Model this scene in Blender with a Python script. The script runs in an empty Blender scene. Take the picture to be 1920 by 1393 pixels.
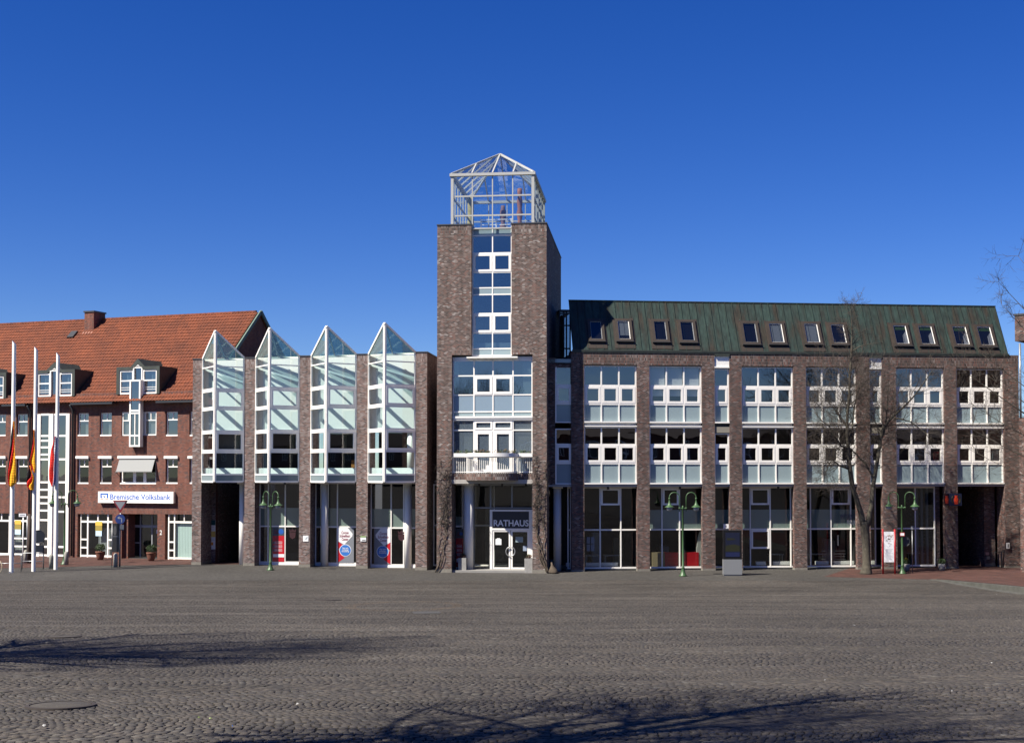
import bpy, math, random
import numpy as np
from mathutils import Vector, Matrix
R_ = math.radians
SC = bpy.context.scene
COL = SC.collection

# ---------------------------------------------------------------- camera, sky, sun
F = 2430.0; PITCH = R_(1.85); PX, PY = 960.0, 811.5
CAM = Vector((0, 0, 5.38))
cd = bpy.data.cameras.new("camera"); cam = bpy.data.objects.new("camera", cd); COL.objects.link(cam)
cd.sensor_width = 36; cd.lens = 36 * F / 1920; cd.clip_end = 3000; cd.shift_y = (PY - 696.5) / 1920
cam.location = CAM; cam.rotation_euler = (math.pi / 2 + PITCH, 0, 0)
SC.camera = cam
SUN_AZ, SUN_EL = R_(58.5), R_(48)          # light travels 58.5 deg right of the view axis
w = bpy.data.worlds.new("World"); SC.world = w; w.use_nodes = True
nt = w.node_tree; bgn = nt.nodes["Background"]
sky = nt.nodes.new("ShaderNodeTexSky"); sky.sky_type = 'NISHITA'; sky.sun_disc = False
sky.sun_elevation = SUN_EL
sky.sun_rotation = math.pi + SUN_AZ
sky.altitude = 1500; sky.air_density = 1.0; sky.dust_density = 0.0; sky.ozone_density = 6.0
hsv = nt.nodes.new("ShaderNodeHueSaturation"); hsv.inputs['Saturation'].default_value = 1.285
hsv.inputs['Hue'].default_value = 0.5215
gm = nt.nodes.new("ShaderNodeGamma"); gm.inputs[1].default_value = 1.0
nt.links.new(sky.outputs[0], hsv.inputs['Color']); nt.links.new(hsv.outputs[0], gm.inputs[0])
nt.links.new(gm.outputs[0], bgn.inputs[0]); bgn.inputs[1].default_value = 0.057
sd = bpy.data.lights.new("sun", 'SUN'); sd.energy = 5.0; sd.angle = R_(0.53); sd.color = (1, .93, .82)
sun = bpy.data.objects.new("sun", sd); COL.objects.link(sun)
sdir = Vector((math.sin(SUN_AZ) * math.cos(SUN_EL), math.cos(SUN_AZ) * math.cos(SUN_EL), -math.sin(SUN_EL)))
sun.rotation_euler = sdir.to_track_quat('-Z', 'Y').to_euler()
SC.view_settings.view_transform = 'Standard'; SC.view_settings.look = 'None'; SC.view_settings.exposure = 1.05
ALB = .72      # real surfaces here are a little darker than the first estimates
SC.cycles.max_bounces = 8; SC.cycles.transparent_max_bounces = 16

# ---------------------------------------------------------------- geometry helpers
def ray(x, y):
    a, b = (x - PX) / F, (PY - y) / F
    c, s = math.cos(PITCH), math.sin(PITCH)
    return Vector((a, c - b * s, s + b * c))
def g(y):                                   # the square falls gently towards the town hall
    if y < -6: y = -6
    z = 3.58 - .0617 * y
    k = 0.15
    return 0.5 * (z + math.sqrt(z * z + k * k)) if z < 3 else z
def ground(x, y):
    d = ray(x, y); t = 8.0
    for _ in range(40):
        h = g(CAM.y + t * d.y)
        t2 = (h - CAM.z) / d.z
        t = .5 * t + .5 * t2
    p = CAM + d * t
    return Vector((p.x, p.y, g(p.y)))
def at(x, y, Y):
    d = ray(x, y); return CAM + d * (Y / d.y)
class Frame:
    def __init__(s, ox, oy, yaw):
        s.o = Vector((ox, oy, 0)); s.yaw = R_(yaw)
        s.u = Vector((math.cos(s.yaw), math.sin(s.yaw), 0)); s.v = Vector((-math.sin(s.yaw), math.cos(s.yaw), 0))
    def hit(s, x, y, v=0):
        d = ray(x, y); t = (v - (CAM - s.o).dot(s.v)) / d.dot(s.v)
        p = CAM + d * t
        return (p - s.o).dot(s.u), p.z
    def loc(s, p):
        q = p - s.o; return Vector((q.dot(s.u), q.dot(s.v), p.z))
def tagit(o, label=None, cat=None, group=None, kind=None):
    if label: o['label'] = label
    if cat: o['category'] = cat
    if group: o['group'] = group
    if kind: o['kind'] = kind
    return o
def thing(name, label, cat, loc=(0, 0, 0), rz=0, group=None):
    o = bpy.data.objects.new(name, None); COL.objects.link(o)
    o.empty_display_size = .3
    o.location = loc; o.rotation_euler = (0, 0, rz)
    return tagit(o, label, cat, group)
class MB:
    def __init__(s): s.V = []; s.Fc = []; s.mi = []; s.M = None; s.sm = []; s.smooth = False
    def add(s, vs, fs, m=0):
        n = len(s.V)
        if s.M is not None: vs = [s.M @ Vector(v) for v in vs]
        s.V += [tuple(v) for v in vs]
        for f in fs:
            s.Fc.append(tuple(i + n for i in f)); s.mi.append(m); s.sm.append(s.smooth)
        return s
    def box(s, u0, u1, v0, v1, z0, z1, m=0):
        if u0 > u1: u0, u1 = u1, u0
        if v0 > v1: v0, v1 = v1, v0
        if z0 > z1: z0, z1 = z1, z0
        return s.add([(u0, v0, z0), (u1, v0, z0), (u1, v1, z0), (u0, v1, z0), (u0, v0, z1), (u1, v0, z1), (u1, v1, z1), (u0, v1, z1)],
              [(0, 1, 5, 4), (1, 2, 6, 5), (2, 3, 7, 6), (3, 0, 4, 7), (4, 5, 6, 7), (3, 2, 1, 0)], m)
    def poly(s, pts, m=0): return s.add(pts, [tuple(range(len(pts)))], m)
    def plate(s, pts, nrm, t, m=0):         # polygon thickened along nrm
        n = len(pts); q = [Vector(p) + Vector(nrm) * t for p in pts]
        return s.add([Vector(p) for p in pts] + q, [tuple(range(n - 1, -1, -1)), tuple(range(n, 2 * n))] +
              [(i, (i + 1) % n, n + (i + 1) % n, n + i) for i in range(n)], m)
    def bar(s, a, b, w_, h_=None, m=0, up=(0, 0, 1)):
        a, b = Vector(a), Vector(b); h_ = h_ or w_; d = (b - a)
        if d.length < 1e-6: return s
        d.normalize(); up = Vector(up)
        if abs(d.dot(up)) > .98: up = Vector((0, 1, 0))
        x = d.cross(up).normalized(); y = x.cross(d)
        vs = []
        for p in (a, b):
            for i, j in ((-1, -1), (1, -1), (1, 1), (-1, 1)): vs.append(p + x * (i * w_ / 2) + y * (j * h_ / 2))
        return s.add(vs, [(0, 1, 5, 4), (1, 2, 6, 5), (2, 3, 7, 6), (3, 0, 4, 7), (4, 5, 6, 7), (3, 2, 1, 0)], m)
    def tube(s, pts, rad, n=8, m=0, cap=True):
        pts = [Vector(p) for p in pts]; k = len(pts)
        if not hasattr(rad, '__len__'): rad = [rad] * k
        vs = []; x = None
        for i, p in enumerate(pts):
            d = (pts[min(i + 1, k - 1)] - pts[max(i - 1, 0)])
            d = d.normalized() if d.length > 1e-9 else Vector((0, 0, 1))
            if x is None:
                x = d.orthogonal().normalized()
            x = (x - d * x.dot(d));
            x = x.normalized() if x.length > 1e-6 else d.orthogonal().normalized()
            y = d.cross(x)
            for j in range(n):
                a = 2 * math.pi * j / n; vs.append(p + (x * math.cos(a) + y * math.sin(a)) * rad[i])
        fs = [(i * n + j, i * n + (j + 1) % n, (i + 1) * n + (j + 1) % n, (i + 1) * n + j) for i in range(k - 1) for j in range(n)]
        if cap: fs += [tuple(range(n - 1, -1, -1)), tuple(range((k - 1) * n, k * n))]
        sm = s.smooth; s.smooth = n > 4
        s.add(vs, fs, m); s.smooth = sm
        return s
    def lathe(s, prof, c=(0, 0, 0), n=20, m=0):
        c = Vector(c)
        vs = [c + Vector((r * math.cos(2 * math.pi * j / n), r * math.sin(2 * math.pi * j / n), z)) for r, z in prof for j in range(n)]
        k = len(prof)
        fs = [(i * n + j, i * n + (j + 1) % n, (i + 1) * n + (j + 1) % n, (i + 1) * n + j) for i in range(k - 1) for j in range(n)]
        fs += [tuple(range(n - 1, -1, -1)), tuple(range((k - 1) * n, k * n))]
        sm = s.smooth; s.smooth = True; s.add(vs, fs, m); s.smooth = sm
        return s
    def build(s, name, mats, parent=None, label=None, uv=True):
        me = bpy.data.meshes.new(name); me.from_pydata(s.V, [], s.Fc)
        if not isinstance(mats, (list, tuple)): mats = [mats]
        for m in mats: me.materials.append(m)
        me.polygons.foreach_set('material_index', s.mi)
        me.polygons.foreach_set('use_smooth', s.sm)
        if uv:
            L = me.uv_layers.new(name='UVMap'); dat = L.data; vv = me.vertices
            for p in me.polygons:
                nn = p.normal
                if abs(nn.z) > .995: t1, t2 = Vector((1, 0, 0)), Vector((0, 1, 0))
                else:
                    t1 = Vector((0, 0, 1)).cross(nn).normalized(); t2 = nn.cross(t1)
                    if t1.x < -1e-3 or (abs(t1.x) < 1e-3 and t1.y < 0): t1 = -t1
                for li in p.loop_indices:
                    c = vv[me.loops[li].vertex_index].co; dat[li].uv = (c.dot(t1), c.dot(t2))
        me.update()
        o = bpy.data.objects.new(name, me); COL.objects.link(o)
        if parent is not None: o.parent = parent
        if label: o['label'] = label
        return o
def wall(mb, u0, u1, z0, z1, ops, v=0.0, t=.25, m=0, mr=0):
    us = sorted(set([u0, u1] + [x for o in ops for x in o[:2] if u0 < x < u1]))
    zs = sorted(set([z0, z1] + [x for o in ops for x in o[2:] if z0 < x < z1]))
    for a, b in zip(us, us[1:]):
        for c, d in zip(zs, zs[1:]):
            mu, mz = (a + b) / 2, (c + d) / 2
            if any(o[0] < mu < o[1] and o[2] < mz < o[3] for o in ops): continue
            mb.poly([(a, v, c), (b, v, c), (b, v, d), (a, v, d)], m)
    for o in ops:
        a, b, c, d = max(o[0], u0), min(o[1], u1), max(o[2], z0), min(o[3], z1)
        for q in ([(a, v, c), (a, v + t, c), (a, v + t, d), (a, v, d)], [(b, v, d), (b, v + t, d), (b, v + t, c), (b, v, c)],
                  [(a, v, d), (a, v + t, d), (b, v + t, d), (b, v, d)], [(b, v, c), (b, v + t, c), (a, v + t, c), (a, v, c)]):
            mb.poly(q, mr)
def grid(mb, us, zs, v, bu=.06, bz=.06, d=.06, m=0):
    """bars at every u and z; horizontal bars butt between vertical ones and stand 3 mm back"""
    for u in us: mb.box(u - bu / 2, u + bu / 2, v - d / 2, v + d / 2, zs[0] - bz / 2, zs[-1] + bz / 2, m)
    for a, b in zip(us, us[1:]):
        for z in zs: mb.box(a + bu / 2, b - bu / 2, v - d / 2 + .003, v + d / 2 - .003, z - bz / 2, z + bz / 2, m)
def ring(mb, u0, u1, z0, z1, t, v0, v1, m=0):
    mb.box(u0, u0 + t, v0, v1, z0, z1, m); mb.box(u1 - t, u1, v0, v1, z0, z1, m)
    mb.box(u0 + t, u1 - t, v0, v1, z0, z0 + t, m); mb.box(u0 + t, u1 - t, v0, v1, z1 - t, z1, m)

# ---------------------------------------------------------------- materials
MATS = {}
def lnk(nt, a, b): nt.links.new(a, b)
def pm(name, col, rough=.6, metal=0, spec=.5, noise=0, nscale=3, bump=0, bscale=60, emit=0):
    if max(col) < .7: col = tuple(c * ALB for c in col)
    m = bpy.data.materials.new(name); m.use_nodes = True; nt = m.node_tree; b = nt.nodes['Principled BSDF']
    b.inputs['Base Color'].default_value = (*col, 1); b.inputs['Roughness'].default_value = rough
    b.inputs['Metallic'].default_value = metal; b.inputs['Specular IOR Level'].default_value = spec
    tc = nt.nodes.new('ShaderNodeTexCoord')
    if noise:
        n = nt.nodes.new('ShaderNodeTexNoise'); n.inputs['Scale'].default_value = nscale; n.inputs['Detail'].default_value = 6
        lnk(nt, tc.outputs['Object'], n.inputs['Vector'])
        r = nt.nodes.new('ShaderNodeMapRange'); r.inputs[1].default_value = .3; r.inputs[2].default_value = .7
        r.inputs[3].default_value = 1 - noise; r.inputs[4].default_value = 1 + noise * .5
        lnk(nt, n.outputs[0], r.inputs[0])
        mx = nt.nodes.new('ShaderNodeMix'); mx.data_type = 'RGBA'; mx.blend_type = 'MULTIPLY'; mx.inputs[0].default_value = 1
        mx.inputs[6].default_value = (*col, 1); lnk(nt, r.outputs[0], mx.inputs[7]); lnk(nt, mx.outputs[2], b.inputs['Base Color'])
    if bump:
        n2 = nt.nodes.new('ShaderNodeTexNoise'); n2.inputs['Scale'].default_value = bscale; n2.inputs['Detail'].default_value = 4
        lnk(nt, tc.outputs['Object'], n2.inputs['Vector'])
        bp = nt.nodes.new('ShaderNodeBump'); bp.inputs['Strength'].default_value = bump; bp.inputs['Distance'].default_value = .02
        lnk(nt, n2.outputs[0], bp.inputs['Height']); lnk(nt, bp.outputs[0], b.inputs['Normal'])
    if emit:
        b.inputs['Emission Color'].default_value = (*col, 1); b.inputs['Emission Strength'].default_value = emit
    MATS[name] = m; return m
def brickmat(name, cols, mortar, bw=.155, bh=.067, soldier=False, mort=.012, offset=.5, large=.12, var=None):
    m = bpy.data.materials.new(name); m.use_nodes = True; nt = m.node_tree; b = nt.nodes['Principled BSDF']
    N = nt.nodes.new
    tc = N('ShaderNodeTexCoord'); mp = N('ShaderNodeMapping')
    lnk(nt, tc.outputs['UV'], mp.inputs['Vector'])
    if soldier: mp.inputs['Rotation'].default_value = (0, 0, math.pi / 2)
    br = N('ShaderNodeTexBrick'); br.inputs['Scale'].default_value = 1
    br.inputs['Color1'].default_value = (0, 0, 0, 1); br.inputs['Color2'].default_value = (1, 1, 1, 1)
    br.inputs['Mortar'].default_value = (.5, .5, .5, 1); br.inputs['Mortar Size'].default_value = mort * .5
    br.inputs['Mortar Smooth'].default_value = .1; br.inputs['Brick Width'].default_value = bw; br.inputs['Row Height'].default_value = bh
    br.offset = offset
    lnk(nt, mp.outputs[0], br.inputs['Vector'])
    rp = N('ShaderNodeValToRGB'); rp.color_ramp.interpolation = 'CONSTANT'
    el = rp.color_ramp.elements
    for i, (p, c) in enumerate(cols):
        e = el[i] if i < 2 else el.new(p)
        e.position = p; e.color = (*[q * ALB for q in c], 1)
    lnk(nt, br.outputs['Color'], rp.inputs[0])
    mx = N('ShaderNodeMix'); mx.data_type = 'RGBA'; lnk(nt, br.outputs['Fac'], mx.inputs[0]); lnk(nt, rp.outputs[0], mx.inputs[6]); mx.inputs[7].default_value = (*[q * ALB for q in mortar], 1)
    n = N('ShaderNodeTexNoise'); n.inputs['Scale'].default_value = .7; n.inputs['Detail'].default_value = 8; lnk(nt, tc.outputs['Object'], n.inputs['Vector'])
    r = N('ShaderNodeMapRange'); r.inputs[1].default_value = .3; r.inputs[2].default_value = .7; r.inputs[3].default_value = 1 - large; r.inputs[4].default_value = 1 + large
    lnk(nt, n.outputs[0], r.inputs[0])
    m2 = N('ShaderNodeMix'); m2.data_type = 'RGBA'; m2.blend_type = 'MULTIPLY'; m2.inputs[0].default_value = 1
    mp2 = N('ShaderNodeMapping'); mp2.inputs['Scale'].default_value = (2.6, .22, 1); lnk(nt, tc.outputs['UV'], mp2.inputs[0])
    n5 = N('ShaderNodeTexNoise'); n5.inputs['Scale'].default_value = 1; n5.inputs['Detail'].default_value = 5; lnk(nt, mp2.outputs[0], n5.inputs[0])
    r5 = N('ShaderNodeMapRange'); r5.inputs[1].default_value = .35; r5.inputs[2].default_value = .68; r5.inputs[3].default_value = 1.12; r5.inputs[4].default_value = .78; lnk(nt, n5.outputs[0], r5.inputs[0])
    mu = N('ShaderNodeMath'); mu.operation = 'MULTIPLY'; lnk(nt, r.outputs[0], mu.inputs[0]); lnk(nt, r5.outputs[0], mu.inputs[1]); r = mu
    lnk(nt, mx.outputs[2], m2.inputs[6]); lnk(nt, r.outputs[0], m2.inputs[7]); lnk(nt, m2.outputs[2], b.inputs['Base Color'])
    n3 = N('ShaderNodeTexNoise'); n3.inputs['Scale'].default_value = 40; lnk(nt, tc.outputs['Object'], n3.inputs['Vector'])
    ma = N('ShaderNodeMath'); ma.operation = 'MULTIPLY_ADD'; lnk(nt, br.outputs['Fac'], ma.inputs[0]); ma.inputs[1].default_value = -1
    lnk(nt, n3.outputs[0], ma.inputs[2])
    bp = N('ShaderNodeBump'); bp.inputs['Strength'].default_value = .6; bp.inputs['Distance'].default_value = .012
    lnk(nt, ma.outputs[0], bp.inputs['Height']); lnk(nt, bp.outputs[0], b.inputs['Normal'])
    b.inputs['Roughness'].default_value = .85; b.inputs['Specular IOR Level'].default_value = .3
    MATS[name] = m; return m
def glassmat(name, tint, refl, rough=.0, wavy=.0, body=None, bodyfac=0, rcol=(1, 1, 1)):
    m = bpy.data.materials.new(name); m.use_nodes = True; nt = m.node_tree; nt.nodes.clear(); N = nt.nodes.new
    out = N('ShaderNodeOutputMaterial'); tr = N('ShaderNodeBsdfTransparent'); tr.inputs[0].default_value = (*tint, 1)
    gl = N('ShaderNodeBsdfGlossy'); gl.inputs['Roughness'].default_value = rough; gl.inputs[0].default_value = (*rcol, 1)
    ge = N('ShaderNodeNewGeometry'); dt = N('ShaderNodeVectorMath'); dt.operation = 'DOT_PRODUCT'; lnk(nt, ge.outputs['Incoming'], dt.inputs[0]); lnk(nt, ge.outputs['Normal'], dt.inputs[1])
    ab = N('ShaderNodeMath'); ab.operation = 'ABSOLUTE'; lnk(nt, dt.outputs['Value'], ab.inputs[0])
    sb_ = N('ShaderNodeMath'); sb_.operation = 'SUBTRACT'; sb_.use_clamp = True; sb_.inputs[0].default_value = 1; lnk(nt, ab.outputs[0], sb_.inputs[1])
    pw = N('ShaderNodeMath'); pw.operation = 'POWER'; lnk(nt, sb_.outputs[0], pw.inputs[0]); pw.inputs[1].default_value = 5
    ad = N('ShaderNodeMath'); ad.operation = 'ADD'; ad.use_clamp = True; lnk(nt, pw.outputs[0], ad.inputs[0]); ad.inputs[1].default_value = refl + .06
    mx = N('ShaderNodeMixShader'); lnk(nt, ad.outputs[0], mx.inputs[0])
    base = tr.outputs[0]
    if body:
        df = N('ShaderNodeBsdfDiffuse'); df.inputs[0].default_value = (*body, 1)
        m1 = N('ShaderNodeMixShader'); m1.inputs[0].default_value = bodyfac; lnk(nt, tr.outputs[0], m1.inputs[1]); lnk(nt, df.outputs[0], m1.inputs[2]); base = m1.outputs[0]
    lnk(nt, base, mx.inputs[1]); lnk(nt, gl.outputs[0], mx.inputs[2]); lnk(nt, mx.outputs[0], out.inputs[0])
    if wavy:
        tc = N('ShaderNodeTexCoord'); n = N('ShaderNodeTexNoise'); n.inputs['Scale'].default_value = .9; n.inputs['Detail'].default_value = 1
        lnk(nt, tc.outputs['Object'], n.inputs['Vector'])
        bp = N('ShaderNodeBump'); bp.inputs['Strength'].default_value = wavy; bp.inputs['Distance'].default_value = .01; lnk(nt, n.outputs[0], bp.inputs['Height'])
        lnk(nt, bp.outputs[0], gl.inputs['Normal'])
    MATS[name] = m; return m

clinker = [(0, (.11, .064, .054)), (.16, (.18, .105, .085)), (.34, (.085, .055, .05)), (.46, (.23, .165, .145)), (.60, (.20, .092, .07)), (.72, (.145, .105, .095)), (.86, (.30, .24, .215)), (.94, (.42, .37, .34)), (.965, (.05, .038, .038))]
BR = brickmat('clinker', clinker, (.27, .24, .215), mort=.013)
BRS = brickmat('clinker_soldier', clinker, (.27, .24, .215), mort=.013, soldier=True, offset=0)
clinkerR = [(0, (.085, .045, .038)), (.2, (.155, .078, .062)), (.4, (.055, .038, .038)), (.55, (.20, .13, .112)), (.7, (.175, .064, .046)), (.82, (.11, .078, .073)), (.92, (.27, .21, .19))]
BR2 = brickmat('clinker_brown', clinkerR, (.235, .205, .185), mort=.013)
BR2S = brickmat('clinker_brown_soldier', clinkerR, (.235, .205, .185), mort=.013, soldier=True, offset=0)
redb = [(0, (.19, .064, .043)), (.25, (.23, .082, .055)), (.5, (.165, .058, .042)), (.7, (.21, .094, .07)), (.85, (.12, .06, .052)), (.94, (.085, .052, .052))]
BRED = brickmat('red_brick', redb, (.24, .16, .13), mort=.011)
BREDS = brickmat('red_brick_soldier', redb, (.24, .16, .13), mort=.011, soldier=True, offset=0)
PAVE = brickmat('red_pavers', [(0, (.10, .042, .032)), (.3, (.12, .052, .04)), (.6, (.09, .04, .032)), (.85, (.075, .04, .033))], (.07, .05, .04), bw=.2, bh=.1, mort=.008, large=.2)
WHITE = pm('white_frame', (.84, .81, .75), .35, noise=.05, nscale=2)
WHITE2 = pm('white_paint', (.81, .79, .74), .55, noise=.06, nscale=1.5)
OFFW = pm('soffit_render', (.50, .47, .43), .9, noise=.08, nscale=1)
GREYF = pm('grey_frame', (.33, .35, .36), .4)
DARKM = pm('dark_metal', (.035, .037, .04), .45)
CAPM = pm('zinc_cap', (.085, .085, .09), .45, metal=.3, noise=.15)
STONE = pm('plinth_stone', (.26, .24, .20), .9, noise=.2, nscale=6, bump=.3)
SPAN = pm('spandrel_glass', (.335, .43, .455), .12, spec=.45)
SPAN2 = pm('spandrel_grey', (.25, .32, .34), .15, spec=.45)
COPPERD = pm('dark_copper', (.045, .055, .045), .6, noise=.3, nscale=3)
COPBR = pm('brown_copper', (.045, .032, .022), .6, noise=.25, nscale=4)
INT = pm('interior_wall', (.22, .22, .21), .9)
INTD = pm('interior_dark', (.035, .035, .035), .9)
INTW = pm('interior_white', (.78, .83, .80), .9)
BLIND = pm('blind', (.62, .66, .66), .8)
CURT = pm('curtain', (.62, .62, .56), .9)
GLU = glassmat('glass_office', (.40, .44, .46), .13, wavy=.5)
GLF = glassmat('glass_clear', (.80, .90, .90), .03, wavy=.1)
GLL = glassmat('glass_lantern', (.82, .88, .90), .07, wavy=.3)
GLG = glassmat('glass_ground', (.74, .78, .77), .0, wavy=.15)
GLT = glassmat('glass_tower', (.30, .38, .42), .16, wavy=.3)
FROST = glassmat('glass_frosted', (.35, .4, .4), .0, body=(.36, .44, .40), bodyfac=.75)
GLR = glassmat('glass_gable', (.42, .60, .60), .05, body=(.22, .36, .36), bodyfac=.30)
GLB = glassmat('glass_blind', (.80, .84, .85), .07, wavy=.2)
GLD = glassmat('glass_door', (.40, .44, .46), .08, body=(.22, .29, .36), bodyfac=.35, wavy=.2)  # blue-grey body colour stands in for reflected sky
PANEL = pm('blue_panel', (.30, .40, .49), .15)
GREENP = pm('lamp_green', (.062, .135, .05), .45, noise=.1)
GREEND = pm('lamp_green_dark', (.035, .10, .065), .45)
OPAL = pm('opal_glass', (.40, .41, .42), .15)
STEEL = pm('galvanised', (.42, .43, .44), .4, metal=.6, noise=.1)
CONC = pm('concrete', (.36, .35, .33), .85, noise=.15, nscale=8, bump=.2)
REDP = pm('red_paint', (.50, .02, .03), .4)
POSR = pm('poster_red', (.62, .015, .025), .35)
POSB = pm('poster_blue', (.03, .14, .55), .35)
POSG = pm('poster_grey', (.26, .28, .31), .4)
POSD = pm('poster_darkgrey', (.08, .10, .12), .4)
POSW = pm('poster_white', (.78, .78, .78), .4)
INK = pm('ink_red', (.30, .02, .04), .5)
INKD = pm('ink_dark', (.03, .03, .035), .5)
NAVY = pm('navy', (.02, .03, .07), .5)
LEAF = pm('leaf_green', (.07, .12, .03), .6, noise=.4, nscale=8)
BARK = pm('bark', (.095, .083, .060), .95, noise=.45, nscale=5, bump=.6, bscale=25)
TWIG = pm('twig', (.06, .048, .038), .95)
VINE = pm('vine', (.13, .10, .07), .95, noise=.3)
TERRA = pm('terracotta', (.22, .085, .05), .8, noise=.2)
ASPH = pm('asphalt_slab', (.16, .155, .15), .9, noise=.1)
SLAB = pm('entrance_slab', (.33, .32, .30), .9, noise=.1)

# copper roof: green patina with brown streaks running down the slope
def coppermat():
    m = bpy.data.materials.new('patina_copper'); m.use_nodes = True; nt = m.node_tree; b = nt.nodes['Principled BSDF']; N = nt.nodes.new
    tc = N('ShaderNodeTexCoord')
    def nz(sx, sy, sc, det=6):
        mp = N('ShaderNodeMapping'); mp.inputs['Scale'].default_value = (sx, sy, 1); lnk(nt, tc.outputs['UV'], mp.inputs[0])
        n = N('ShaderNodeTexNoise'); n.inputs['Scale'].default_value = sc; n.inputs['Detail'].default_value = det; lnk(nt, mp.outputs[0], n.inputs[0]); return n
    a = nz(2.2, .35, 1.0); c = nz(6, 1.2, 1.5); d = nz(14, 5, 1.0)
    r1 = N('ShaderNodeValToRGB'); e = r1.color_ramp.elements
    e[0].position = .36; e[0].color = (.028, .024, .017, 1); e[1].position = .60; e[1].color = (.023, .041, .034, 1)
    e2 = e.new(.46); e2.color = (.019, .028, .023, 1)
    lnk(nt, a.outputs[0], r1.inputs[0])
    mx = N('ShaderNodeMix'); mx.data_type = 'RGBA'; mx.blend_type = 'MULTIPLY'; mx.inputs[0].default_value = 1
    r2 = N('ShaderNodeMapRange'); r2.inputs[1].default_value = .3; r2.inputs[2].default_value = .7; r2.inputs[3].default_value = .65; r2.inputs[4].default_value = 1.35
    lnk(nt, c.outputs[0], r2.inputs[0]); lnk(nt, r1.outputs[0], mx.inputs[6]); lnk(nt, r2.outputs[0], mx.inputs[7])
    r3 = N('ShaderNodeMapRange'); r3.inputs[1].default_value = .66; r3.inputs[2].default_value = .76; r3.inputs[3].default_value = 0; r3.inputs[4].default_value = .8
    lnk(nt, d.outputs[0], r3.inputs[0])
    m3 = N('ShaderNodeMix'); m3.data_type = 'RGBA'; lnk(nt, r3.outputs[0], m3.inputs[0]); lnk(nt, mx.outputs[2], m3.inputs[6]); m3.inputs[7].default_value = (.07, .12, .10, 1)
    lnk(nt, m3.outputs[2], b.inputs['Base Color']); b.inputs['Roughness'].default_value = .6; b.inputs['Specular IOR Level'].default_value = .3
    return m
COP = coppermat()

def tilemat():
    m = bpy.data.materials.new('clay_tiles'); m.use_nodes = True; nt = m.node_tree; b = nt.nodes['Principled BSDF']; N = nt.nodes.new
    tc = N('ShaderNodeTexCoord')
    br = N('ShaderNodeTexBrick'); br.offset = 0; br.inputs['Scale'].default_value = 1; br.inputs['Brick Width'].default_value = .24; br.inputs['Row Height'].default_value = .34
    br.inputs['Mortar Size'].default_value = 0; br.inputs['Color1'].default_value = (0, 0, 0, 1); br.inputs['Color2'].default_value = (1, 1, 1, 1)
    lnk(nt, tc.outputs['UV'], br.inputs[0])
    rp = N('ShaderNodeValToRGB'); e = rp.color_ramp.elements
    e[0].color = (.110, .027, .010, 1); e[1].color = (.215, .054, .017, 1)
    lnk(nt, br.outputs['Color'], rp.inputs[0])
    n = N('ShaderNodeTexNoise'); n.inputs['Scale'].default_value = .5; n.inputs['Detail'].default_value = 9; lnk(nt, tc.outputs['Object'], n.inputs[0])
    r = N('ShaderNodeMapRange'); r.inputs[1].default_value = .3; r.inputs[2].default_value = .7; r.inputs[3].default_value = .72; r.inputs[4].default_value = 1.15; lnk(nt, n.outputs[0], r.inputs[0])
    mx = N('ShaderNodeMix'); mx.data_type = 'RGBA'; mx.blend_type = 'MULTIPLY'; mx.inputs[0].default_value = 1; lnk(nt, rp.outputs[0], mx.inputs[6]); lnk(nt, r.outputs[0], mx.inputs[7])
    lnk(nt, mx.outputs[2], b.inputs['Base Color']); b.inputs['Roughness'].default_value = .8
    return m
TILE = tilemat()

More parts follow.
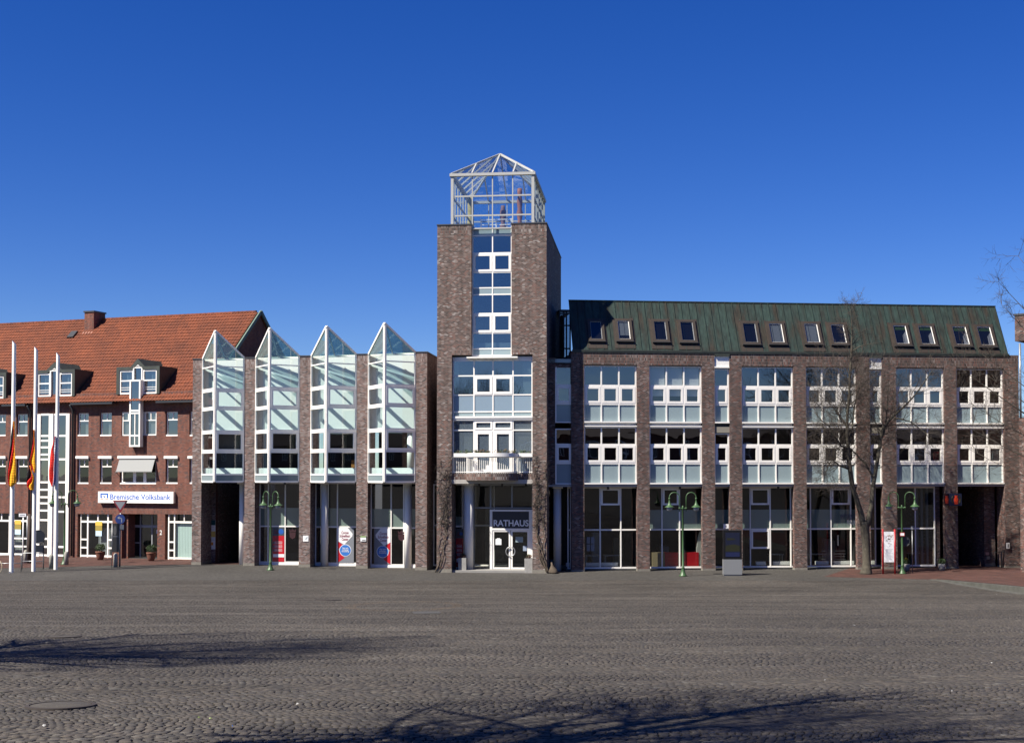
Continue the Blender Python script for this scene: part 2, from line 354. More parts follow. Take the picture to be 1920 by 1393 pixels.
def groundmat():
    m = bpy.data.materials.new('sett_ground'); m.use_nodes = True; nt = m.node_tree; b = nt.nodes['Principled BSDF']; N = nt.nodes.new
    tc = N('ShaderNodeTexCoord'); sep = N('ShaderNodeSeparateXYZ'); lnk(nt, tc.outputs['Object'], sep.inputs[0])
    # arcs of setts: rows bulge along x in bands across y
    mth = lambda op, a, b_=None: (lambda nd: (lnk(nt, a, nd.inputs[0]) if not isinstance(a, (int, float)) else setattr(nd.inputs[0], 'default_value', a),
        (lnk(nt, b_, nd.inputs[1]) if hasattr(b_, 'is_linked') else (setattr(nd.inputs[1], 'default_value', b_) if b_ is not None else None)), nd.outputs[0])[2])((lambda nd: (setattr(nd, 'operation', op), nd)[1])(N('ShaderNodeMath')))
    t = mth('MULTIPLY', sep.outputs[1], math.pi / ARC_W)
    c = mth('ABSOLUTE', mth('SINE', t)); off = mth('MULTIPLY', c, ARC_A)
    xx = mth('SUBTRACT', sep.outputs[0], off)
    cb = N('ShaderNodeCombineXYZ'); lnk(nt, xx, cb.inputs[0]); lnk(nt, sep.outputs[1], cb.inputs[1])
    vo = N('ShaderNodeTexVoronoi'); vo.feature = 'DISTANCE_TO_EDGE'; vo.inputs['Scale'].default_value = 9; vo.inputs['Randomness'].default_value = .35; lnk(nt, cb.outputs[0], vo.inputs[0])
    vc = N('ShaderNodeTexVoronoi'); vc.feature = 'F1'; vc.inputs['Scale'].default_value = 9; vc.inputs['Randomness'].default_value = .35; lnk(nt, cb.outputs[0], vc.inputs[0])
    sp = N('ShaderNodeSeparateColor'); lnk(nt, vc.outputs['Color'], sp.inputs[0])
    rp = N('ShaderNodeValToRGB'); e = rp.color_ramp.elements; e[0].color = (*SETT0, 1); e[1].color = (*SETT1, 1); lnk(nt, sp.outputs[0], rp.inputs[0])
    n = N('ShaderNodeTexNoise'); n.inputs['Scale'].default_value = .22; n.inputs['Detail'].default_value = 8; lnk(nt, tc.outputs['Object'], n.inputs[0])
    r = N('ShaderNodeMapRange'); r.inputs[1].default_value = .3; r.inputs[2].default_value = .7; r.inputs[3].default_value = .82; r.inputs[4].default_value = 1.18; lnk(nt, n.outputs[0], r.inputs[0])
    mx = N('ShaderNodeMix'); mx.data_type = 'RGBA'; mx.blend_type = 'MULTIPLY'; mx.inputs[0].default_value = 1; lnk(nt, rp.outputs[0], mx.inputs[6]); lnk(nt, r.outputs[0], mx.inputs[7])
    jr = N('ShaderNodeMapRange'); jr.inputs[1].default_value = .02; jr.inputs[2].default_value = .07; lnk(nt, vo.outputs[0], jr.inputs[0])
    mj = N('ShaderNodeMix'); mj.data_type = 'RGBA'; lnk(nt, jr.outputs[0], mj.inputs[0]); mj.inputs[6].default_value = (.03, .027, .022, 1); lnk(nt, mx.outputs[2], mj.inputs[7])
    nr = N('ShaderNodeMath'); nr.operation = 'GREATER_THAN'; lnk(nt, sep.outputs[1], nr.inputs[0]); nr.inputs[1].default_value = STONE_END
    outx = mth('GREATER_THAN', mth('SUBTRACT', mth('ABSOLUTE', sep.outputs[0]), mth('MULTIPLY', sep.outputs[1], .40)), 4.9)
    low = N('ShaderNodeMath'); low.operation = 'LESS_THAN'; lnk(nt, sep.outputs[1], low.inputs[0]); low.inputs[1].default_value = 9.2
    anyo = mth('MAXIMUM', mth('MAXIMUM', nr.outputs[0], outx), low.outputs[0])
    mn = N('ShaderNodeMix'); mn.data_type = 'RGBA'; lnk(nt, anyo, mn.inputs[0]); mn.inputs[6].default_value = (.014, .012, .009, 1); lnk(nt, mj.outputs[2], mn.inputs[7])
    lnk(nt, mn.outputs[2], b.inputs['Base Color']); b.inputs['Roughness'].default_value = .8; b.inputs['Specular IOR Level'].default_value = .35
    bp = N('ShaderNodeBump'); bp.inputs['Strength'].default_value = .5; bp.inputs['Distance'].default_value = .02; lnk(nt, jr.outputs[0], bp.inputs['Height']); lnk(nt, bp.outputs[0], b.inputs['Normal'])
    return m
ARC_W, ARC_A, STONE_END = 2.1, .36, 66.0
SETT0, SETT1 = (.033, .0305, .0275), (.075, .071, .0635)
def settmat(name, c0, c1):
    m = bpy.data.materials.new(name); m.use_nodes = True; nt = m.node_tree; b = nt.nodes['Principled BSDF']; N = nt.nodes.new
    ge = N('ShaderNodeNewGeometry'); rp = N('ShaderNodeValToRGB'); e = rp.color_ramp.elements; e[0].color = (*c0, 1); e[1].color = (*c1, 1)
    e3 = e.new(.93); e3.color = (c1[0] * .8, c1[1] * .72, c1[2] * .66, 1)
    lnk(nt, ge.outputs['Random Per Island'], rp.inputs[0])
    tc = N('ShaderNodeTexCoord'); n = N('ShaderNodeTexNoise'); n.inputs['Scale'].default_value = .22; n.inputs['Detail'].default_value = 8; lnk(nt, tc.outputs['Object'], n.inputs[0])
    r = N('ShaderNodeMapRange'); r.inputs[1].default_value = .3; r.inputs[2].default_value = .7; r.inputs[3].default_value = .80; r.inputs[4].default_value = 1.20; lnk(nt, n.outputs[0], r.inputs[0])
    mp3 = N('ShaderNodeMapping'); mp3.inputs['Scale'].default_value = (.05, .35, 1); mp3.inputs['Rotation'].default_value = (0, 0, .5); lnk(nt, tc.outputs['Object'], mp3.inputs[0])
    n6 = N('ShaderNodeTexNoise'); n6.inputs['Scale'].default_value = 1; n6.inputs['Detail'].default_value = 4; n6.inputs['Distortion'].default_value = .6; lnk(nt, mp3.outputs[0], n6.inputs[0])
    r6 = N('ShaderNodeMapRange'); r6.inputs[1].default_value = .56; r6.inputs[2].default_value = .66; r6.inputs[3].default_value = 1; r6.inputs[4].default_value = 1.22; lnk(nt, n6.outputs[0], r6.inputs[0])
    mu = N('ShaderNodeMath'); mu.operation = 'MULTIPLY'; lnk(nt, r.outputs[0], mu.inputs[0]); lnk(nt, r6.outputs[0], mu.inputs[1])
    mx = N('ShaderNodeMix'); mx.data_type = 'RGBA'; mx.blend_type = 'MULTIPLY'; mx.inputs[0].default_value = 1; lnk(nt, rp.outputs[0], mx.inputs[6]); lnk(nt, mu.outputs[0], mx.inputs[7])
    lnk(nt, mx.outputs[2], b.inputs['Base Color']); b.inputs['Roughness'].default_value = .72; b.inputs['Specular IOR Level'].default_value = .35
    n2 = N('ShaderNodeTexNoise'); n2.inputs['Scale'].default_value = 55; n2.inputs['Detail'].default_value = 3; lnk(nt, tc.outputs['Object'], n2.inputs[0])
    bp = N('ShaderNodeBump'); bp.inputs['Strength'].default_value = .5; bp.inputs['Distance'].default_value = .012; lnk(nt, n2.outputs[0], bp.inputs['Height']); lnk(nt, bp.outputs[0], b.inputs['Normal'])
    return m

# text as a flat mesh facing -v in its parent's frame, fitted to a width
def text(name, s, u0, u1, zc, v, mat, parent, h=None, ext=.004, label=None, slant=0, top=False, bold=.012):
    cu = bpy.data.curves.new('t', 'FONT'); cu.body = s; cu.extrude = ext; cu.align_x = 'CENTER'; cu.shear = slant; cu.space_line = .85; cu.offset = bold
    to = bpy.data.objects.new('t', cu); COL.objects.link(to)
    bpy.context.view_layer.update()
    me = bpy.data.meshes.new_from_object(to.evaluated_get(bpy.context.evaluated_depsgraph_get()))
    bpy.data.objects.remove(to); bpy.data.curves.remove(cu)
    xs = [q.co.x for q in me.vertices]; ys = [q.co.y for q in me.vertices]
    sx = (u1 - u0) / (max(xs) - min(xs)); sy = sx if h is None else h / (max(ys) - min(ys))
    cx, cy = (max(xs) + min(xs)) / 2, (max(ys) + min(ys)) / 2
    for q in me.vertices:
        x, y, z = q.co; q.co = ((x - cx) * sx + (u0 + u1) / 2, v - z, (y - cy) * sy + zc)
    me.name = name; me.materials.clear(); me.materials.append(mat)
    o = bpy.data.objects.new(name, me); COL.objects.link(o)
    if parent is not None: o.parent = parent
    if label: o['label'] = label
    return o

# ================================================================= GROUND
GM = groundmat()
mb = MB()
ys = [-300, -60, -6] + list(np.arange(0, 54, 6)) + list(np.arange(54, 64, .5)) + list(np.arange(64, 84, 2)) + [100, 200, 1500]
for a, b in zip(ys, ys[1:]):
    mb.poly([(-900, a, g(a)), (900, a, g(a)), (900, b, g(b)), (-900, b, g(b))])
tagit(mb.build('ground', GM, uv=False), kind='structure')
EDGE = [(-60, 70), (8, 70)] + [tuple(ground(x, y)[:2]) for x, y in ((1540, 1080.6), (1545, 1081), (1640, 1083.5), (1745, 1086))]
KPX = [(1745, 1086.5, 1085.6), (1770, 1091, 1087.3), (1800, 1097, 1089.8), (1850, 1105.5, 1094.2), (1920, 1115, 1100.8), (2010, 1127, 1110), (2200, 1150, 1129)]
_far = [tuple(ground(x, yb)[:2]) for x, yb, yt in KPX]
EDGE_X = [e[0] for e in EDGE]; EDGE_Y = [e[1] for e in EDGE]
def setts():
    rng = np.random.default_rng(3)
    s = .100; allc = []
    for j, y in enumerate(np.arange(9.3, STONE_END, s)):
        hw = .40 * y + 5.5
        w_ = s * rng.uniform(.78, 1.22, int(2 * hw / s)); x0 = -hw + np.cumsum(w_); n = len(x0)
        allc.append(np.stack([x0 - w_ / 2, np.full(n, y), w_], 1))
    A = np.concatenate(allc); n = len(A)
    def warp(a, b):
        mod = .55 + .45 * np.sin(a * .23 + b * .11 + 1.3) * np.cos(b * .31 - a * .08)
        t = b + .35 * np.sin(a * .42 + .6) + .2 * np.sin(a * .9)
        off = ARC_A * np.abs(np.sin(np.pi * t / ARC_W)) * (.5 + mod * .7)
        off = off + .42 * np.sin(2 * np.pi * b / 5.7 + a * .22) + .16 * np.sin(2 * np.pi * b / 3.1 - a * .5)
        return a + off + .25 * np.sin(b * .21), b + .10 * np.sin(a * 1.1 + b * .3) + .16 * np.sin(a * .37)
    hx = A[:, 2] / 2 - .0064; hy = (s / 2 - .0052) * rng.uniform(.9, 1.03, n)
    zt = rng.normal(0, .0022, n); tx = rng.normal(0, .03, n); ty = rng.normal(0, .03, n)
    jx_ = rng.normal(0, .003, n); jy_ = rng.normal(0, .004, n)
    base = []
    for sc_, dz in ((1.0, -.03), (1.0, .017), (.80, .0245)):
        for i, jx in ((-1, -1), (1, -1), (1, 1), (-1, 1)):
            lx = i * hx * sc_ * rng.uniform(.93, 1.0, n); ly = jx * hy * sc_ * rng.uniform(.93, 1.0, n)
            X, Y = warp(A[:, 0] + lx + jx_, A[:, 1] + ly + jy_)
            Z = 3.58 - .0617 * Y; Z = .5 * (Z + np.sqrt(Z * Z + .0225)) * (Z < 3) + Z * (Z >= 3)
            if dz > 0: Z = Z + tx * lx + ty * ly
            base.append(np.stack([X, Y, Z + dz + zt], 1))
    kx = [q[0] for q in _far][::-1]; ky = [q[1] for q in _far][::-1]      # kerb: x as a function of y
    keep = (base[4][:, 1] < np.interp(base[4][:, 0], EDGE_X, EDGE_Y)) & (base[4][:, 0] < np.interp(base[4][:, 1], ky, kx) - .04 + 50 * (base[4][:, 1] > max(ky)))
    base = [q[keep] for q in base]; n = int(keep.sum())
    V = np.stack(base, 1).reshape(-1, 3)
    fq = np.array([[0, 1, 5, 4], [1, 2, 6, 5], [2, 3, 7, 6], [3, 0, 4, 7], [4, 5, 9, 8], [5, 6, 10, 9], [6, 7, 11, 10], [7, 4, 8, 11], [8, 9, 10, 11]])
    Fq = (fq[None] + 12 * np.arange(n)[:, None, None]).reshape(-1, 4)
    me = bpy.data.meshes.new('cobblestones')
    me.vertices.add(len(V)); me.vertices.foreach_set('co', V.astype(np.float32).ravel())
    me.loops.add(Fq.size); me.loops.foreach_set('vertex_index', Fq.astype(np.int32).ravel())
    me.polygons.add(len(Fq)); me.polygons.foreach_set('loop_start', np.arange(0, Fq.size, 4, dtype=np.int32))
    smooth = np.tile(np.array([0, 0, 0, 0, 1, 1, 1, 1, 1], bool), n); me.polygons.foreach_set('use_smooth', smooth)
    # a ring of ochre stones round a former well, and a darker repaired patch
    cx, cy = base[4][:, 0], base[4][:, 1]
    rr = np.sqrt(((cx + 3.8) / 1.95) ** 2 + ((cy - 45.6) / 4.2) ** 2)
    mi = np.where((rr > .86) & (rr < 1.04) & (rng.random(n) < .55), 1, 0)
    me.polygons.foreach_set('material_index', np.repeat(mi, 9).astype(np.int32))
    me.materials.append(settmat('sett', SETT0, SETT1)); me.materials.append(settmat('sett_ochre', (.058, .046, .033), (.085, .068, .05)))
    me.update(calc_edges=True); me.validate()
    o = bpy.data.objects.new('cobblestones', me); COL.objects.link(o); tagit(o, kind='structure')
setts()
def gp(x, y, dz=0.0):
    p = ground(x, y); return (p.x, p.y, p.z + dz)
# red clinker pavements; the one on the left runs in front of the bank and into the passage
def strip(name, front, back, dz, mat, nx=24):
    mb = MB()
    def lerp(L, t):
        t *= len(L) - 1; i = min(int(t), len(L) - 2); f = t - i
        return L[i][0] * (1 - f) + L[i + 1][0] * f, L[i][1] * (1 - f) + L[i + 1][1] * f
    N = 10
    for i in range(nx):
        for j in range(N):
            q = []
            for (a, b) in ((i, j), (i + 1, j), (i + 1, j + 1), (i, j + 1)):
                p0 = lerp(front, a / nx); p1 = lerp(back, a / nx); f = b / N
                x, y = p0[0] * (1 - f) + p1[0] * f, p0[1] * (1 - f) + p1[1] * f
                q.append((x, y, g(y) + dz))
            mb.poly(q)
    return tagit(mb.build(name, mat), kind='structure')
G2 = lambda x, y: tuple(ground(x, y)[:2])
strip('pavement', [G2(-260, 1070), G2(60, 1064), G2(200, 1060.5), G2(360, 1058), G2(470, 1057.5)], [(-42, 96), (-36, 94), (-28, 91), (-22, 90), (-14, 88)], .008, PAVE)
strip('pavement', [G2(1545, 1081), G2(1640, 1083.5), G2(1745, 1086), (40, 66.8), (60, 66.8)], [(20.0, 76), (24, 78), (32, 80), (50, 84), (70, 90)], .006, PAVE, 20)
# raised pavement with its stone kerb on the right
kt = [(1745, 1086.5, 1085.6), (1770, 1091, 1087.3), (1800, 1097, 1089.8), (1850, 1105.5, 1094.2), (1920, 1115, 1100.8), (2010, 1127, 1110), (2200, 1150, 1129)]
KB = []
for x, yb, yt in kt:
    b = ground(x, yb); d = ray(x, yt); t = b.y / d.y; KB.append((b, CAM.z + d.z * t - b.z))
mbk = MB(); mbp = MB()
for (a, ha), (b, hb) in zip(KB, KB[1:]):
    dr = (b - a).normalized(); nr = Vector((-dr.y, dr.x, 0)) * (1 if -dr.y > 0 else -1)
    up = lambda p, h: (p.x, p.y, p.z + h)
    A1, B1 = a + nr * .3, b + nr * .3
    mbk.poly([up(a, 0), up(b, 0), up(b, hb), up(a, ha)]); mbk.poly([up(a, ha), up(b, hb), up(B1, hb), up(A1, ha)])
    # low granite step at the foot
    a2, b2 = a - nr * .12, b - nr * .12
    mbk.poly([up(a2, .0), up(b2, .0), up(b2, min(.07, hb * .4)), up(a2, min(.07, ha * .4))], 1)
    mbk.poly([up(a2, min(.07, ha * .4)), up(b2, min(.07, hb * .4)), up(b, min(.07, hb * .4)), up(a, min(.07, ha * .4))], 1)
    n = 8
    for j in range(n):
        f0, f1 = j / n, (j + 1) / n
        def P(p, h, f):
            y = p.y + (86 - p.y) * f; x = p.x + f * (12 + (62 - p.y) * .9)
            hh = h * max(0, 1 - f * 1.7)
            return (x, y, g(y) + hh + .010)
        a3, b3 = A1, B1
        mbp.poly([P(a3, ha, f0), P(b3, hb, f0), P(b3, hb, f1), P(a3, ha, f1)])
tagit(mbk.build('kerb', [pm('kerb_stone', (.10, .10, .085), .9, noise=.3, nscale=3, bump=.3), pm('kerb_light', (.11, .11, .10), .9, noise=.2)]), kind='structure')
tagit(mbp.build('raised_pavement', PAVE), kind='structure')

# ================================================================= OFFICE WING (right)
RF = Frame(3.40, 72.17, 6.0)
office = thing('office_building', 'long brown brick office wing with green copper mansard roof, right of the tower', 'building', RF.o, RF.yaw)
rx = lambda px, v=0, y=800: RF.hit(px, y, v)[0]
rz = lambda py, v=.12, x=1145: RF.hit(x, py, v)[1]
zS = rz(909, 0)                     # soffit above the ground floor
zE = rz(658.5, 0)                   # eaves
zH = rz(684, 0)                     # window heads
piers = [(1071.5, 1095.3), (1194.6, 1217.9), (1316.6, 1340.3), (1368.4, 1391.2), (1488.3, 1511.6), (1606.6, 1631.2), (1654.6, 1680.6), (1771.2, 1794.3), (1882.8, 1911)]
PU = [(rx(a), rx(b)) for a, b in piers]
Uend = PU[-1][1]
for i, (a, b) in enumerate(PU):
    mb = MB(); top = zH if 0 < i < 8 and i not in (2, 3, 5, 6) else zE - .02
    dp = .36 if i < 8 else 1.0
    mb.box(a, b, 0, dp, 0, zS - .1, 0); mb.box(a, b, 0, 1.0, zS - .1, zH + .22, 0)
    mb.box(a - .01, b + .01, -.012, dp + .01, -.3, .12, 1)
    mb.build('pier', [BR2, STONE], office)
# lintel bands of upright bricks between eaves and window heads
for i0, i1 in ((0, 2), (3, 5), (6, 8)):
    mb = MB(); a, b = PU[i0][0], PU[i1][1]
    segs = [a]; last = a
    mb.box(a, b, .001, 1.0, zH + .22, zE, 0)
    for k in range(i0, i1):
        mb.box(PU[k][1], PU[k + 1][0], .001, 1.0, zH, zH + .22, 0)
    mb.build('lintel', BR2S, office)
# body: side walls, floors, rear wall, passage
mb = MB()
zf = [zS - .02, rz(797)]
Wd = 11.0
mb.box(Uend - .35, Uend - .01, 1.0, Wd, 0, zE, 0)
mb.box(-.0, Uend, Wd, Wd + .3, 0, zE, 0)
mb.build('wall', BR2, office)
mb = MB()
mb.box(.1, Uend - .36, .26, Wd - .01, zS + .001, zS + .30, 0)
for z in (rz(797),): mb.box(.1, Uend - .36, .33, Wd - .01, z - .14, z + .10, 0)
mb.box(.1, Uend - .36, 1.01, Wd - .01, zE - .25, zE - .01, 0)
for i in (1, 2, 3, 4, 5, 6, 7): mb.box(PU[i][0] + .1, PU[i][0] + .22, 1.01, 5, zS + .30, zE - .26, 1)
mb.box(.2, Uend - .4, 5, 5.15, zS + .31, zE - .26, 1)
mb.build('interior', [INT, INT], office)
mb = MB(); mb.box(-1.6, Uend - .36, .06, 2.6, zS - .10, zS, 0); mb.build('soffit', OFFW, office)

zr = dict(t0=rz(689), m1=rz(723), m2=rz(757.5), b=rz(793), t1=rz(800.5), m3=rz(833.5), m4=rz(868.5), b1=rz(908))
def office_window(u0, u1, n, zt, za, zb, z0, sill, parent=office, blind=0, v=.19, extra=None, label=None, glass=None):
    f = MB(); us = [u0 + (u1 - u0) * i / n for i in range(n + 1)]
    bw = .075
    # outer verticals and mullions
    for k, u in enumerate(us):
        a = u - bw / 2 if 0 < k < n else (u if k == 0 else u - bw)
        f.box(a, a + bw, v - .05, v + .05, z0, zt)
    edge = [(us[k] + (bw if k == 0 else bw / 2), us[k + 1] - (bw if k == n - 1 else bw / 2)) for k in range(n)]
    for a, b in edge:
        f.box(a, b, v - .045, v + .045, zt - .06, zt)
        f.box(a, b, v - .045, v + .045, za - .05, za + .05)
        f.box(a, b, v - .045, v + .045, zb - .05, zb + .05)
        f.box(a, b, v - .045, v + .045, z0, z0 + .07)
        ring(f, a + .002, b - .002, zb + .052, za - .052, .125, v - .06, v + .03)
    if sill: f.box(u0 + .01, u1 - .01, v - .20, v - .052, z0 + .01, z0 + .09)
    o = f.build('window', WHITE, parent, label)
    p = MB()
    for a, b in edge:
        p.poly([(a, v, za), (b, v, za), (b, v, zt), (a, v, zt)]); p.poly([(a + .12, v - .01, zb), (b - .12, v - .01, zb), (b - .12, v - .01, za), (a + .12, v - .01, za)])
    p.build('pane', glass or GLU, o)
    s = MB()
    for a, b in edge: s.box(a, b, v + .0, v + .04, z0 + .07, zb - .05)
    s.build('spandrel', SPAN, o)
    if blind:
        q = MB()
        zbl = zt - (zt - zb) * blind
        for a, b in edge: q.box(a + .03, b - .03, v + .10, v + .11, zbl, zt - .05)
        q.build('blind', BLIND, o)
    if extra:
        for (a, b, c, d, mt, nm) in extra:
            q = MB(); q.box(a, b, v + .25, v + .45, c, d); q.build(nm, mt, o)
    return o
G = .004
bays = [(0, 1, 3), (1, 2, 3), (2, 3, 1), (3, 4, 3), (4, 5, 3), (5, 6, 1), (6, 7, 3), (7, 8, 3)]
for bi, (i, j, n) in enumerate(bays):
    u0, u1 = PU[i][1] + G, PU[j][0] - G
    top = zr['t0'] + (.10 if n == 3 else 0)
    ex = None; zb_ = zr['m2'] + .1
    L_ = u1 - u0
    if bi == 5: ex = [(u0 + L_ * .62, u0 + L_ * .85, zb_, zb_ + .75, pm('orange_board', (.45, .17, .04)), 'board')]
    if bi == 7: ex = [(u0 + L_ * .8, u0 + L_ * .93, zb_, zb_ + .75, pm('yellow_cloth', (.35, .30, .12)), 'curtain')]
    office_window(u0, u1, n, top if n == 3 else zr['t0'] - .02, zr['m1'], zr['m2'], zr['b'], True, blind={1: .78}.get(bi, 0), extra=ex, glass=GLB if bi == 1 else None)
    zb_ = zr['m4'] + .1; ex = None
    if bi == 6: ex = [(u0 + L_ * .86, u0 + L_ * .95, zb_, zb_ + .6, POSR, 'red_folder')]
    if bi == 7: ex = [(u0 + L_ * .42, u0 + L_ * .52, zb_, zb_ + .12, WHITE, 'desk_lamp'), (u0 + L_ * .84, u0 + L_ * .95, zb_, zb_ + .7, BLIND, 'paper_stack')]
    office_window(u0, u1, n, zr['t1'] if n == 3 else zr['t1'] - .33, zr['m3'], zr['m4'], zr['b1'], True, extra=ex)
    q = MB()
    if n == 3: q.box(u0, u1, .02, .24, zr['t1'] + .015, zr['t1'] + .075)
    q.box(u0, u1, .25, .32, zr['t1'] - .0, zr['b'] + .0)
    if n == 3: q.build('sill', WHITE, office)
    else: q.build('backing', DARKM, office)
    if n == 3:
        q = MB(); q.box(u0, u1, .08, .7, top, zH, 0); q.build('window_head_shade', COPPERD, office)  # dark strip paints the shadow under the lintel
    if n == 1:
        q = MB(); q.box(u0, u1, .06, .3, zr['t0'] + .03, rz(666)); q.box(u0 - .0, u1, .0, .05, zr['t0'] + .02, zr['t0'] + .09)
        q.build('panel', WHITE2, office)
        q = MB(); q.box(u0, u1, .06, .16, zr['t1'] - .30, zr['t1'] + .03); q.build('panel', pm('beige_panel', (.33, .30, .24), .7) if 'beige_panel' not in MATS else MATS['beige_panel'], office, 'beige panel between the two narrow windows')
        q = MB(); q.box(u0 - .0, u1, -.05, .9, rz(666), zE - .10); q.build('flashing', COPPERD, office)

# ground floor glazing, set back behind the piers
gv = .85
gz0, gz1, gzt = .10, zS - .12, rz(993, gv)
def shopfront(u0, u1, mull, parent, v, z0, zt, z1, openers=(), frost=None, mat=WHITE, bt=.062, name='shop_window', glass=None, label=None, base=True, tv=None):
    f = MB(); us = [u0 + bt / 2] + sorted(mull) + [u1 - bt / 2]
    for u in us: f.box(u - bt / 2, u + bt / 2, v - .05, v + .05, z0, z1)
    for a, b in zip(us, us[1:]):
        a += bt / 2; b -= bt / 2
        f.box(a, b, v - .045, v + .045, z0, z0 + .09); f.box(a, b, v - .045, v + .045, zt - .04, zt + .04); f.box(a, b, v - .045, v + .045, z1 - .08, z1)
    for (a, b, c, d) in openers: ring(f, a, b, c, d, .10, v - .06, v + .04)
    o = f.build(name, mat, parent, label)
    p = MB(); p.poly([(u0, v, z0), (u1, v, z0), (u1, v, z1), (u0, v, z1)]); p.build('pane', glass or GLG, o)
    if frost:
        q = MB(); q.poly([(u0 + .05, v + .02, frost[0]), (u1 - .05, v + .02, frost[0]), (u1 - .05, v + .02, frost[1]), (u0 + .05, v + .02, frost[1])]); q.build('frosted_band', FROST, o)
    return o
gx = lambda px, v=gv: RF.hit(px, 1000, v)[0]
fz = (gzt + .05, rz(956, gv))
shopfront(-.2, PU[0][0] + .1, [], office, gv, gz0, gzt, gz1)
shopfront(PU[0][1] - .3, PU[1][0] + .3, [gx(1125), gx(1163.8)], office, gv, gz0, gzt, gz1, [(gx(1125) + .05, gx(1163.8) - .05, rz(947, gv), gz1 - .09)])
shopfront(PU[1][0] + .31, PU[2][1] - .3, [gx(1241), gx(1274), gx(1318.5)], office, gv, gz0, gzt, gz1, [(gx(1241) + .05, gx(1274) - .05, rz(947, gv), gz1 - .09)], fz)
shopfront(PU[2][1] - .29, PU[3][0] + .3, [gx(1367)], office, gv, gz0, gzt, gz1, (), fz)
shopfront(PU[3][0] + .31, PU[4][0] + .3, [gx(1406.5), gx(1444), gx(1482.5)], office, gv, gz0, gzt, gz1, [(gx(1406.5) + .05, gx(1444) - .05, rz(947, gv), gz1 - .09), (gx(1406.5) + .05, gx(1444) - .05, rz(1030, gv), gzt - .05)], fz)
w4 = shopfront(PU[4][0] + .31, PU[5][0] + .3, [gx(1519.6), gx(1557.7), gx(1595)], office, gv, gz0, gzt, gz1, [(gx(1557.7) + .05, gx(1595) - .05, rz(947, gv), gz1 - .09)], fz)
shopfront(PU[5][0] + .31, PU[6][0] + .3, [gx(1641)], office, gv, gz0, gzt, gz1)
shopfront(PU[6][0] + .31, gx(1753), [gx(1716)], office, gv, gz0, gzt, gz1)
text('lettering', 'INTERNATION-\nRÄUME', gx(1576), gx(1622), rz(975.5, gv), gv - .055, pm('letter_blue', (.12, .14, .20), .6), w4, h=.62)
# interior of ground floor
rng_shelf = random.Random(6)
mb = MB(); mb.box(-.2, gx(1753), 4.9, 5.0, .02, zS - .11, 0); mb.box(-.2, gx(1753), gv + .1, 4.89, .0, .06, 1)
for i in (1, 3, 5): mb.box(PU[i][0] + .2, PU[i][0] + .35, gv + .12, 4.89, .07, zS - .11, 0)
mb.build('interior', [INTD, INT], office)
mb = MB()   # furniture seen through the second and later bays
mb.box(gx(1224), gx(1247), gv + .16, gv + .6, .1, rz(1036.5, gv), 0); mb.build('cupboard', pm('plywood', (.42, .33, .18), .6), office)
mb = MB(); mb.box(gx(1248), gx(1311), gv + .16, gv + .6, .1, rz(1036.5, gv)); mb.build('counter', POSR, office)
mb = MB(); pts = [(gx(1318) - .02, gv + .16)]
for k in range(9): mb.box(gx(1318) - .32 + .03 * k, gx(1318) - .30 + .03 * k + .015, gv + .2 + .03 * (k % 2), gv + .3 + .03 * (k % 2), .1, gzt - .1 - .9 * (1 - k / 8) ** 2)
mb.build('curtain', CURT, office)
for a, b in ((1063, 1075), (1100, 1160), (1420, 1438), (1452, 1484), (1532, 1556), (1566, 1604), (1637, 1645)):
    mb = MB(); mb.box(gx(a), gx(b), gv + .25, gv + .4, .22, .42); mb.build('radiator', WHITE2, office)
for a in (1722, 1731, 1741):
    mb = MB(); mb.box(gx(a), gx(a) + .13, gv + .3, gv + .42, .1, gz1 - .1); mb.build('curtain', pm('drape_grey', (.16, .17, .17), .9) if 'drape_grey' not in MATS else MATS['drape_grey'], office)
# notices on the glass beside the first pier
for qx in (1099.5, 1107.5):
    for qy in (1006, 1020): mb = MB(); mb.box(gx(qx), gx(qx + 6.5), gv - .07, gv - .055, rz(qy + 12.5, gv), rz(qy, gv)); mb.build('notice', POSG, office)
def table(u, v, w_, dpt, h, mt):
    m = MB(); m.box(u, u + w_, v, v + dpt, h - .04, h); o = m.build('table', mt, office)
    for a in (u + .05, u + w_ - .09):
        for c in (v + .05, v + dpt - .09): m = MB(); m.box(a, a + .04, c, c + .04, .07, h - .041); m.build('leg', STEEL, o)
TBL = pm('table_top', (.45, .46, .44), .5)
for px, w_ in ((1104, .9), (1140, 1.0), (1524, 1.2), (1563, 1.1), (1455, .8), (1722, .9)): table(gx(px), gv + 1.1, w_, .6, .78, TBL)
for px in (1130, 1172, 1262, 1410, 1540, 1585, 1600):
    m = MB(); m.box(gx(px), gx(px) + .55, 4.3, 4.85, .07, rng_shelf.uniform(1.1, 2.2)); m.build('shelf', rng_shelf.choice([TBL, MATS['plywood'], STEEL]), office)
m = MB(); m.box(gx(1576), gx(1578.2), gv + .5, gv + .56, rz(1026, gv), rz(1006, gv)); m.build('light_strip', WHITE2, office)  # white strip stands in for a bright vertical light
m = MB(); m.box(gx(1606), gx(1612), gv + .3, gv + .7, .1, .85); m.build('bag', pm('lime_bag', (.35, .42, .04), .6), office)
m = MB()
for k in range(5): m.box(gx(1547), gx(1592), gv + .6, gv + .63, .32 + k * .16, .36 + k * .16)
m.build('rack', STEEL, office)
# passage at the right end: side and rear wall of brown brick
mb = MB()
mb.box(gx(1753) + .02, gx(1753) + .3, gv, 10.9, 0, zS - .11, 0)
uw = RF.hit(1846, 1040, 1.25)[0]
mb.box(uw, PU[8][0] - .005, 1.25, 10.9, 0, zS - .11, 0)
mb.build('passage_wall', [BR2], office)
mb = MB(); mb.box(uw + .03, PU[8][0] - .01, 1.22, 1.245, 0, .22, 0); mb.build('plinth', STONE, office)

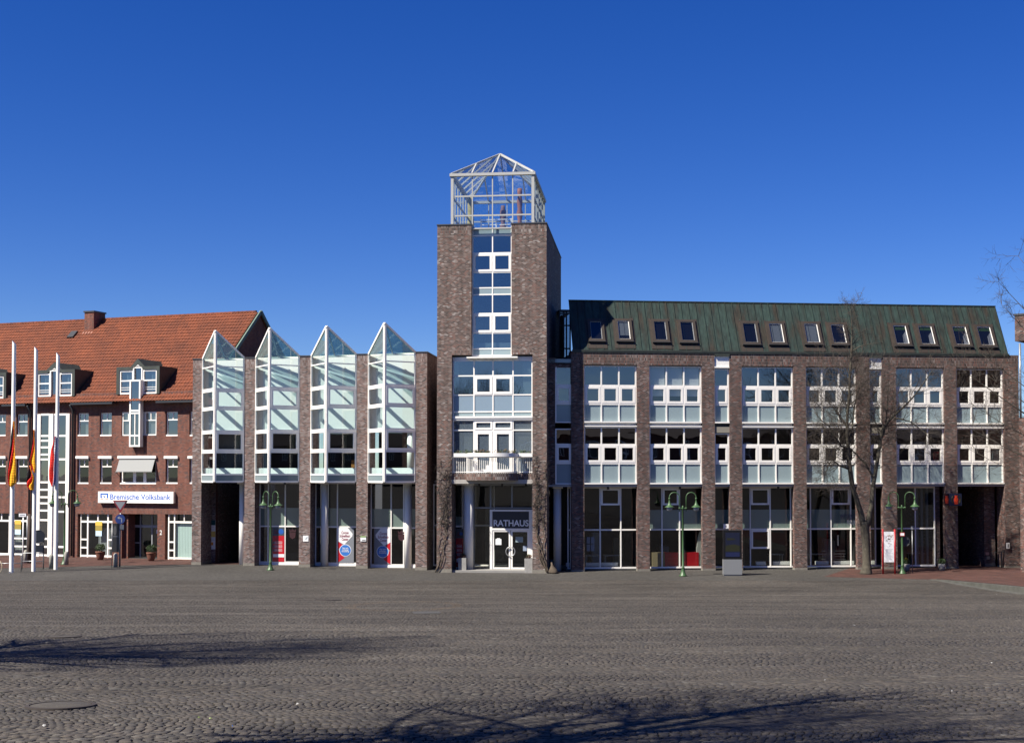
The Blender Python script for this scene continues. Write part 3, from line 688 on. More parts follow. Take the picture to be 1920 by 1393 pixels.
# mansard roof of green copper with standing seams
RS = 1.5; zR = zE + 3.02
zE2 = zE + .05
uL, uRr = -.02, rx(1892)
mb = MB()
mb.poly([(uL, -.02, zE2), (uRr, -.02, zE2), (uRr, RS, zR), (uL, RS, zR)])
SH = .22; uB, uC = uL + SH * 9.5, uL + SH * 11
mb.poly([(uL, RS, zR), (uRr, RS, zR), (uRr, 9.5, zR + .0), (uB, 9.5, zR + .0)])
mb.poly([(uL, -.02, zE2), (uL, RS, zR), (uB, 9.5, zR), (uC, 11, zE2)]); mb.poly([(uRr, RS, zR), (uRr, -.02, zE2), (uRr, 11, zE2), (uRr, 9.5, zR)])
mb.poly([(uB, 9.5, zR), (uRr, 9.5, zR), (uRr, 11, zE2), (uC, 11, zE2)])
mb.box(uL + 2.6, uRr, .3, 11, zE2 - .12, zE2 - .04, 0)
rs = Vector((0, RS + .02, zR - zE2)); rn = Vector((0, -(zR - zE2), RS + .02)).normalized()
k = 0
rng = random.Random(4)
u = uL + .05
while u < uRr:
    a = Vector((u, -.02, zE2)) + rn * .012; mb.bar(a, a + rs, .022, .05, 0, up=rn); u += .43
mb.bar((uL, -.0 + RS, zR + .01), (uRr, RS, zR + .01), .10, .06, 0)
roof = mb.build('roof', COP, office)
mb = MB(); mb.box(uL - .03, uRr + .05, -.05, -.022, zE - .02, zE + .07); mb.box(uL - .03, uRr + .05, -.035, -.003, zE - .09, zE - .025); mb.build('gutter', COPPERD, office)
sky_px = [(1100, 1134.5, 600, 642, 0), (1152, 1187, 599.5, 642, 1), (1220, 1255.5, 600.5, 643.5, 0), (1269.5, 1307, 601.5, 644.5, 0), (1387, 1425, 604, 648, 0), (1436, 1474.5, 604.5, 648, 1), (1502, 1541.5, 605, 648, 1), (1552, 1591, 606.5, 649, 3), (1669, 1708, 608, 650.5, 2), (1716, 1756.5, 609, 651, 2), (1780, 1821, 610, 652, 2), (1826.5, 1867, 610.5, 653, 2)]
def roofhit(x, y):
    lo, hi = -.02, RS
    for _ in range(30):
        v = (lo + hi) / 2; u, z = RF.hit(x, y, v)
        if z > zE2 + (v + .02) * (zR - zE2) / (RS + .02): lo = v
        else: hi = v
    return u, v, z
for (x0, x1, y0, y1, kind) in sky_px:
    um, vm, zm = roofhit((x0 + x1) / 2, (y0 + y1) / 2)
    hw = (x1 - x0) / F * 74 / 2 * .90
    _, va, za = roofhit((x0 + x1) / 2, y1); _, vb, zb = roofhit((x0 + x1) / 2, y0)
    hl = math.hypot(vb - va, zb - za) / 2
    M = Matrix.Translation((um, vm, zm)) @ Matrix(((1, 0, 0, 0), (0, rn.y * -1 * -1, rs.normalized().y, 0), (0, rn.z, rs.normalized().z, 0), (0, 0, 0, 1)))
    # local axes: x = along eaves, y = outward normal, z = up the slope
    f = MB(); f.M = M
    ring(f, -hw, hw, -hl, hl, .16, .0, .13, 0)
    f.box(-hw - .10, hw + .10, .006, .03, -hl - .40, -hl, 0); f.box(-hw - .12, -hw, .006, .028, -hl, hl + .1, 0); f.box(hw, hw + .12, .006, .028, -hl, hl + .1, 0)
    f.box(-hw - .03, hw + .03, .02, .17, -hl - .04, -hl - .002, 1)
    o = f.build('skylight', [COPBR, DARKM], office)
    f = MB(); f.M = M; ring(f, -hw + .16, hw - .16, -hl + .16, hl - .16, .026, .03, .10, 0); f.build('frame', WHITE2 if kind else GREYF, o)
    f = MB(); f.M = M; f.poly([(-hw + .17, .07, -hl + .17), (hw - .17, .07, -hl + .17), (hw - .17, .07, hl - .17), (-hw + .17, .07, hl - .17)]); f.build('pane', glassmat('glass_sky', (.35, .37, .4), .03) if 'glass_sky' not in MATS else MATS['glass_sky'], o)
    f = MB(); f.M = M; f.box(-hw + .165, hw - .165, .02, .024, -hl + .165, hl - .165); f.build('shaft', pm('shaft_dark', (.02, .022, .03), .8) if 'shaft_dark' not in MATS else MATS['shaft_dark'], o)
    if kind == 1:
        f = MB(); f.M = M; f.box(-hw + .18, hw - .2, .03, .035, -hl + .45 if x0 < 1200 else -hl + .2, hl - .2); f.build('blind', BLIND, o)
    if kind == 2:
        f = MB(); f.M = M; f.box(-hw + .18, hw - .18, .03, .035, hl - .42, hl - .19, 0)
        f.poly([(hw - .19, .036, -hl + .2), (hw - .19, .036, hl - .5), (hw - .42, .036, 0), (hw - .45, .036, -hl + .2)], 1)
        f.build('blind', [pm('green_blind', (.16, .28, .06), .7) if 'green_blind' not in MATS else MATS['green_blind'], WHITE2], o)
# link between tower and office wing
lz = lambda py: rz(py)
mb = MB(); ul = RF.hit(1041, 760, .12)[0]
mb.box(-2.2, ul - .005, .10, .4, zS, rz(672), 0); mb.box(ul, .0, .14, .4, rz(690), rz(683), 0)
mb.build('link_wall', BR2, office)
office_window(ul, -.005, 1, zr['t0'] + .02, zr['m1'], zr['m2'], zr['b'], False)
office_window(ul, -.005, 1, zr['t1'] - .1, zr['m3'], zr['m4'], zr['b1'], False)
mb = MB(); mb.box(-2.2, -.0, .1, 3.0, rz(681), rz(674), 0); mb.build('link_roof', [SPAN, DARKM], office)
mb = MB(); mb.box(-2.2, 1.0, 3.2, 3.3, zS, 12, 0);  mb.build('interior', INTD, office)
# glazed stair box behind the link
zt_ = RF.hit(1060, 585, 6)[1]
sb = MB(); us = [RF.hit(q, 620, 6)[0] for q in (1049, 1057, 1062, 1069)]
for u in us: sb.box(u - .04, u + .04, 5.95, 6.05, 10.5, zt_)
for z in (11.6, 13.0, 14.4, zt_ - .1): sb.box(us[0] + .05, us[-1] - .05, 5.955, 6.045, z - .04, z + .04)
sb.box(us[0] - .05, us[-1] + .1, 5.8, 9, zt_, zt_ + .12); sb.box(us[0], us[-1], 8.8, 9, 10, zt_)
st = sb.build('stair_glazing', DARKM, office)
sb = MB(); sb.poly([(us[0], 6.0, 10.5), (us[-1], 6.0, 10.5), (us[-1], 6.0, zt_), (us[0], 6.0, zt_)]); sb.build('pane', GLU, st)
# round columns and downlights
def column(parent, u, v, r, z1, label=None):
    m = MB(); m.lathe([(r, 0), (r, z1)], (u, v, 0), 24)
    m.box(u - r - .06, u + r + .06, v - r - .06, v + r + .06, z1, z1 + .10); return m.build('column', WHITE2, parent, label)
column(office, RF.hit(1045, 1000, .9)[0], .9, .22, zS - .21)
for px in (1140, 1275, 1459, 1820):
    m = MB(); u = RF.hit(px, 912, .5)[0]; m.lathe([(.07, zS - .26), (.07, zS - .1)], (u, .5, 0), 10); m.build('downlight', DARKM, office)

# ================================================================= TOWER
TF = Frame(-4.15, 71.6, -6.1)
tower = thing('brick_tower', 'tall brick entrance tower crowned by a glass lantern', 'tower', TF.o, TF.yaw)
tx = lambda px, v=0, y=760: TF.hit(px, y, v)[0]
tz = lambda py, v=0, x=923: TF.hit(x, py, v)[1]
U0, U1 = 0.0, tx(1025)
fl = tx(883.5); fr_ = tx(959); pl = tx(847); pr = tx(998.3)
zT = 19.2; zC = tz(665); TD = 11.6; zq_ = tz(906, 0) - .02
for (a, b, c) in ((U0, fl, (U0, pl)), (fr_, U1, (pr, U1))):
    mb = MB()
    mb.box(a, b, 0, TD, zC + .26, zT - .45, 0)
    mb.box(a, b, 0, TD, zT - .45, zT, 1)
    mb.box(c[0], c[1], 0, 1.6, 0, zq_, 0); mb.box(c[0], c[1], 0, TD, zq_, zC + .26, 0)
    x0, x1 = (c[1], b) if a == U0 else (a, c[0])
    mb.box(x0, x1, 0.002, TD, zC, zC + .26, 1)
    mb.box(c[0] - .012, c[1] + .012, -.015, 1, -.2, .20, 2)
    o = mb.build('brick_wall', [BR, BRS, STONE], tower)
    mb = MB(); mb.box(a - .03, b + .03, -.03, TD + .03, zT, zT + .07); mb.build('coping', CAPM, o)
mb = MB(); mb.box(fl + .001, fr_ - .001, TD - .3, TD - .01, 0, zT - .02); mb.box(pl, fl, TD - .3, TD - .01, 0, zC); mb.build('rear_wall', BR, tower)
# narrow glazed strip
zl0 = tz(428.5, .35); zb0 = tz(667.5, .35)
v = .35; f = MB(); um = tx(923.6, v, 540); a, b = fl + .004, fr_ - .004
for u in (a + .03, um, b - .03): f.box(u - .03, u + .03, v - .05, v + .05, zb0, zl0)
rows = [429, 442, 475, 511, 540, 552.5, 588, 624.5, 654, 667]
zz = [tz(y, v) for y in rows]
for p, q in ((a + .06, um - .03), (um + .03, b - .06)):
    for z in zz: f.box(p, q, v - .045, v + .045, z - .035, z + .035)
    for i in (2, 6): ring(f, p + .002, q - .002, zz[i + 1] + .037, zz[i] - .037, .12, v - .07, v + .03)
strip_w = f.build('window', WHITE, tower)
p = MB(); p.poly([(a, v, zb0), (b, v, zb0), (b, v, zz[1]), (a, v, zz[1])]); p.build('pane', GLT, strip_w)
s = MB()
for i in (0, 4, 8):
    for pp, q in ((a + .06, um - .03), (um + .03, b - .06)): s.box(pp, q, v - .03, v + .02, zz[i + 1] + .035, zz[i] - .035)
s.build('spandrel', SPAN, strip_w)
s = MB(); s.box(a, b, v + .2, v + .22, zz[8] + .03, zz[8] + .35); s.build('blind', BLIND, strip_w)
mb = MB(); mb.box(a - .25, b + .35, -.12, .30, tz(671.5), tz(669)); mb.build('ledge', WHITE2, tower)
# wide upper window above the balcony
v = .30; a, b = pl + .01, pr - .005
cu = [a, tx(888.8, v), tx(924.5, v), tx(962, v), b]
zw = [tz(y, v) for y in (676, 704.5, 740.5, 772, 782)]
f = MB()
for i, u in enumerate(cu):
    o_ = .0 if 0 < i < 4 else (.035 if i == 0 else -.035)
    f.box(u - .035 + o_, u + .035 + o_, v - .05, v + .05, zw[4], zw[0])
ed = [(cu[i] + (.07 if i == 0 else .035), cu[i + 1] - (.07 if i == 3 else .035)) for i in range(4)]
for i, (p, q) in enumerate(ed):
    for z in zw: f.box(p, q, v - .045, v + .045, z - .035, z + .035)
    if i in (1, 2): ring(f, p + .002, q - .002, zw[2] + .037, zw[1] - .037, .14, v - .07, v + .03)
f.box(a, b, v - .16, v - .052, zw[4] - .06, zw[4] + .05)
ww = f.build('window', WHITE, tower)
p = MB(); p.poly([(a, v, zw[2]), (b, v, zw[2]), (b, v, zw[0]), (a, v, zw[0])]); p.build('pane', GLT, ww)
s = MB(); s.box(a, b, v - .02, v + .02, zw[4], zw[3] - .036, 0); s.box(a, b, v - .02, v + .02, zw[3] + .036, zw[2] - .036, 1); s.build('spandrel', [SPAN, PANEL], ww)
s = MB(); s.box(b - .55, b - .08, v + .12, v + .16, zw[3] + .9, zw[0] - .1); s.box(a + .06, a + .3, v + .12, v + .16, zw[3] + .9, zw[0] - .1); s.build('curtain', CURT, ww)
m = MB(); rgp = random.Random(2)
for uu in (a + .75, a + .95, b - .9, b - .72, b - .55): 
    for _ in range(26): q0_ = Vector((uu + rgp.gauss(0, .06), v + .14 + rgp.gauss(0, .03), zw[2] + .12 + abs(rgp.gauss(0, .13)))); m.poly([q0_, q0_ + Vector((.05, 0, .03)), q0_ + Vector((.01, .01, .10))])
m.build('sill_plants', LEAF, ww, uv=False)
mb = MB(); mb.box(a, b, .26, TD - .4, zw[0] + .036, tz(669.5, v), 1); mb.box(a, b, .32, TD - .4, tz(669.5, v) + .003, zC - .01, 0); mb.build('window_head_shade', [DARKM, WHITE2], tower)  # white header; the dark strip above it paints the shadow band
# balcony level: doors, balcony slab, railing
zd = [tz(y, v) for y in (788, 806.5, 886)]
f = MB()
for i, u in enumerate(cu):
    o_ = .0 if 0 < i < 4 else (.035 if i == 0 else -.035)
    f.box(u - .035 + o_, u + .035 + o_, v - .05, v + .05, zd[2], zd[0])
for i, (p, q) in enumerate(ed):
    for z in zd[:2]: f.box(p, q, v - .045, v + .045, z - .035, z + .035)
    if i in (1, 2):
        ring(f, p + .002, q - .002, zd[1] + .037, zd[0] - .037, .10, v - .07, v + .03)
        ring(f, p + .002, q - .002, zd[2], zd[1] - .037, .18, v - .07, v + .03)
f.box(a, b, v - .12, v - .052, zd[0] + .02, zd[0] + .1)
wd = f.build('balcony_door', WHITE, tower)
p = MB(); p.poly([(a, v, zd[2]), (b, v, zd[2]), (b, v, zd[0]), (a, v, zd[0])]); p.build('pane', GLD, wd)
s = MB(); s.box(b - .98, b - .12, v + .12, v + .16, zd[2], zd[0] - .1); s.box(a + .62, a + 1.05, v + .12, v + .16, zd[2], zd[1] - .1); s.build('curtain', CURT, wd)
mb = MB(); mb.box(pl, pr, .28, TD - .4, zd[0] + .04, zw[4] - .04); mb.build('floor_slab', [DARKM], tower)
zsl1, zsl0 = tz(887.5, 0), tz(900.5, 0)
def bow(u):          # the balcony bows forward in the middle
    uc = (pl + pr) / 2; hwid = 1.42; t = (u - uc) / hwid
    return .10 - (.95 * math.sqrt(max(0, 1 - t * t)) if abs(t) < 1 else 0) * 1.0
NB = 40; ub = [pl + (pr - pl) * i / NB for i in range(NB + 1)]
mb = MB()
for p, q in zip(ub, ub[1:]):
    mb.poly([(p, bow(p), zsl0), (q, bow(q), zsl0), (q, bow(q), zsl1), (p, bow(p), zsl1)], 0)
    mb.poly([(p, bow(p), zsl1), (q, bow(q), zsl1), (q, .24, zsl1), (p, .24, zsl1)], 1)
    mb.poly([(q, bow(q), zsl0), (p, bow(p), zsl0), (p, .24, zsl0), (q, .24, zsl0)], 1)
bal = mb.build('balcony', [BRS, OFFW], tower)
zrl = tz(857, -.3)
m = MB()
for z, h in ((zrl, .06), (zsl1 + .08, .04)):
    for p, q in zip(ub, ub[1:]): m.bar((p, bow(p) + .05, z), (q, bow(q) + .05, z), .04, h)
L = 0; last = None
for i in range(400):
    u = pl + .05 + (pr - pl - .1) * i / 399; P_ = Vector((u, bow(u) + .05, 0))
    if last is None or (P_ - last).length > .105:
        m.box(u - .012, u + .012, P_.y - .012, P_.y + .012, zsl1, zrl); last = P_
m.build('railing', WHITE, bal)
m = MB(); uc = tx(916, -.6); m.box(uc - .1, uc + .1, bow(uc) + .0, bow(uc) + .02, tz(885, -.7), tz(872, -.7)); m.build('plate', WHITE, bal)
# entrance
ev = 1.55; zs_ = tz(906, 0)
mb = MB(); mb.box(pl + .001, pr - .001, .06, 6, zs_ - .02, zs_ + .2); mb.build('soffit', OFFW, tower)
ex_ = lambda px: TF.hit(px, 1000, ev)[0]; ez = lambda py: TF.hit(930, py, ev)[1]
f = MB(); e0, e1 = ex_(888.5), ex_(999)
zt1, zt2, zk, zdr = ez(913), ez(955), ez(990), .08
ztop = zs_ - .04
for u in (e0, ex_(920), ex_(960), e1): f.box(u - .04, u + .04, ev - .05, ev + .05, zt2 + .06, ztop)
for p, q in zip((e0, ex_(920), ex_(960)), (ex_(920), ex_(960), e1)):
    f.box(p + .041, q - .041, ev - .045, ev + .045, zt2 + .06, zt2 + .12); f.box(p + .041, q - .041, ev - .045, ev + .045, ztop - .12, ztop)
f.box(e0 - .04, e0 + .04, ev - .05, ev + .05, .05, zt2 + .06); f.box(e0 + .04, ex_(919), ev - .045, ev + .045, .05, .12)
ent = f.build('entrance_glazing', GREYF, tower)
p = MB(); p.poly([(e0, ev, .05), (e1, ev, .05), (e1, ev, ztop), (e0, ev, ztop)]); p.build('pane', GLG, ent)
f = MB(); q0, q1 = ex_(919), ex_(999)
f.box(q0, q0 + .14, ev - .16, ev - .052, .05, zt2); f.box(q1 - .2, q1, ev - .16, ev - .052, .05, zt2)
f.box(q0 + .14, q1 - .2, ev - .16, ev - .052, zt2 - .10, zt2); f.box(q0 + .14, q1 - .2, ev - .16, ev - .052, zk - .1, zk)
por = f.build('door_frame', WHITE2, tower)
mb = MB(); mb.box(q0 + .14, q1 - .2, ev - .12, ev - .054, zk, zt2 - .10, 0); sg = mb.build('sign_panel', DARKM, por)
text('lettering', 'RATHAUS', ex_(926), ex_(991.5), (zk + zt2 - .1) / 2 - .18, ev - .125, pm('letter_grey', (.75, .76, .78), .45), sg, h=.36, bold=.02)
dm = (q0 + .14 + q1 - .2) / 2; zdt = zk - .1
for s_, (p, q) in ((-1, (q0 + .14, dm - .01)), (1, (dm + .01, q1 - .2))):
    f = MB(); ring(f, p + .005, q - .005, .125, zdt - .005, .09, ev - .13, ev - .06); dd = f.build('door', WHITE2, por)
    f = MB(); f.poly([(p + .09, ev - .10, .17), (q - .09, ev - .10, .17), (q - .09, ev - .10, zdt - .1), (p + .09, ev - .10, zdt - .1)]); f.build('pane', GLG, dd)
    pts = [(dm + s_ * (.045 + .21 * math.sin(t)), ev - .20, 1.10 + .24 * math.cos(t)) for t in [math.pi * i / 14 for i in range(15)]]
    f = MB(); f.tube(pts, .03, 10); f.tube([pts[1], (pts[1][0], ev - .12, pts[1][2])], .012, 6); f.tube([pts[-2], (pts[-2][0], ev - .12, pts[-2][2])], .012, 6); f.build('handle', STEEL, dd)
    f = MB()
    if s_ < 0: f.box(ex_(929.5), ex_(940.5), ev - .112, ev - .106, ez(1021), ez(1010)); f.box(ex_(932), ex_(938), ev - .112, ev - .106, ez(1010), ez(1008.5))
    else:
        f.box(ex_(967), ex_(981), ev - .112, ev - .106, ez(1016), ez(1006), 1); f.box(ex_(981), ex_(988), ev - .112, ev - .106, ez(1032), ez(1022.5), 2)
    f.build('notice', [POSW, SPAN, pm('notice_blue', (.35, .42, .55), .4)][:3], dd)
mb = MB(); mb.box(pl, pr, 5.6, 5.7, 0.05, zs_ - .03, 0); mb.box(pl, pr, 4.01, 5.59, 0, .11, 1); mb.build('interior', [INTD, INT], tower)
mb = MB(); mb.box(pl + 0.001, pr - .001, .15, 4.0, -.2, .12); mb.build('entrance_step', SLAB, tower)
column(tower, TF.hit(878.5, 1000, 1.2)[0], 1.2, .27, zs_ - .13)
for px in (898.5, 941.5, 985.5):
    m = MB(); u = TF.hit(px, 908, .8)[0]; m.lathe([(.06, zs_ - .2), (.06, zs_ - .02)], (u, .8, 0), 10); m.build('downlight', DARKM, tower)
# side glazing left of the entrance, set inside the tower's open ground floor
gw0, gw1 = TF.hit(812, 1000, 1.8)[0], TF.hit(869, 1000, 1.8)[0]
shopfront(gw0 + .35, gw1, [], tower, 1.8, .1, tz(987, 1.8), zs_ - .04, frost=(tz(987, 1.8) + .05, tz(969, 1.8)))
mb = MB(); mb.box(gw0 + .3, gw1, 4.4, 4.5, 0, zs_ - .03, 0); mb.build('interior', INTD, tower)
# poster on the glass left of the entrance column
def poster_left(u0, u1, v, z0, z1, parent):
    h = z1 - z0; m = MB(); m.box(u0, u1, v - .012, v - .004, z0, z1 - .25 * h, 0); m.box(u0, u1, v - .0105, v - .0045, z1 - .25 * h + .001, z1, 2)
    m.box(u0 + .03, u1, v - .017, v - .013, z0 + .13 * h, z0 + .22 * h, 1)
    for k in range(3):
        zc = z0 + (.33 + .11 * k) * h
        ring(m, u0 + .18 * (u1 - u0), u0 + .80 * (u1 - u0), zc - .035 * h, zc + .035 * h, .012, v - .017, v - .013, 1)
        m.box(u0 + .02, u0 + .17 * (u1 - u0), v - .017, v - .013, zc - .03 * h, zc + .03 * h, 2)
    o = m.build('poster', [POSR, POSW, POSD], parent)
    m = MB(); cx_, cz = u0 + .72 * (u1 - u0), z1 - .13 * h; r = .22 * (u1 - u0)
    m.plate([(cx_ + r * math.cos(t), v - .013, cz + r * math.sin(t)) for t in [2 * math.pi * i / 28 for i in range(28)]], (0, -1, 0), .004); m.build('badge', POSB, o)
    text('lettering', 'Corona\nSchnelltest', u0 + .05, u0 + .5 * (u1 - u0), cz, v - .014, INK, o, h=.25)
    for k in range(3):
        zc = z0 + (.33 + .11 * k) * h
        text('lettering', ['Mit Termin', 'Ohne Termin', 'Kostenlos'][k], u0 + .25 * (u1 - u0), u0 + .74 * (u1 - u0), zc, v - .014, POSW, o, h=.06)
    return o
pv = 1.75
poster_left(TF.hit(855, 1020, pv)[0], TF.hit(868.5, 1020, pv)[0], pv, TF.hit(860, 1063, pv)[1], TF.hit(860, 991, pv)[1], tower)
# glass lantern
lv = .12; LD = 7.3
l0, l1 = TF.hit(848.2, 350, lv)[0], TF.hit(999.3, 350, lv)[0]
zb_, ze_ = tz(430, lv), tz(330, lv)
ap = Vector(((l0 + l1) / 2, lv + LD / 2, 0)); ap.z = TF.hit(936, 289.5, ap.y)[1]
f = MB(); bw = .06
zrow = [zb_ + .05, tz(404, lv), tz(367.5, lv)]
ucol = [l0 + (l1 - l0) * i / 4 for i in range(5)]; vcol = [lv + LD * i / 7 for i in range(8)]
for c in ((l0, lv), (l1, lv), (l0, lv + LD), (l1, lv + LD)): f.box(c[0] - .075, c[0] + .075, c[1] - .075, c[1] + .075, zb_, ze_)
for vv in (lv, lv + LD):
    for u in ucol[1:-1]: f.box(u - bw / 2, u + bw / 2, vv - .04, vv + .04, zb_, ze_)
    for p, q in zip(ucol, ucol[1:]):
        pp = p + (.10 if p == l0 else bw / 2); qq = q - (.10 if q == ucol[-1] else bw / 2)
        for z in zrow: f.box(pp, qq, vv - .037, vv + .037, z - .04, z + .04)
for u in (l0, l1):
    for vv in vcol[1:-1]: f.box(u - .04, u + .04, vv - bw / 2, vv + bw / 2, zb_, ze_)
    for p, q in zip(vcol, vcol[1:]):
        pp = p + (.10 if p == vcol[0] else bw / 2); qq = q - (.10 if q == vcol[-1] else bw / 2)
        for z in zrow: f.box(u - .037, u + .037, pp, qq, z - .04, z + .04)
f.box(l0 - .14, l1 + .14, lv - .14, lv + .10, ze_, ze_ + .15); f.box(l0 - .14, l1 + .14, lv + LD - .10, lv + LD + .14, ze_, ze_ + .15)
f.box(l0 - .14, l0 + .10, lv + .10, lv + LD - .10, ze_, ze_ + .15); f.box(l1 - .10, l1 + .14, lv + .10, lv + LD - .10, ze_, ze_ + .15)
zt_ = ze_ + .15
cs = [Vector((l0 - .05, lv - .05, zt_)), Vector((l1 + .05, lv - .05, zt_)), Vector((l1 + .05, lv + LD + .05, zt_)), Vector((l0 - .05, lv + LD + .05, zt_))]
for c in cs: f.bar(c, ap, .10, .10)
for i in range(4):
    A_, B_ = cs[i], cs[(i + 1) % 4]; n = 4 if i % 2 == 0 else 7
    for k in range(1, n):
        t = k / n; s0 = A_.lerp(B_, t)
        hgt = 1 - abs(2 * t - 1)
        mid = (A_ + B_) / 2; e = s0 + (ap - mid) * hgt
        f.bar(s0, e, .075, .09)
lant = f.build('lantern', pm('lantern_frame', (.52, .52, .49), .45), tower)
p = MB()
for vv in (lv, lv + LD): p.poly([(l0, vv, zb_), (l1, vv, zb_), (l1, vv, ze_), (l0, vv, ze_)])
for u in (l0, l1): p.poly([(u, lv, zb_), (u, lv + LD, zb_), (u, lv + LD, ze_), (u, lv, ze_)])
for i in range(4): p.poly([cs[i], cs[(i + 1) % 4], ap])
p.build('pane', GLL, lant)
mb = MB(); mb.box(fl + .005, fr_ - .005, v + .12, TD - .31, zb_ - .3, zb_ - .03, 0); mb.build('platform', WHITE2, tower)
# railing and carved posts inside the lantern
m = MB()
for vv in (2.2, 5.6):
    for z in (.35, .65, .95): m.bar((fl + .2, vv, zb_ + z), (fr_ - .2, vv, zb_ + z), .03)
    for u in (fl + .25, (fl + fr_) / 2, fr_ - .25): m.bar((u, vv, zb_), (u, vv, zb_ + 1.0), .05)
m.build('railing', WHITE2, lant)
def carved(px, py0, v_, col, nm, lab, r=.16, seed=1):
    u, z1 = TF.hit(px, py0, v_); rg = random.Random(seed); z0 = zb_ - .03; n = 12; pr_ = []
    for i in range(n + 1):
        t = i / n; pr_.append((r * (1 + .28 * rg.uniform(-1, 1)) * (1 if t < .95 else .8), z0 + (z1 - z0) * t))
    wv = TF.o + TF.u * u + TF.v * v_
    m = MB(); m.lathe([(a, b - z0) for a, b in pr_], (0, 0, 0), 14)
    o = m.build('carved_post', pm(nm, col, .8, noise=.3, nscale=6)); o.location = (wv.x, wv.y, z0)
    tagit(o, lab, 'sculpture', 'carved posts inside the glass lantern')
carved(882.5, 371, 3.2, (.52, .42, .14), 'yellow_wood', 'yellow carved wooden post at the left inside the glass lantern', .17, 2)
carved(943, 386, 3.6, (.22, .11, .10), 'purple_wood', 'short purplish carved wooden post in the middle of the glass lantern', .15, 5)
carved(974.5, 354, 2.6, (.36, .13, .06), 'red_wood', 'tall reddish carved wooden post at the right inside the glass lantern', .15, 9)

# ================================================================= ORIEL WING (left of the tower)
LF = Frame(-18.65, 77.8, -6.1)
wing = thing('oriel_wing', 'brick wing with four pointed glass oriels between stepped piers, left of the tower', 'building', LF.o, LF.yaw)
pp = [(361, 379, 77.8), (457.8, 479, 76.9), (561.5, 583, 75.8), (668.5, 690.3, 74.7), (779.3, 801, 73.4)]
LP = []
for a, b, D in pp:
    A_, B_ = LF.loc(at(a, 800, D)), LF.loc(at(b, 800, D)); LP.append((A_.x, B_.x, A_.y))
zP = at(790, 661.5, 73.4).z
BRP = brickmat('clinker_pink', [(0, (.16, .095, .085)), (.2, (.24, .145, .125)), (.4, (.10, .07, .068)), (.5, (.30, .22, .20)), (.62, (.22, .105, .08)), (.72, (.26, .20, .185)), (.85, (.36, .30, .28)), (.94, (.07, .055, .055))], (.30, .27, .25), mort=.013)
BRPS = brickmat('clinker_pink_soldier', [(0, (.16, .095, .085)), (.3, (.24, .145, .125)), (.5, (.30, .22, .20)), (.7, (.26, .20, .185)), (.85, (.36, .30, .28))], (.30, .27, .25), mort=.013, soldier=True, offset=0)
BACK = 9.0
for i, (a, b, v) in enumerate(LP):
    mb = MB(); vb = LP[i - 1][2] + 1.3 if i else v + 2.6
    if i == 4: vb = v + 9.5
    mb.box(a, b, v, vb, 0, zP - .50, 0); mb.box(a + .001, b - .001, v + .001, vb, zP - .5, zP, 1)
    mb.box(a - .01, b + .01, v - .012, vb - .2, -.3, .17, 2)
    o = mb.build('pier', [BRP, BRPS, STONE], wing)
    mb = MB(); mb.box(a - .03, b + .03, v - .03, vb + .02, zP, zP + .07); mb.build('coping', CAPM, o)
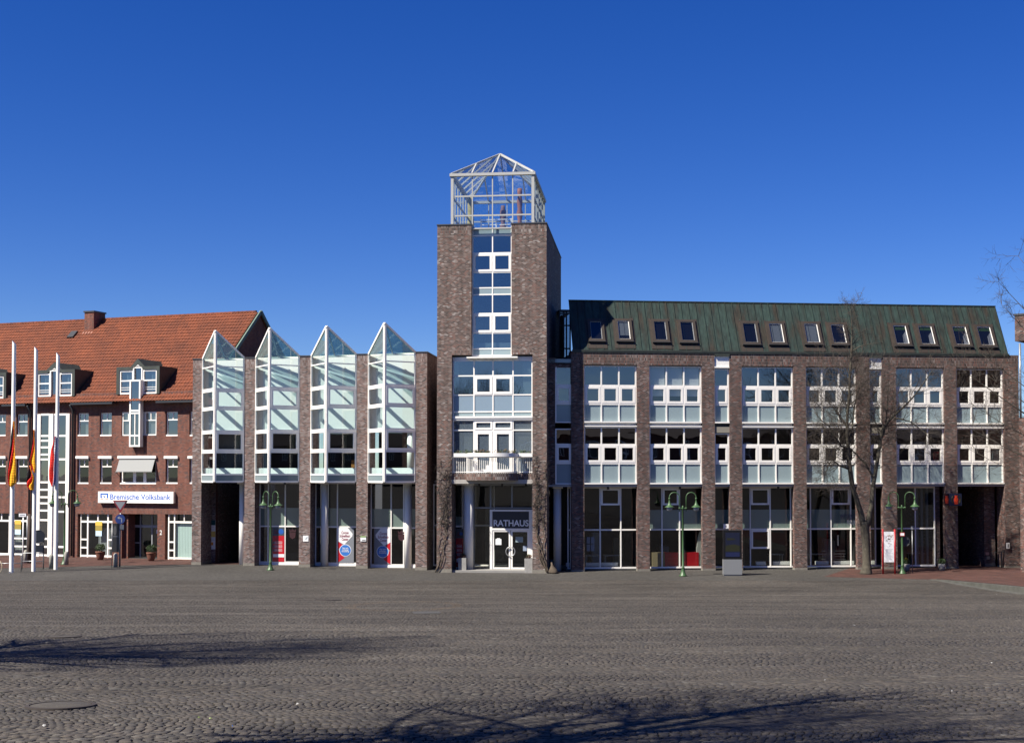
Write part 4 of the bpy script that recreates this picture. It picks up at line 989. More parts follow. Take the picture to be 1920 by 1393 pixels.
# levels measured on the first oriel's nose
Dn = [0, 0, 0, 0]; nose_px = [402.5, 504.5, 611.5, 720.5]; apex_y = [620.5, 615.5, 612, 606]
nose = []
for i in range(4):
    D = LP[i + 1][2]; Rw = LF.o + LF.u * LP[i + 1][0] + LF.v * LP[i + 1][2]
    Y = Rw.y - .92; p = at(nose_px[i], 800, Y); nose.append((LF.loc(p), Y))
Y0 = nose[0][1]
zlev = [at(402.5, y, Y0).z for y in (903, 889.5, 847.5, 808, 767, 729, 686.5)]
zso = at(402.5, 904, Y0).z
zap = [at(nose_px[i], apex_y[i], nose[i][1]).z for i in range(4)]
INTC = pm('oriel_wall', (.70, .71, .68), .9)
for i in range(4):
    N_ = nose[i][0]; L_ = Vector((LP[i][1] + .03, LP[i][2] + .03, 0)); Rr = Vector((LP[i + 1][0] - .03, LP[i + 1][2] + .03, 0)); N2 = Vector((N_.x, N_.y, 0))
    fr2 = MB(); gl2 = MB(); sp2 = MB()
    for (A_, B_, left) in ((L_, N2, True), (N2, Rr, False)):
        d = (B_ - A_); ln = d.length; d.normalize(); n_ = Vector((d.y, -d.x, 0))
        M = Matrix(((d.x, -n_.x, 0, A_.x), (d.y, -n_.y, 0, A_.y), (0, 0, 1, 0), (0, 0, 0, 1)))
        for q in (fr2, gl2, sp2): q.M = M
        zA, zB = (zP + .02, zap[i]) if left else (zap[i], zP + .02)
        e = .05
        ua, ub_ = (.03, ln - .105) if left else (.105, ln - .03)
        # posts
        fr2.plate([(0 if left else .0, -.05, zlev[0]), (.06 if left else .10, -.05, zlev[0]), (.06 if left else .10, -.05, zA + ((zB - zA) * (.06 if left else .10) / ln)), (0, -.05, zA)], (0, 1, 0), .10)
        w2 = .10 if left else .06
        fr2.plate([(ln - w2, -.05, zlev[0]), (ln, -.05, zlev[0]), (ln, -.05, zB), (ln - w2, -.05, zA + (zB - zA) * (ln - w2) / ln)], (0, 1, 0), .10)
        a_, b_ = (.06, ln - .10) if left else (.10, ln - .06)
        for k, z in enumerate(zlev):
            h = (.05, .045, .06, .06, .05, .06, .03)[k]; fr2.box(a_, b_, -.045, .045, z - h, z + h)
        for k in (2, 4):
            ring(fr2, a_ + .002, b_ - .002, zlev[k] + .062, zlev[k + 1] - .062, .12 if not left else .09, -.06, .03)
        # sloping head
        fr2.bar((0, 0, zA), (ln, 0, zB), .11, .12, up=(0, 1, 0))
        zc_ = zP - .02
        gl2.poly([(0, 0, zlev[1]), (ln, 0, zlev[1]), (ln, 0, zc_), (0, 0, zc_)])
        gl2.poly([(0, 0, zc_), (ln, 0, zc_), (ln, 0, zB), (0, 0, zA)], 1)
        sp2.box(a_, b_, -.02, .03, zlev[0] + .05, zlev[1] - .045)
    for q in (fr2, gl2, sp2): q.M = None
    apx = Vector((N_.x, N_.y, zap[i])); Lt = Vector((L_.x, L_.y, zP + .02)); Rt = Vector((Rr.x, Rr.y, zP + .02)); mid = (Lt + Rt) / 2
    back = mid + (mid - Vector((N_.x, N_.y, mid.z))) * .75
    Lb = Lt + Vector((0, .9, 0)); Rb = Rt + Vector((0, .9, 0))
    fr2.bar(apx, mid + Vector((0, .25, 0)), .06, .08)
    fr2.bar(Lt + Vector((0, .2, -.03)), Rt + Vector((0, .2, -.03)), .07, .12)
    gl2.poly([apx, Lt, mid + Vector((0, .25, 0))], 1); gl2.poly([apx, mid + Vector((0, .25, 0)), Rt], 1)
    o = fr2.build('oriel', WHITE, wing, 'pointed glass oriel with white frame')
    gl2.build('pane', [GLF, GLR], o); sp2.build('spandrel', SPAN2, o)
    # underside
    m = MB(); m.plate([(L_.x, L_.y, zso), (N_.x, N_.y, zso), (Rr.x, Rr.y, zso)], (0, 0, 1), .05); m.plate([(LP[i][1] + .002, LP[i][2] + .05, zso), (LP[i + 1][0] - .002, LP[i + 1][2] + .05, zso), (LP[i + 1][0] - .002, LP[i][2] + 2.6, zso), (LP[i][1] + .002, LP[i][2] + 2.6, zso)], (0, 0, 1), .12)
    m.build('soffit', OFFW, wing)
    # pale wall close behind the glass above, open dark room below with a white parapet
    u0, u1 = LP[i][1] + .003, LP[i + 1][0] - .003; vi = LP[i][2]
    m = MB(); m.box(u0, u1, vi + .32, vi + .45, zlev[3] + .05, zP - .01, 0); m.box(u0, u1, vi + .2, vi + .449, zlev[3] - .12, zlev[3] + .04, 0)
    # slanting beam added between glass and wall to cast shadow lines
    m.build('inner_wall', INTC, wing)
    m = MB(); uc = (u0 + u1) / 2 + .2
    m.bar((u0, vi + .12, zlev[6] - .0), (u1, vi - .35, zlev[6] - .9), .08, .12); m.build('shadow_beam', WHITE2, wing)
    m = MB(); m.bar((L_.x + .1, L_.y + .12, zlev[1] + .18), (Rr.x - .05, Rr.y + .15, zlev[1] + .18), .04, .40)
    m.build('parapet', INTC, wing)
    m = MB(); m.box(u0, u1, vi + 3.0, vi + 3.1, zso, zlev[3]); m.box(u0, u1, vi + .2, vi + 2.99, zlev[1] - .1, zlev[1] - .05)
    m.build('interior', pm('room_dark', (.05, .045, .04), .9) if 'room_dark' not in MATS else MATS['room_dark'], wing)
    if i == 3:
        m = MB(); m.lathe([(.2, zlev[1]), (.2, zlev[3] - .13)], (u1 - .55, vi + .5, 0), 20); m.build('column', WHITE2, wing)
    if i == 2:
        m = MB(); m.box(u1 - .75, u1 - .3, vi + 1.2, vi + 1.5, zlev[1], zlev[1] + .85); m.build('cabinet', pm('orange_cabinet', (.40, .16, .02), .6), wing)
# flat roof body behind
m = MB()
m.box(LP[0][0] + .05, LP[1][0], LP[0][2] + 1.4, 12, zso + .2, zP - .02); m.box(LP[1][1], LP[4][0], LP[0][2] + 1.6, 12, zP - .35, zP - .05)
m.build('roof', CAPM, wing)
# end wall facing the tower and the sliver of glazing between
lx = lambda px, v: LF.hit(px, 1000, v)[0]
v5 = LP[4][2]
uo = lx(821, v5 + 3.9)
m = MB(); m.box(LP[4][1] + .002, LP[4][1] + 4, v5 + 3.4, v5 + 3.6, zso + .1, zP - 2.0); m.build('link_wall', BR, wing)
shopfront(LP[4][1] + .003, LP[4][1] + 3.6, [LP[4][1] + 1.0], wing, v5 + 2.2, .1, 2.45, zso - .1, glass=FROST if False else GLG)
m = MB(); m.box(LP[4][1] + .01, LP[4][1] + 3.6, v5 + 2.5, v5 + 6, zso - .02, zso + .1); m.build('soffit', OFFW, wing)
# ground floor glazing of bays 2-4
zts = at(525, 986, 78.0).z
BLKI = INTD
for i, (D, mull) in enumerate([(77.7, [503, 534.8]), (76.8, [608, 632.7]), (75.3, [733.5, 757])], start=1):
    va = LF.loc(at((mull[0] + mull[1]) / 2, 1000, D)).y
    u0, u1 = LP[i][1] + .003, LP[i + 1][0] - .003 + (.0 if LP[i + 1][2] < va else 0)
    w_ = shopfront(u0, u1, [lx(q, va) for q in mull], wing, va, .12, zts, zso - .02, frost=(zts + .05, zts + 1.1), bt=.06)
    m = MB(); m.box(u0, u1, va - .06, va + .06, -.1, .118); m.build('sill', WHITE2, w_)
    m = MB(); m.box(u0, u1, va + 3.2, va + 3.3, 0, zso); m.box(u0, u1, va + .1, va + 3.19, 0, .05); m.build('interior', INTD, w_)
    zz0, zz1 = .20, zts - .05
    if i == 1:
        poster_left(lx(512, va), lx(533.8, va), va - .05, zz0, zz1, wing)
    else:
        flip = i == 3
        a_, b_ = (lx(634, va), lx(664, va)) if not flip else (lx(702, va), lx(732.5, va))
        W_ = b_ - a_; H_ = zz1 - zz0; vf = va - .055
        X = (lambda t: a_ + W_ * t) if not flip else (lambda t: b_ - W_ * t)
        Zf = lambda t: zz1 - H_ * t
        m = MB(); m.box(a_, b_, vf - .008, vf, zz0, zz1, 0)
        hexa = [(0, 0), (.62, .0), (.92, .17), (.9, .24), (.42, .47), (.36, .47), (0, .38)]
        m.plate([(X(p), vf - .009, Zf(q)) for p, q in hexa], (0, -1, 0), .003, 1)
        m.plate([(X(0), vf - .009, Zf(.38)), (X(.3), vf - .009, Zf(.49)), (X(0), vf - .009, Zf(.62))], (0, -1, 0), .003, 2)
        m.plate([(X(0), vf - .009, Zf(.60)), (X(.42), vf - .009, Zf(.86)), (X(0), vf - .009, Zf(1))], (0, -1, 0), .003, 2)
        cx_, cz, r = X(.47), Zf(.645), W_ * .37
        m.plate([(cx_ + r * math.cos(t), vf - .013, cz + r * math.sin(t)) for t in [2 * math.pi * k / 40 for k in range(40)]], (0, -1, 0), .003, 1)
        m.plate([(cx_ + r * .92 * math.cos(t), vf - .017, cz + r * .92 * math.sin(t)) for t in [2 * math.pi * k / 40 for k in range(40)]], (0, -1, 0), .003, 3)
        o = m.build('poster', [POSG, POSW, POSR, pm('poster_sky_blue', (.05, .22, .68), .35) if 'poster_sky_blue' not in MATS else MATS['poster_sky_blue']], wing)
        c0, c1 = sorted((X(.1), X(.78)))
        text('lettering', 'Corona\nSchnelltest-\nCenter', c0, c1, Zf(.23), vf - .014, INK, o, h=H_ * .27, slant=.25)
        text('lettering', 'Nur nach\nvorheriger\nAnmeldung!', cx_ - r * .62, cx_ + r * .62, cz + r * .08, vf - .022, POSW, o, h=r * .85)
    # town crest on the frosted pane
    if i in (1, 3):
        uc, zc = (lx(549, va), at(549, 1000, 78).z) if i == 1 else (lx(752.5, va) + .02, at(752, 1003, 76).z)
        m = MB(); m.plate([(uc - .2, va - .05, zc + .12), (uc - .23, va - .05, zc + .3), (uc - .1, va - .05, zc + .2), (uc, va - .05, zc + .34), (uc + .1, va - .05, zc + .2), (uc + .23, va - .05, zc + .3), (uc + .2, va - .05, zc + .12)], (0, -1, 0), .004)
        m.plate([(uc - .2, va - .05, zc + .09), (uc + .2, va - .05, zc + .09), (uc + .17, va - .05, zc - .2), (uc, va - .05, zc - .32), (uc - .17, va - .05, zc - .2)], (0, -1, 0), .004); m.build('crest', pm('crest_red', (.05, .014, .017), .5) if 'crest_red' not in MATS else MATS['crest_red'], w_)
# columns under the wing
for px, D in ((455, 78.3), (608.5, 76.6), (765, 75.2)):
    q = LF.loc(at(px, 1000, D)); column(wing, q.x, q.y, .21, zso - .11)
for px, D in ((534, 77.2), (668, 75.9)):
    q = LF.loc(at(px, 908, D)); m = MB(); m.lathe([(.07, zso - .16), (.07, zso)], (q.x, q.y, 0), 10); m.build('downlight', DARKM, wing)
# passage in the first bay: clinker jamb, dark side walls, window and condenser
q = LF.loc(at(397, 1000, 79.6)); q2 = LF.loc(at(404, 1000, 79.6))
m = MB(); uA = LF.loc(at(388, 1000, 79.6)).x; m.box(LP[0][1] + .25, uA, q.y + .03, q.y + .4, 0, zso - .01, 0); m.box(uA, q2.x, q.y, q.y + .4, 0, zso - .01, 1)
m.box(uA + .05, q2.x - .01, q.y + .41, 12, 0, zso - .01, 2); m.box(LP[1][0] + .02, LP[1][0] + .4, LP[1][2] + 4, 12, 0, zso - .01, 2); m.box(uA, LP[1][0] + .5, 12, 12.2, 0, zso, 2)
m.build('passage_wall', [BRED, BRP, BR], wing)
pw = LF.loc(at(447, 1000, 87)); 
m = MB(); ring(m, pw.x - .62, pw.x + .55, .9, 3.2, .10, pw.y, pw.y + .1); m.box(pw.x - .52, pw.x + .45, pw.y + .02, pw.y + .08, 2.45, 2.52); m.box(pw.x - .05, pw.x + .0, pw.y + .02, pw.y + .08, 2.52, 3.1); fw = m.build('window', WHITE2, wing, 'window at the end of the dark passage')
m = MB(); m.poly([(pw.x - .52, pw.y + .05, 1.0), (pw.x + .45, pw.y + .05, 1.0), (pw.x + .45, pw.y + .05, 3.1), (pw.x - .52, pw.y + .05, 3.1)]); m.build('pane', GLG, fw)
m = MB(); m.box(pw.x - 1.0, pw.x + .75, pw.y + .12, pw.y + .4, 0, zso - .02); m.build('rear_wall', BR, wing)
wl = LF.o + LF.u * (pw.x - .75) + LF.v * (pw.y - .25)
ac = thing('air_conditioner', 'pale box shaped air conditioner high up in the dark passage', 'air conditioner', (wl.x, wl.y, 3.95), LF.yaw)
m = MB(); m.box(-.4, .4, -.15, .15, 0, .6); m.build('casing', WHITE2, ac)
m = MB(); m.M = Matrix.Translation((.12, -.16, .3)) @ Matrix.Rotation(math.pi / 2, 4, 'X'); m.lathe([(.22, 0), (.22, .02)], (0, 0, 0), 20); m.build('grille', DARKM, ac)

# notice panels on the piers
def board_on(fr, px0, px1, y0, y1, v, name, label, cat, mats, draw=None, d=.03):
    u0, z1 = fr.hit(px0, y0, v); u1, z0 = fr.hit(px1, y1, v); uc = (u0 + u1) / 2
    wv = fr.o + fr.u * uc + fr.v * v
    t = thing(name, label, cat, (wv.x, wv.y, z0), fr.yaw); W_, H_ = u1 - u0, z1 - z0
    m = MB(); m.box(-W_ / 2, W_ / 2, -d, -.002, 0, H_, 0); m.build('panel', mats[0], t)
    if draw: draw(t, W_, H_, -d)
    return t
def d1(t, W_, H_, v):
    m = MB(); m.box(-W_ / 2 + .02, W_ / 2 - .02, v - .004, v - .001, .01, H_ * .3); m.build('text_strip', MATS['white_paint'], t)
    m = MB(); m.bar((-W_ * .2, v - .004, H_ * .55), (0, v - .004, H_ * .45), .03, .006); m.bar((0, v - .004, H_ * .45), (W_ * .3, v - .004, H_ * .8), .03, .006); m.build('tick', pm('plaque_green', (.10, .28, .22), .5), t)
board_on(LF, 568.5, 578.5, 1004, 1015, LP[2][2], 'plaque', 'white plaque with a green tick on the third pier from the left', 'plaque', [POSW], d1)
def d2(t, W_, H_, v):
    m = MB(); m.box(-W_ / 2, W_ / 2, v - .004, v - .001, H_ * .72, H_); m.build('stripe', pm('lime', (.28, .42, .14), .5), t)
    m = MB(); m.box(-W_ * .2, W_ * .42, v - .004, v - .001, H_ * .12, H_ * .26); m.build('text_strip', INKD, t)
board_on(LF, 676, 686.5, 1004.5, 1014.5, LP[3][2], 'plaque', 'white plaque with a lime green top stripe on the fourth pier from the left', 'plaque', [POSW], d2)
def d3(t, W_, H_, v):
    m = MB(); m.box(-W_ / 2, W_ / 2, v - .004, v - .001, H_ * .83, H_, 0); m.box(-W_ / 2, W_ / 2, v - .004, v - .001, H_ * .42, H_ * .62, 1); m.box(-W_ * .35, W_ * .1, v - .004, v - .001, H_ * .14, H_ * .24, 2)
    m.build('print', [pm('teal', (.0, .08, .08), .4), pm('pale_yellow', (.70, .50, .12), .5), pm('orange', (.75, .30, .03), .5)], t)
    m = MB(); m.lathe([(.09, 0), (.09, .01)], (0, v - .01, H_ * .77), 14); m.M = None; m.build('badge', INK, t)
    for k, zc in enumerate((.36, .31, .67)):
        m = MB(); m.box(-W_ * .4, W_ * .3, v - .004, v - .001, H_ * zc, H_ * zc + .015); m.build('text_strip', STEEL, t)
board_on(LF, 394.5, 403.8, 975, 1029.5, q.y - .0, 'notice_board', 'tall yellow and white notice board with a teal top in the passage entrance', 'notice board', [POSW], d3)

# ================================================================= BANK BUILDING (far left)
BF = Frame(-20.5, 81.7, -20.2)
bank = thing('bank_building', 'red brick bank building with orange tiled roof and dormers, far left', 'building', BF.o, BF.yaw)
bx = lambda px, y=900, v=0: BF.hit(px, y, v)[0]
bz = lambda py, x=250, v=0: BF.hit(x, py, v)[1]
Lend = bx(-330); Rend = bx(384)
zev = bz(744)
def bwz(y): return bz(y)
ops = []; wins = []
def bwin(x0, x1, y0, y1, kind, rec=.22):
    xm = (x0 + x1) / 2
    u0, z1 = BF.hit(x0, y0, 0); u1, z0 = BF.hit(x1, y1, 0); _, z1b = BF.hit(x1, y0, 0); _, z0 = BF.hit(xm, y1, 0); _, z1 = BF.hit(xm, y0, 0)
    ops.append((u0, u1, z0, z1)); wins.append((u0, u1, z0, z1, kind))
for x0, x1 in ((-62, -44), (-7, 10.5), (31, 51.5), (145, 165.8), (187, 209.2), (310.5, 333), (355, 372)):
    bwin(x0, x1, 774 - (x0 - 150) * .016, 817.5, 'slim')
    bwin(x0, x1, 859.5, 907, 'slimb')
bwin(228, 293, 772, 817, 'triple'); bwin(224.5, 292.5, 859.5, 907.5, 'awning')
bwin(145.5, 210, 963.5, 1045, 'shop'); bwin(228.5, 294.5, 963.5, 1047.8, 'door'); bwin(309.5, 372, 964, 1049.5, 'shop2'); bwin(-45, 50, 962, 1041, 'shop3')
bwin(69, 129, 776, 1044, 'stair')
mb = MB(); wall(mb, Lend, Rend, 0, zev + .3, ops, 0, .24)
mb.box(Lend, Rend, .26, .5, -.3, 0, 0)
mb.box(Rend - .3, Rend - .001, .01, 12.4, 0, zev + .3, 0)
# gable
RV = 6.3
zrg = BF.hit(250, 597.5, RV)[1]
mb.poly([(Rend, 0.0, zev + .05), (Rend, RV, zrg - .15), (Rend, 2 * RV, zev + .05)], 0)
mb.build('wall', BRED, bank)
# upright brick bands above the openings
for (u0, u1, z0, z1, k) in wins:
    if k in ('slim', 'triple', 'shop', 'door', 'shop2', 'stair', 'shop3'): mb = MB(); mb.box(u0 - .10, u1 + .10, -.006, .1, z1 + .001, z1 + .26); mb.build('lintel', BREDS, bank)
mb = MB(); mb.box(Lend, Rend - .35, 3.5, 3.6, 0, zev); 
for zf_ in (bz(935), bz(842)): mb.box(Lend, Rend - .35, .3, 3.49, zf_ - .12, zf_ + .1)
mb.box(Lend, Rend - .35, .3, 3.49, 0.0, .05); mb.build('interior', INTD, bank)
for n_, (u0, u1, z0, z1, k) in enumerate(wins):
    v = .17; W_ = u1 - u0
    f = MB(); p = MB(); curt = None
    if k in ('slim', 'slimb'):
        a = u0 + .03; b = u1 - .01
        ring(f, a, b, z0 + .02, z1 - .01, .07, v - .04, v + .04); zz_ = z1 - .52; f.box(a + .07, b - .07, v - .035, v + .035, zz_ - .035, zz_ + .035)
        um = (a + b) / 2; f.box(um - .03, um + .03, v - .03, v + .03, zz_ + .035, z1 - .08)
        f.box(a - .01, b, v - .14, v - .041, z0 + .0, z0 + .09)
        if k == 'slimb': f.box(u0 - .06, u1 + .05, -.12, .05, z1 - .0, z1 + .16)
        p.poly([(a, v, z0), (b, v, z0), (b, v, z1), (a, v, z1)])
        if k == 'slim' and n_ % 4 < 2 or n_ in (6, 8): curt = (b - .42, b - .09, z0 + .1, z1 - .1)
    elif k == 'triple':
        v = .10; cs_ = [u0, u0 + W_ * .36, u0 + W_ * .65, u1]
        for c0, c1 in zip(cs_, cs_[1:]):
            ring(f, c0 + .02, c1 - .02, z0 + .02, z1 - .01, .07, v - .04, v + .04); zz_ = z1 - .55; f.box(c0 + .09, c1 - .09, v - .035, v + .035, zz_ - .03, zz_ + .03)
            um = (c0 + c1) / 2; f.box(um - .025, um + .025, v - .03, v + .03, zz_ + .03, z1 - .08)
        p.poly([(u0, v, z0), (u1, v, z0), (u1, v, z1), (u0, v, z1)]); curt = (u0 + .1, u1 - .1, z0 + .1, z1 - .1)
    elif k == 'awning':
        cs_ = [u0 + .05, u0 + W_ * .38, u0 + W_ * .66, u1 - .02]
        for c0, c1 in zip(cs_, cs_[1:]): ring(f, c0, c1, z0 + .02, z1 - .01, .11, v - .04, v + .04)
        p.poly([(u0, v, z0), (u1, v, z0), (u1, v, z1), (u0, v, z1)])
        f.box(u0 - .08, u1 + .06, -.14, .05, z1, z1 + .17)
        f.box(u0 + .0, u1, v - .15, v - .041, z0, z0 + .08)
    elif k == 'shop' or k == 'shop3':
        a = u0 + .14 * 1; zt_ = z1 - .50; n = 3 if k == 'shop' else 4
        us_ = [a + (u1 - a) * t for t in ((0, .22, .83, 1) if k == 'shop' else (0, .3, .38, .62, 1))]
        f.box(us_[0], us_[0] + .05, v - .04, v + .04, z0, z1); f.box(us_[-1] - .05, us_[-1], v - .04, v + .04, z0, z1)
        for u in us_[1:-1]: f.box(u - .05, u + .05, v - .045, v + .045, z0, z1)
        for c0, c1 in zip(us_, us_[1:]):
            for z in (z0 + .09, zt_): f.box(c0 + .051, c1 - .051, v - .04, v + .04, z - .06, z + .06)
        for c0, c1 in ((us_[0], us_[1]), (us_[-2], us_[-1])):
            for z in (z0 + .62, z0 + 1.15): f.box(c0 + .051, c1 - .051, v - .04, v + .04, z - .05, z + .05)
        f.box((us_[1] + us_[-2]) / 2 - .04, (us_[1] + us_[-2]) / 2 + .04, v - .04, v + .04, zt_ + .06, z1)
        p.poly([(a, v, z0), (u1, v, z0), (u1, v, z1), (a, v, z1)])
    elif k == 'shop2':
        a = u0 + .16; zt_ = z1 - .50; us_ = [a, a + .46, a + 1.15, u1]
        for u in (a + .03, a + .46): f.box(u - .04, u + .04, v - .045, v + .045, z0, z1)
        f.box(a + 1.15, a + 1.2, v - .04, v + .04, zt_ + .05, z1)
        for c0, c1 in ((a + .071, a + .419), (a + .501, u1)):
            for z in (z0 + .09, zt_): f.box(c0, c1, v - .04, v + .04, z - .06, z + .06)
        for z in (z0 + .58, z0 + 1.1): f.box(a + .071, a + .419, v - .04, v + .04, z - .045, z + .045)
        p.poly([(a, v, z0), (u1, v, z0), (u1, v, z1), (a, v, z1)])
    elif k == 'door':
        v = 1.0; us_ = [u0 + W_ * t for t in (.02, .27, .6, .8, 1)]; zt_ = z1 - .82
        for u in us_: f.box(u - .04, u + .04, v - .05, v + .05, .05, z1)
        for c0, c1 in zip(us_, us_[1:]): f.box(c0 + .041, c1 - .041, v - .045, v + .045, zt_ - .08, zt_ + .08)
        f.box(us_[0] + .041, us_[1] - .041, v - .04, v + .04, .95, 1.02)
        p.poly([(u0, v, 0), (u1, v, 0), (u1, v, z1), (u0, v, z1)])
    elif k == 'stair':
        v = -.02; x = lambda t: u0 + W_ * t
        for c0, c1 in ((0, .14), (.39, .61), (.9, 1.0)): f.box(x(c0), x(c1), v - .07, v + .05, z0, z1)
        f.box(x(.46), x(.54), v - .16, v - .071, z0, z1)
        rows = [776, 816, 823.5, 832, 838.5, 846, 853, 858.5, 868, 905, 913, 921, 929, 936, 944.5, 957, 973, 1010, 1026, 1042]
        for y in (777, 817, 826, 838.5, 852, 861, 904, 918, 932, 943.5, 957, 975, 1010, 1025, 1041): 
            z = bz(y, 98); f.box(x(.14), x(.39), v - .04, v + .04, z - .06, z + .06)
        for y in (777, 817, 861, 904, 932, 959, 1025, 1041):
            z = bz(y, 115); f.box(x(.61), x(.9), v - .04, v + .04, z - .06, z + .06)
        p.poly([(u0 + .1, v, z0), (u1 - .1, v, z0), (u1 - .1, v, z1), (u0 + .1, v, z1)])
    nm = {'slim': 'window', 'slimb': 'window', 'triple': 'window', 'awning': 'window', 'shop': 'shop_window', 'shop2': 'shop_window', 'shop3': 'shop_window', 'door': 'entrance_door', 'stair': 'stair_window'}[k]
    o = f.build(nm, GREYF if k == 'door' else WHITE, bank)
    p.build('pane', GLG if k in ('door', 'shop', 'shop2', 'shop3', 'slimb', 'awning') else GLU, o)
    if curt:
        q_ = MB(); q_.box(curt[0], curt[1], v + .1, v + .13, curt[2], curt[3]); q_.build('curtain', CURT, o)
    if k == 'awning':
        m = MB(); za = bz(884); m.plate([(u0 + .02, -.02, z1 + .02), (u1 - .05, -.02, z1 + .02), (u1 - .05, -.38, za), (u0 + .02, -.38, za)], (0, -.9, .3), .015)
        m.bar((u0, -.40, za), (u1 - .03, -.40, za), .05); aw = m.build('awning', pm('awning_cloth', (.36, .37, .36), .9), o)
        for u in (u0, u1 - .03): m = MB(); m.bar((u, -.40, za), (u, 0, z0 + .5), .03); m.build('arm', DARKM, aw)
    if k == 'shop2':
        q_ = MB()
        for t in range(11): q_.box(u0 + .66 + t * .115, u0 + .66 + t * .115 + .10, v + .12, v + .13, z0 + .1, zt_ - .02)
        q_.build('blind', pm('blind_mint', (.58, .72, .68), .8), o)
    if k in ('shop', 'shop3'):
        q_ = MB()
        for t in range(9): q_.box(u0 + W_ * (.5 if k == 'shop' else .62) + t * .105, u0 + W_ * (.5 if k == 'shop' else .62) + t * .105 + .05, v + .25, v + .26, z0 + .1, zt_ - .4)
        q_.build('blind', BLIND, o)
        uc = u0 + W_ * (.58 if k == 'shop' else .80); q_ = MB(); q_.box(uc - .26, uc + .26, v - .055, v - .047, 1.75, 2.35, 0); q_.box(uc - .24, uc + .24, v - .055, v - .047, 1.42, 1.749, 1)
        q_.box(uc - .26, uc + .26, v - .058, v - .0551, 2.1, 2.35, 2)
        q_.build('poster', [pm('ochre_print', (.40, .30, .05), .6) if 'ochre_print' not in MATS else MATS['ochre_print'], pm('pale_blue_print', (.50, .66, .75), .5) if 'pale_blue_print' not in MATS else MATS['pale_blue_print'], pm('yellow_print', (.75, .42, .06), .5) if 'yellow_print' not in MATS else MATS['yellow_print']], o)
    if k == 'door':
        q_ = MB(); q_.box(u0, u0 + .3, .25, .99, 0, z1); q_.build('reveal', BRED, o); q_ = MB(); q_.box(u1 + .001, u1 + .2, .25, 1.0, 0, z1); q_.build('reveal', BRED, o)
        q_ = MB(); uu = u0 + W_ * .92; q_.box(uu - .03, uu + .03, .85, .92, .9, 2.2); q_.box(uu - .18, uu + .16, .85, .92, 1.3, 1.36); q_.build('handle', STEEL, o)
        q_ = MB(); uu = u0 + W_ * .78; q_.box(uu - .13, uu + .13, .93, .945, 1.6, 1.85); q_.build('notice', POSW, o)
# projecting bay that climbs from the first floor into the dormer
def dormer(xl, xr, yl, yb, px_, py_, xa, xb, ya):
    ul, ur = bx(xl, yb), bx(xr, yb); zb = bz(yb, (xl + xr) / 2); ze = bz(yl, (xl + xr) / 2); up_ = bx(px_, py_); zp = bz(py_, px_); ua, ub__ = bx(xa, ya), bx(xb, ya)
    prof = [(ul, zb), (ul, ze), (ua, ze), (up_, zp), (ub__, ze), (ur, ze), (ur, zb)]
    m = MB(); t = .22
    # cheeks, roof and front surround of dark copper
    fr_p = [(ul, zb), (ul, ze), (ua, ze), (up_, zp), (ub__, ze), (ur, ze), (ur, zb)]
    for (p_, q_) in zip(prof, prof[1:]):
        m.poly([(p_[0], -.10, p_[1]), (q_[0], -.10, q_[1]), (q_[0], 3.4, q_[1]), (p_[0], 3.4, p_[1])])
    inn = [(ul + t, zb), (ul + t, ze - t), (ua + .05, ze - t), (up_, zp - t * 1.7), (ub__ - .05, ze - t), (ur - t, ze - t), (ur - t, zb)]
    for i in range(6):
        a, b, c, d = prof[i], prof[i + 1], inn[i + 1], inn[i]
        m.poly([(a[0], -.10, a[1]), (b[0], -.10, b[1]), (c[0], -.10, c[1]), (d[0], -.10, d[1])]); m.poly([(d[0], -.1, d[1]), (c[0], -.1, c[1]), (c[0], .2, c[1]), (d[0], .2, d[1])])
    o = m.build('dormer', COPPERD, bank)
    f = MB(); v = .0; zm = (zb + ze - t) / 2 + .1; hw = .36
    for (c0, c1) in ((ul + t, up_ - hw), (up_ + hw, ur - t)):
        ring(f, c0 + .004, c1 - .004, zb + .01, ze - t - .006, .09, v - .05, v + .03); f.box(c0 + .094, c1 - .094, v - .04, v + .02, zm - .04, zm + .04)
        f.box(c0 + .094, c1 - .094, v - .035, v + .015, zb + .28, zb + .31); f.box(c0 + .094, c1 - .094, v - .035, v + .015, zb + .42, zb + .45)
    f.box(up_ - hw, up_ - hw + .08, v - .10, v + .03, zb, ze - .02); f.box(up_ + hw - .08, up_ + hw, v - .10, v + .03, zb, ze - .02)
    f.box(up_ - hw + .08, up_ + hw - .08, v - .09, v + .02, ze - .10, ze - .03)
    f.bar((up_ - hw, v - .05, ze - .02), (up_, v - .05, zp - t * 1.9), .07, .08, up=(0, 1, 0)); f.bar((up_ + hw, v - .05, ze - .02), (up_, v - .05, zp - t * 1.9), .07, .08, up=(0, 1, 0))
    w_ = f.build('window', WHITE, o)
    f = MB(); f.poly([(ul + t, .02, zb), (ur - t, .02, zb), (ur - t, .02, ze - t), (ub__, .02, ze - t), (up_, .02, zp - t * 1.8), (ua, .02, ze - t), (ul + t, .02, ze - t)]); f.build('pane', GLT, w_)
    f = MB()
    for q_ in (ul + t + .45, ur - t - .5): f.box(q_, q_ + .12, .1, .15, zb, ze - t); f.box(q_ + .2, q_ + .26, .1, .15, zb, ze - t)
    f.build('curtain', CURT, w_)
    return up_, zb
up1, zb1 = dormer(219.7, 300.5, 687.5, 739, 260, 672.5, 247, 273, 687)
dormer(66.8, 141.5, 693.5, 743.5, 104, 679.5, 89, 118, 693)
dormer(-75, 13, 700, 748, -32, 688, -47, -18, 700)
f = MB(); hw = .36
za, zb_, zc_, zd_ = zb1 + .0, bz(770.5), bz(817), bz(838)
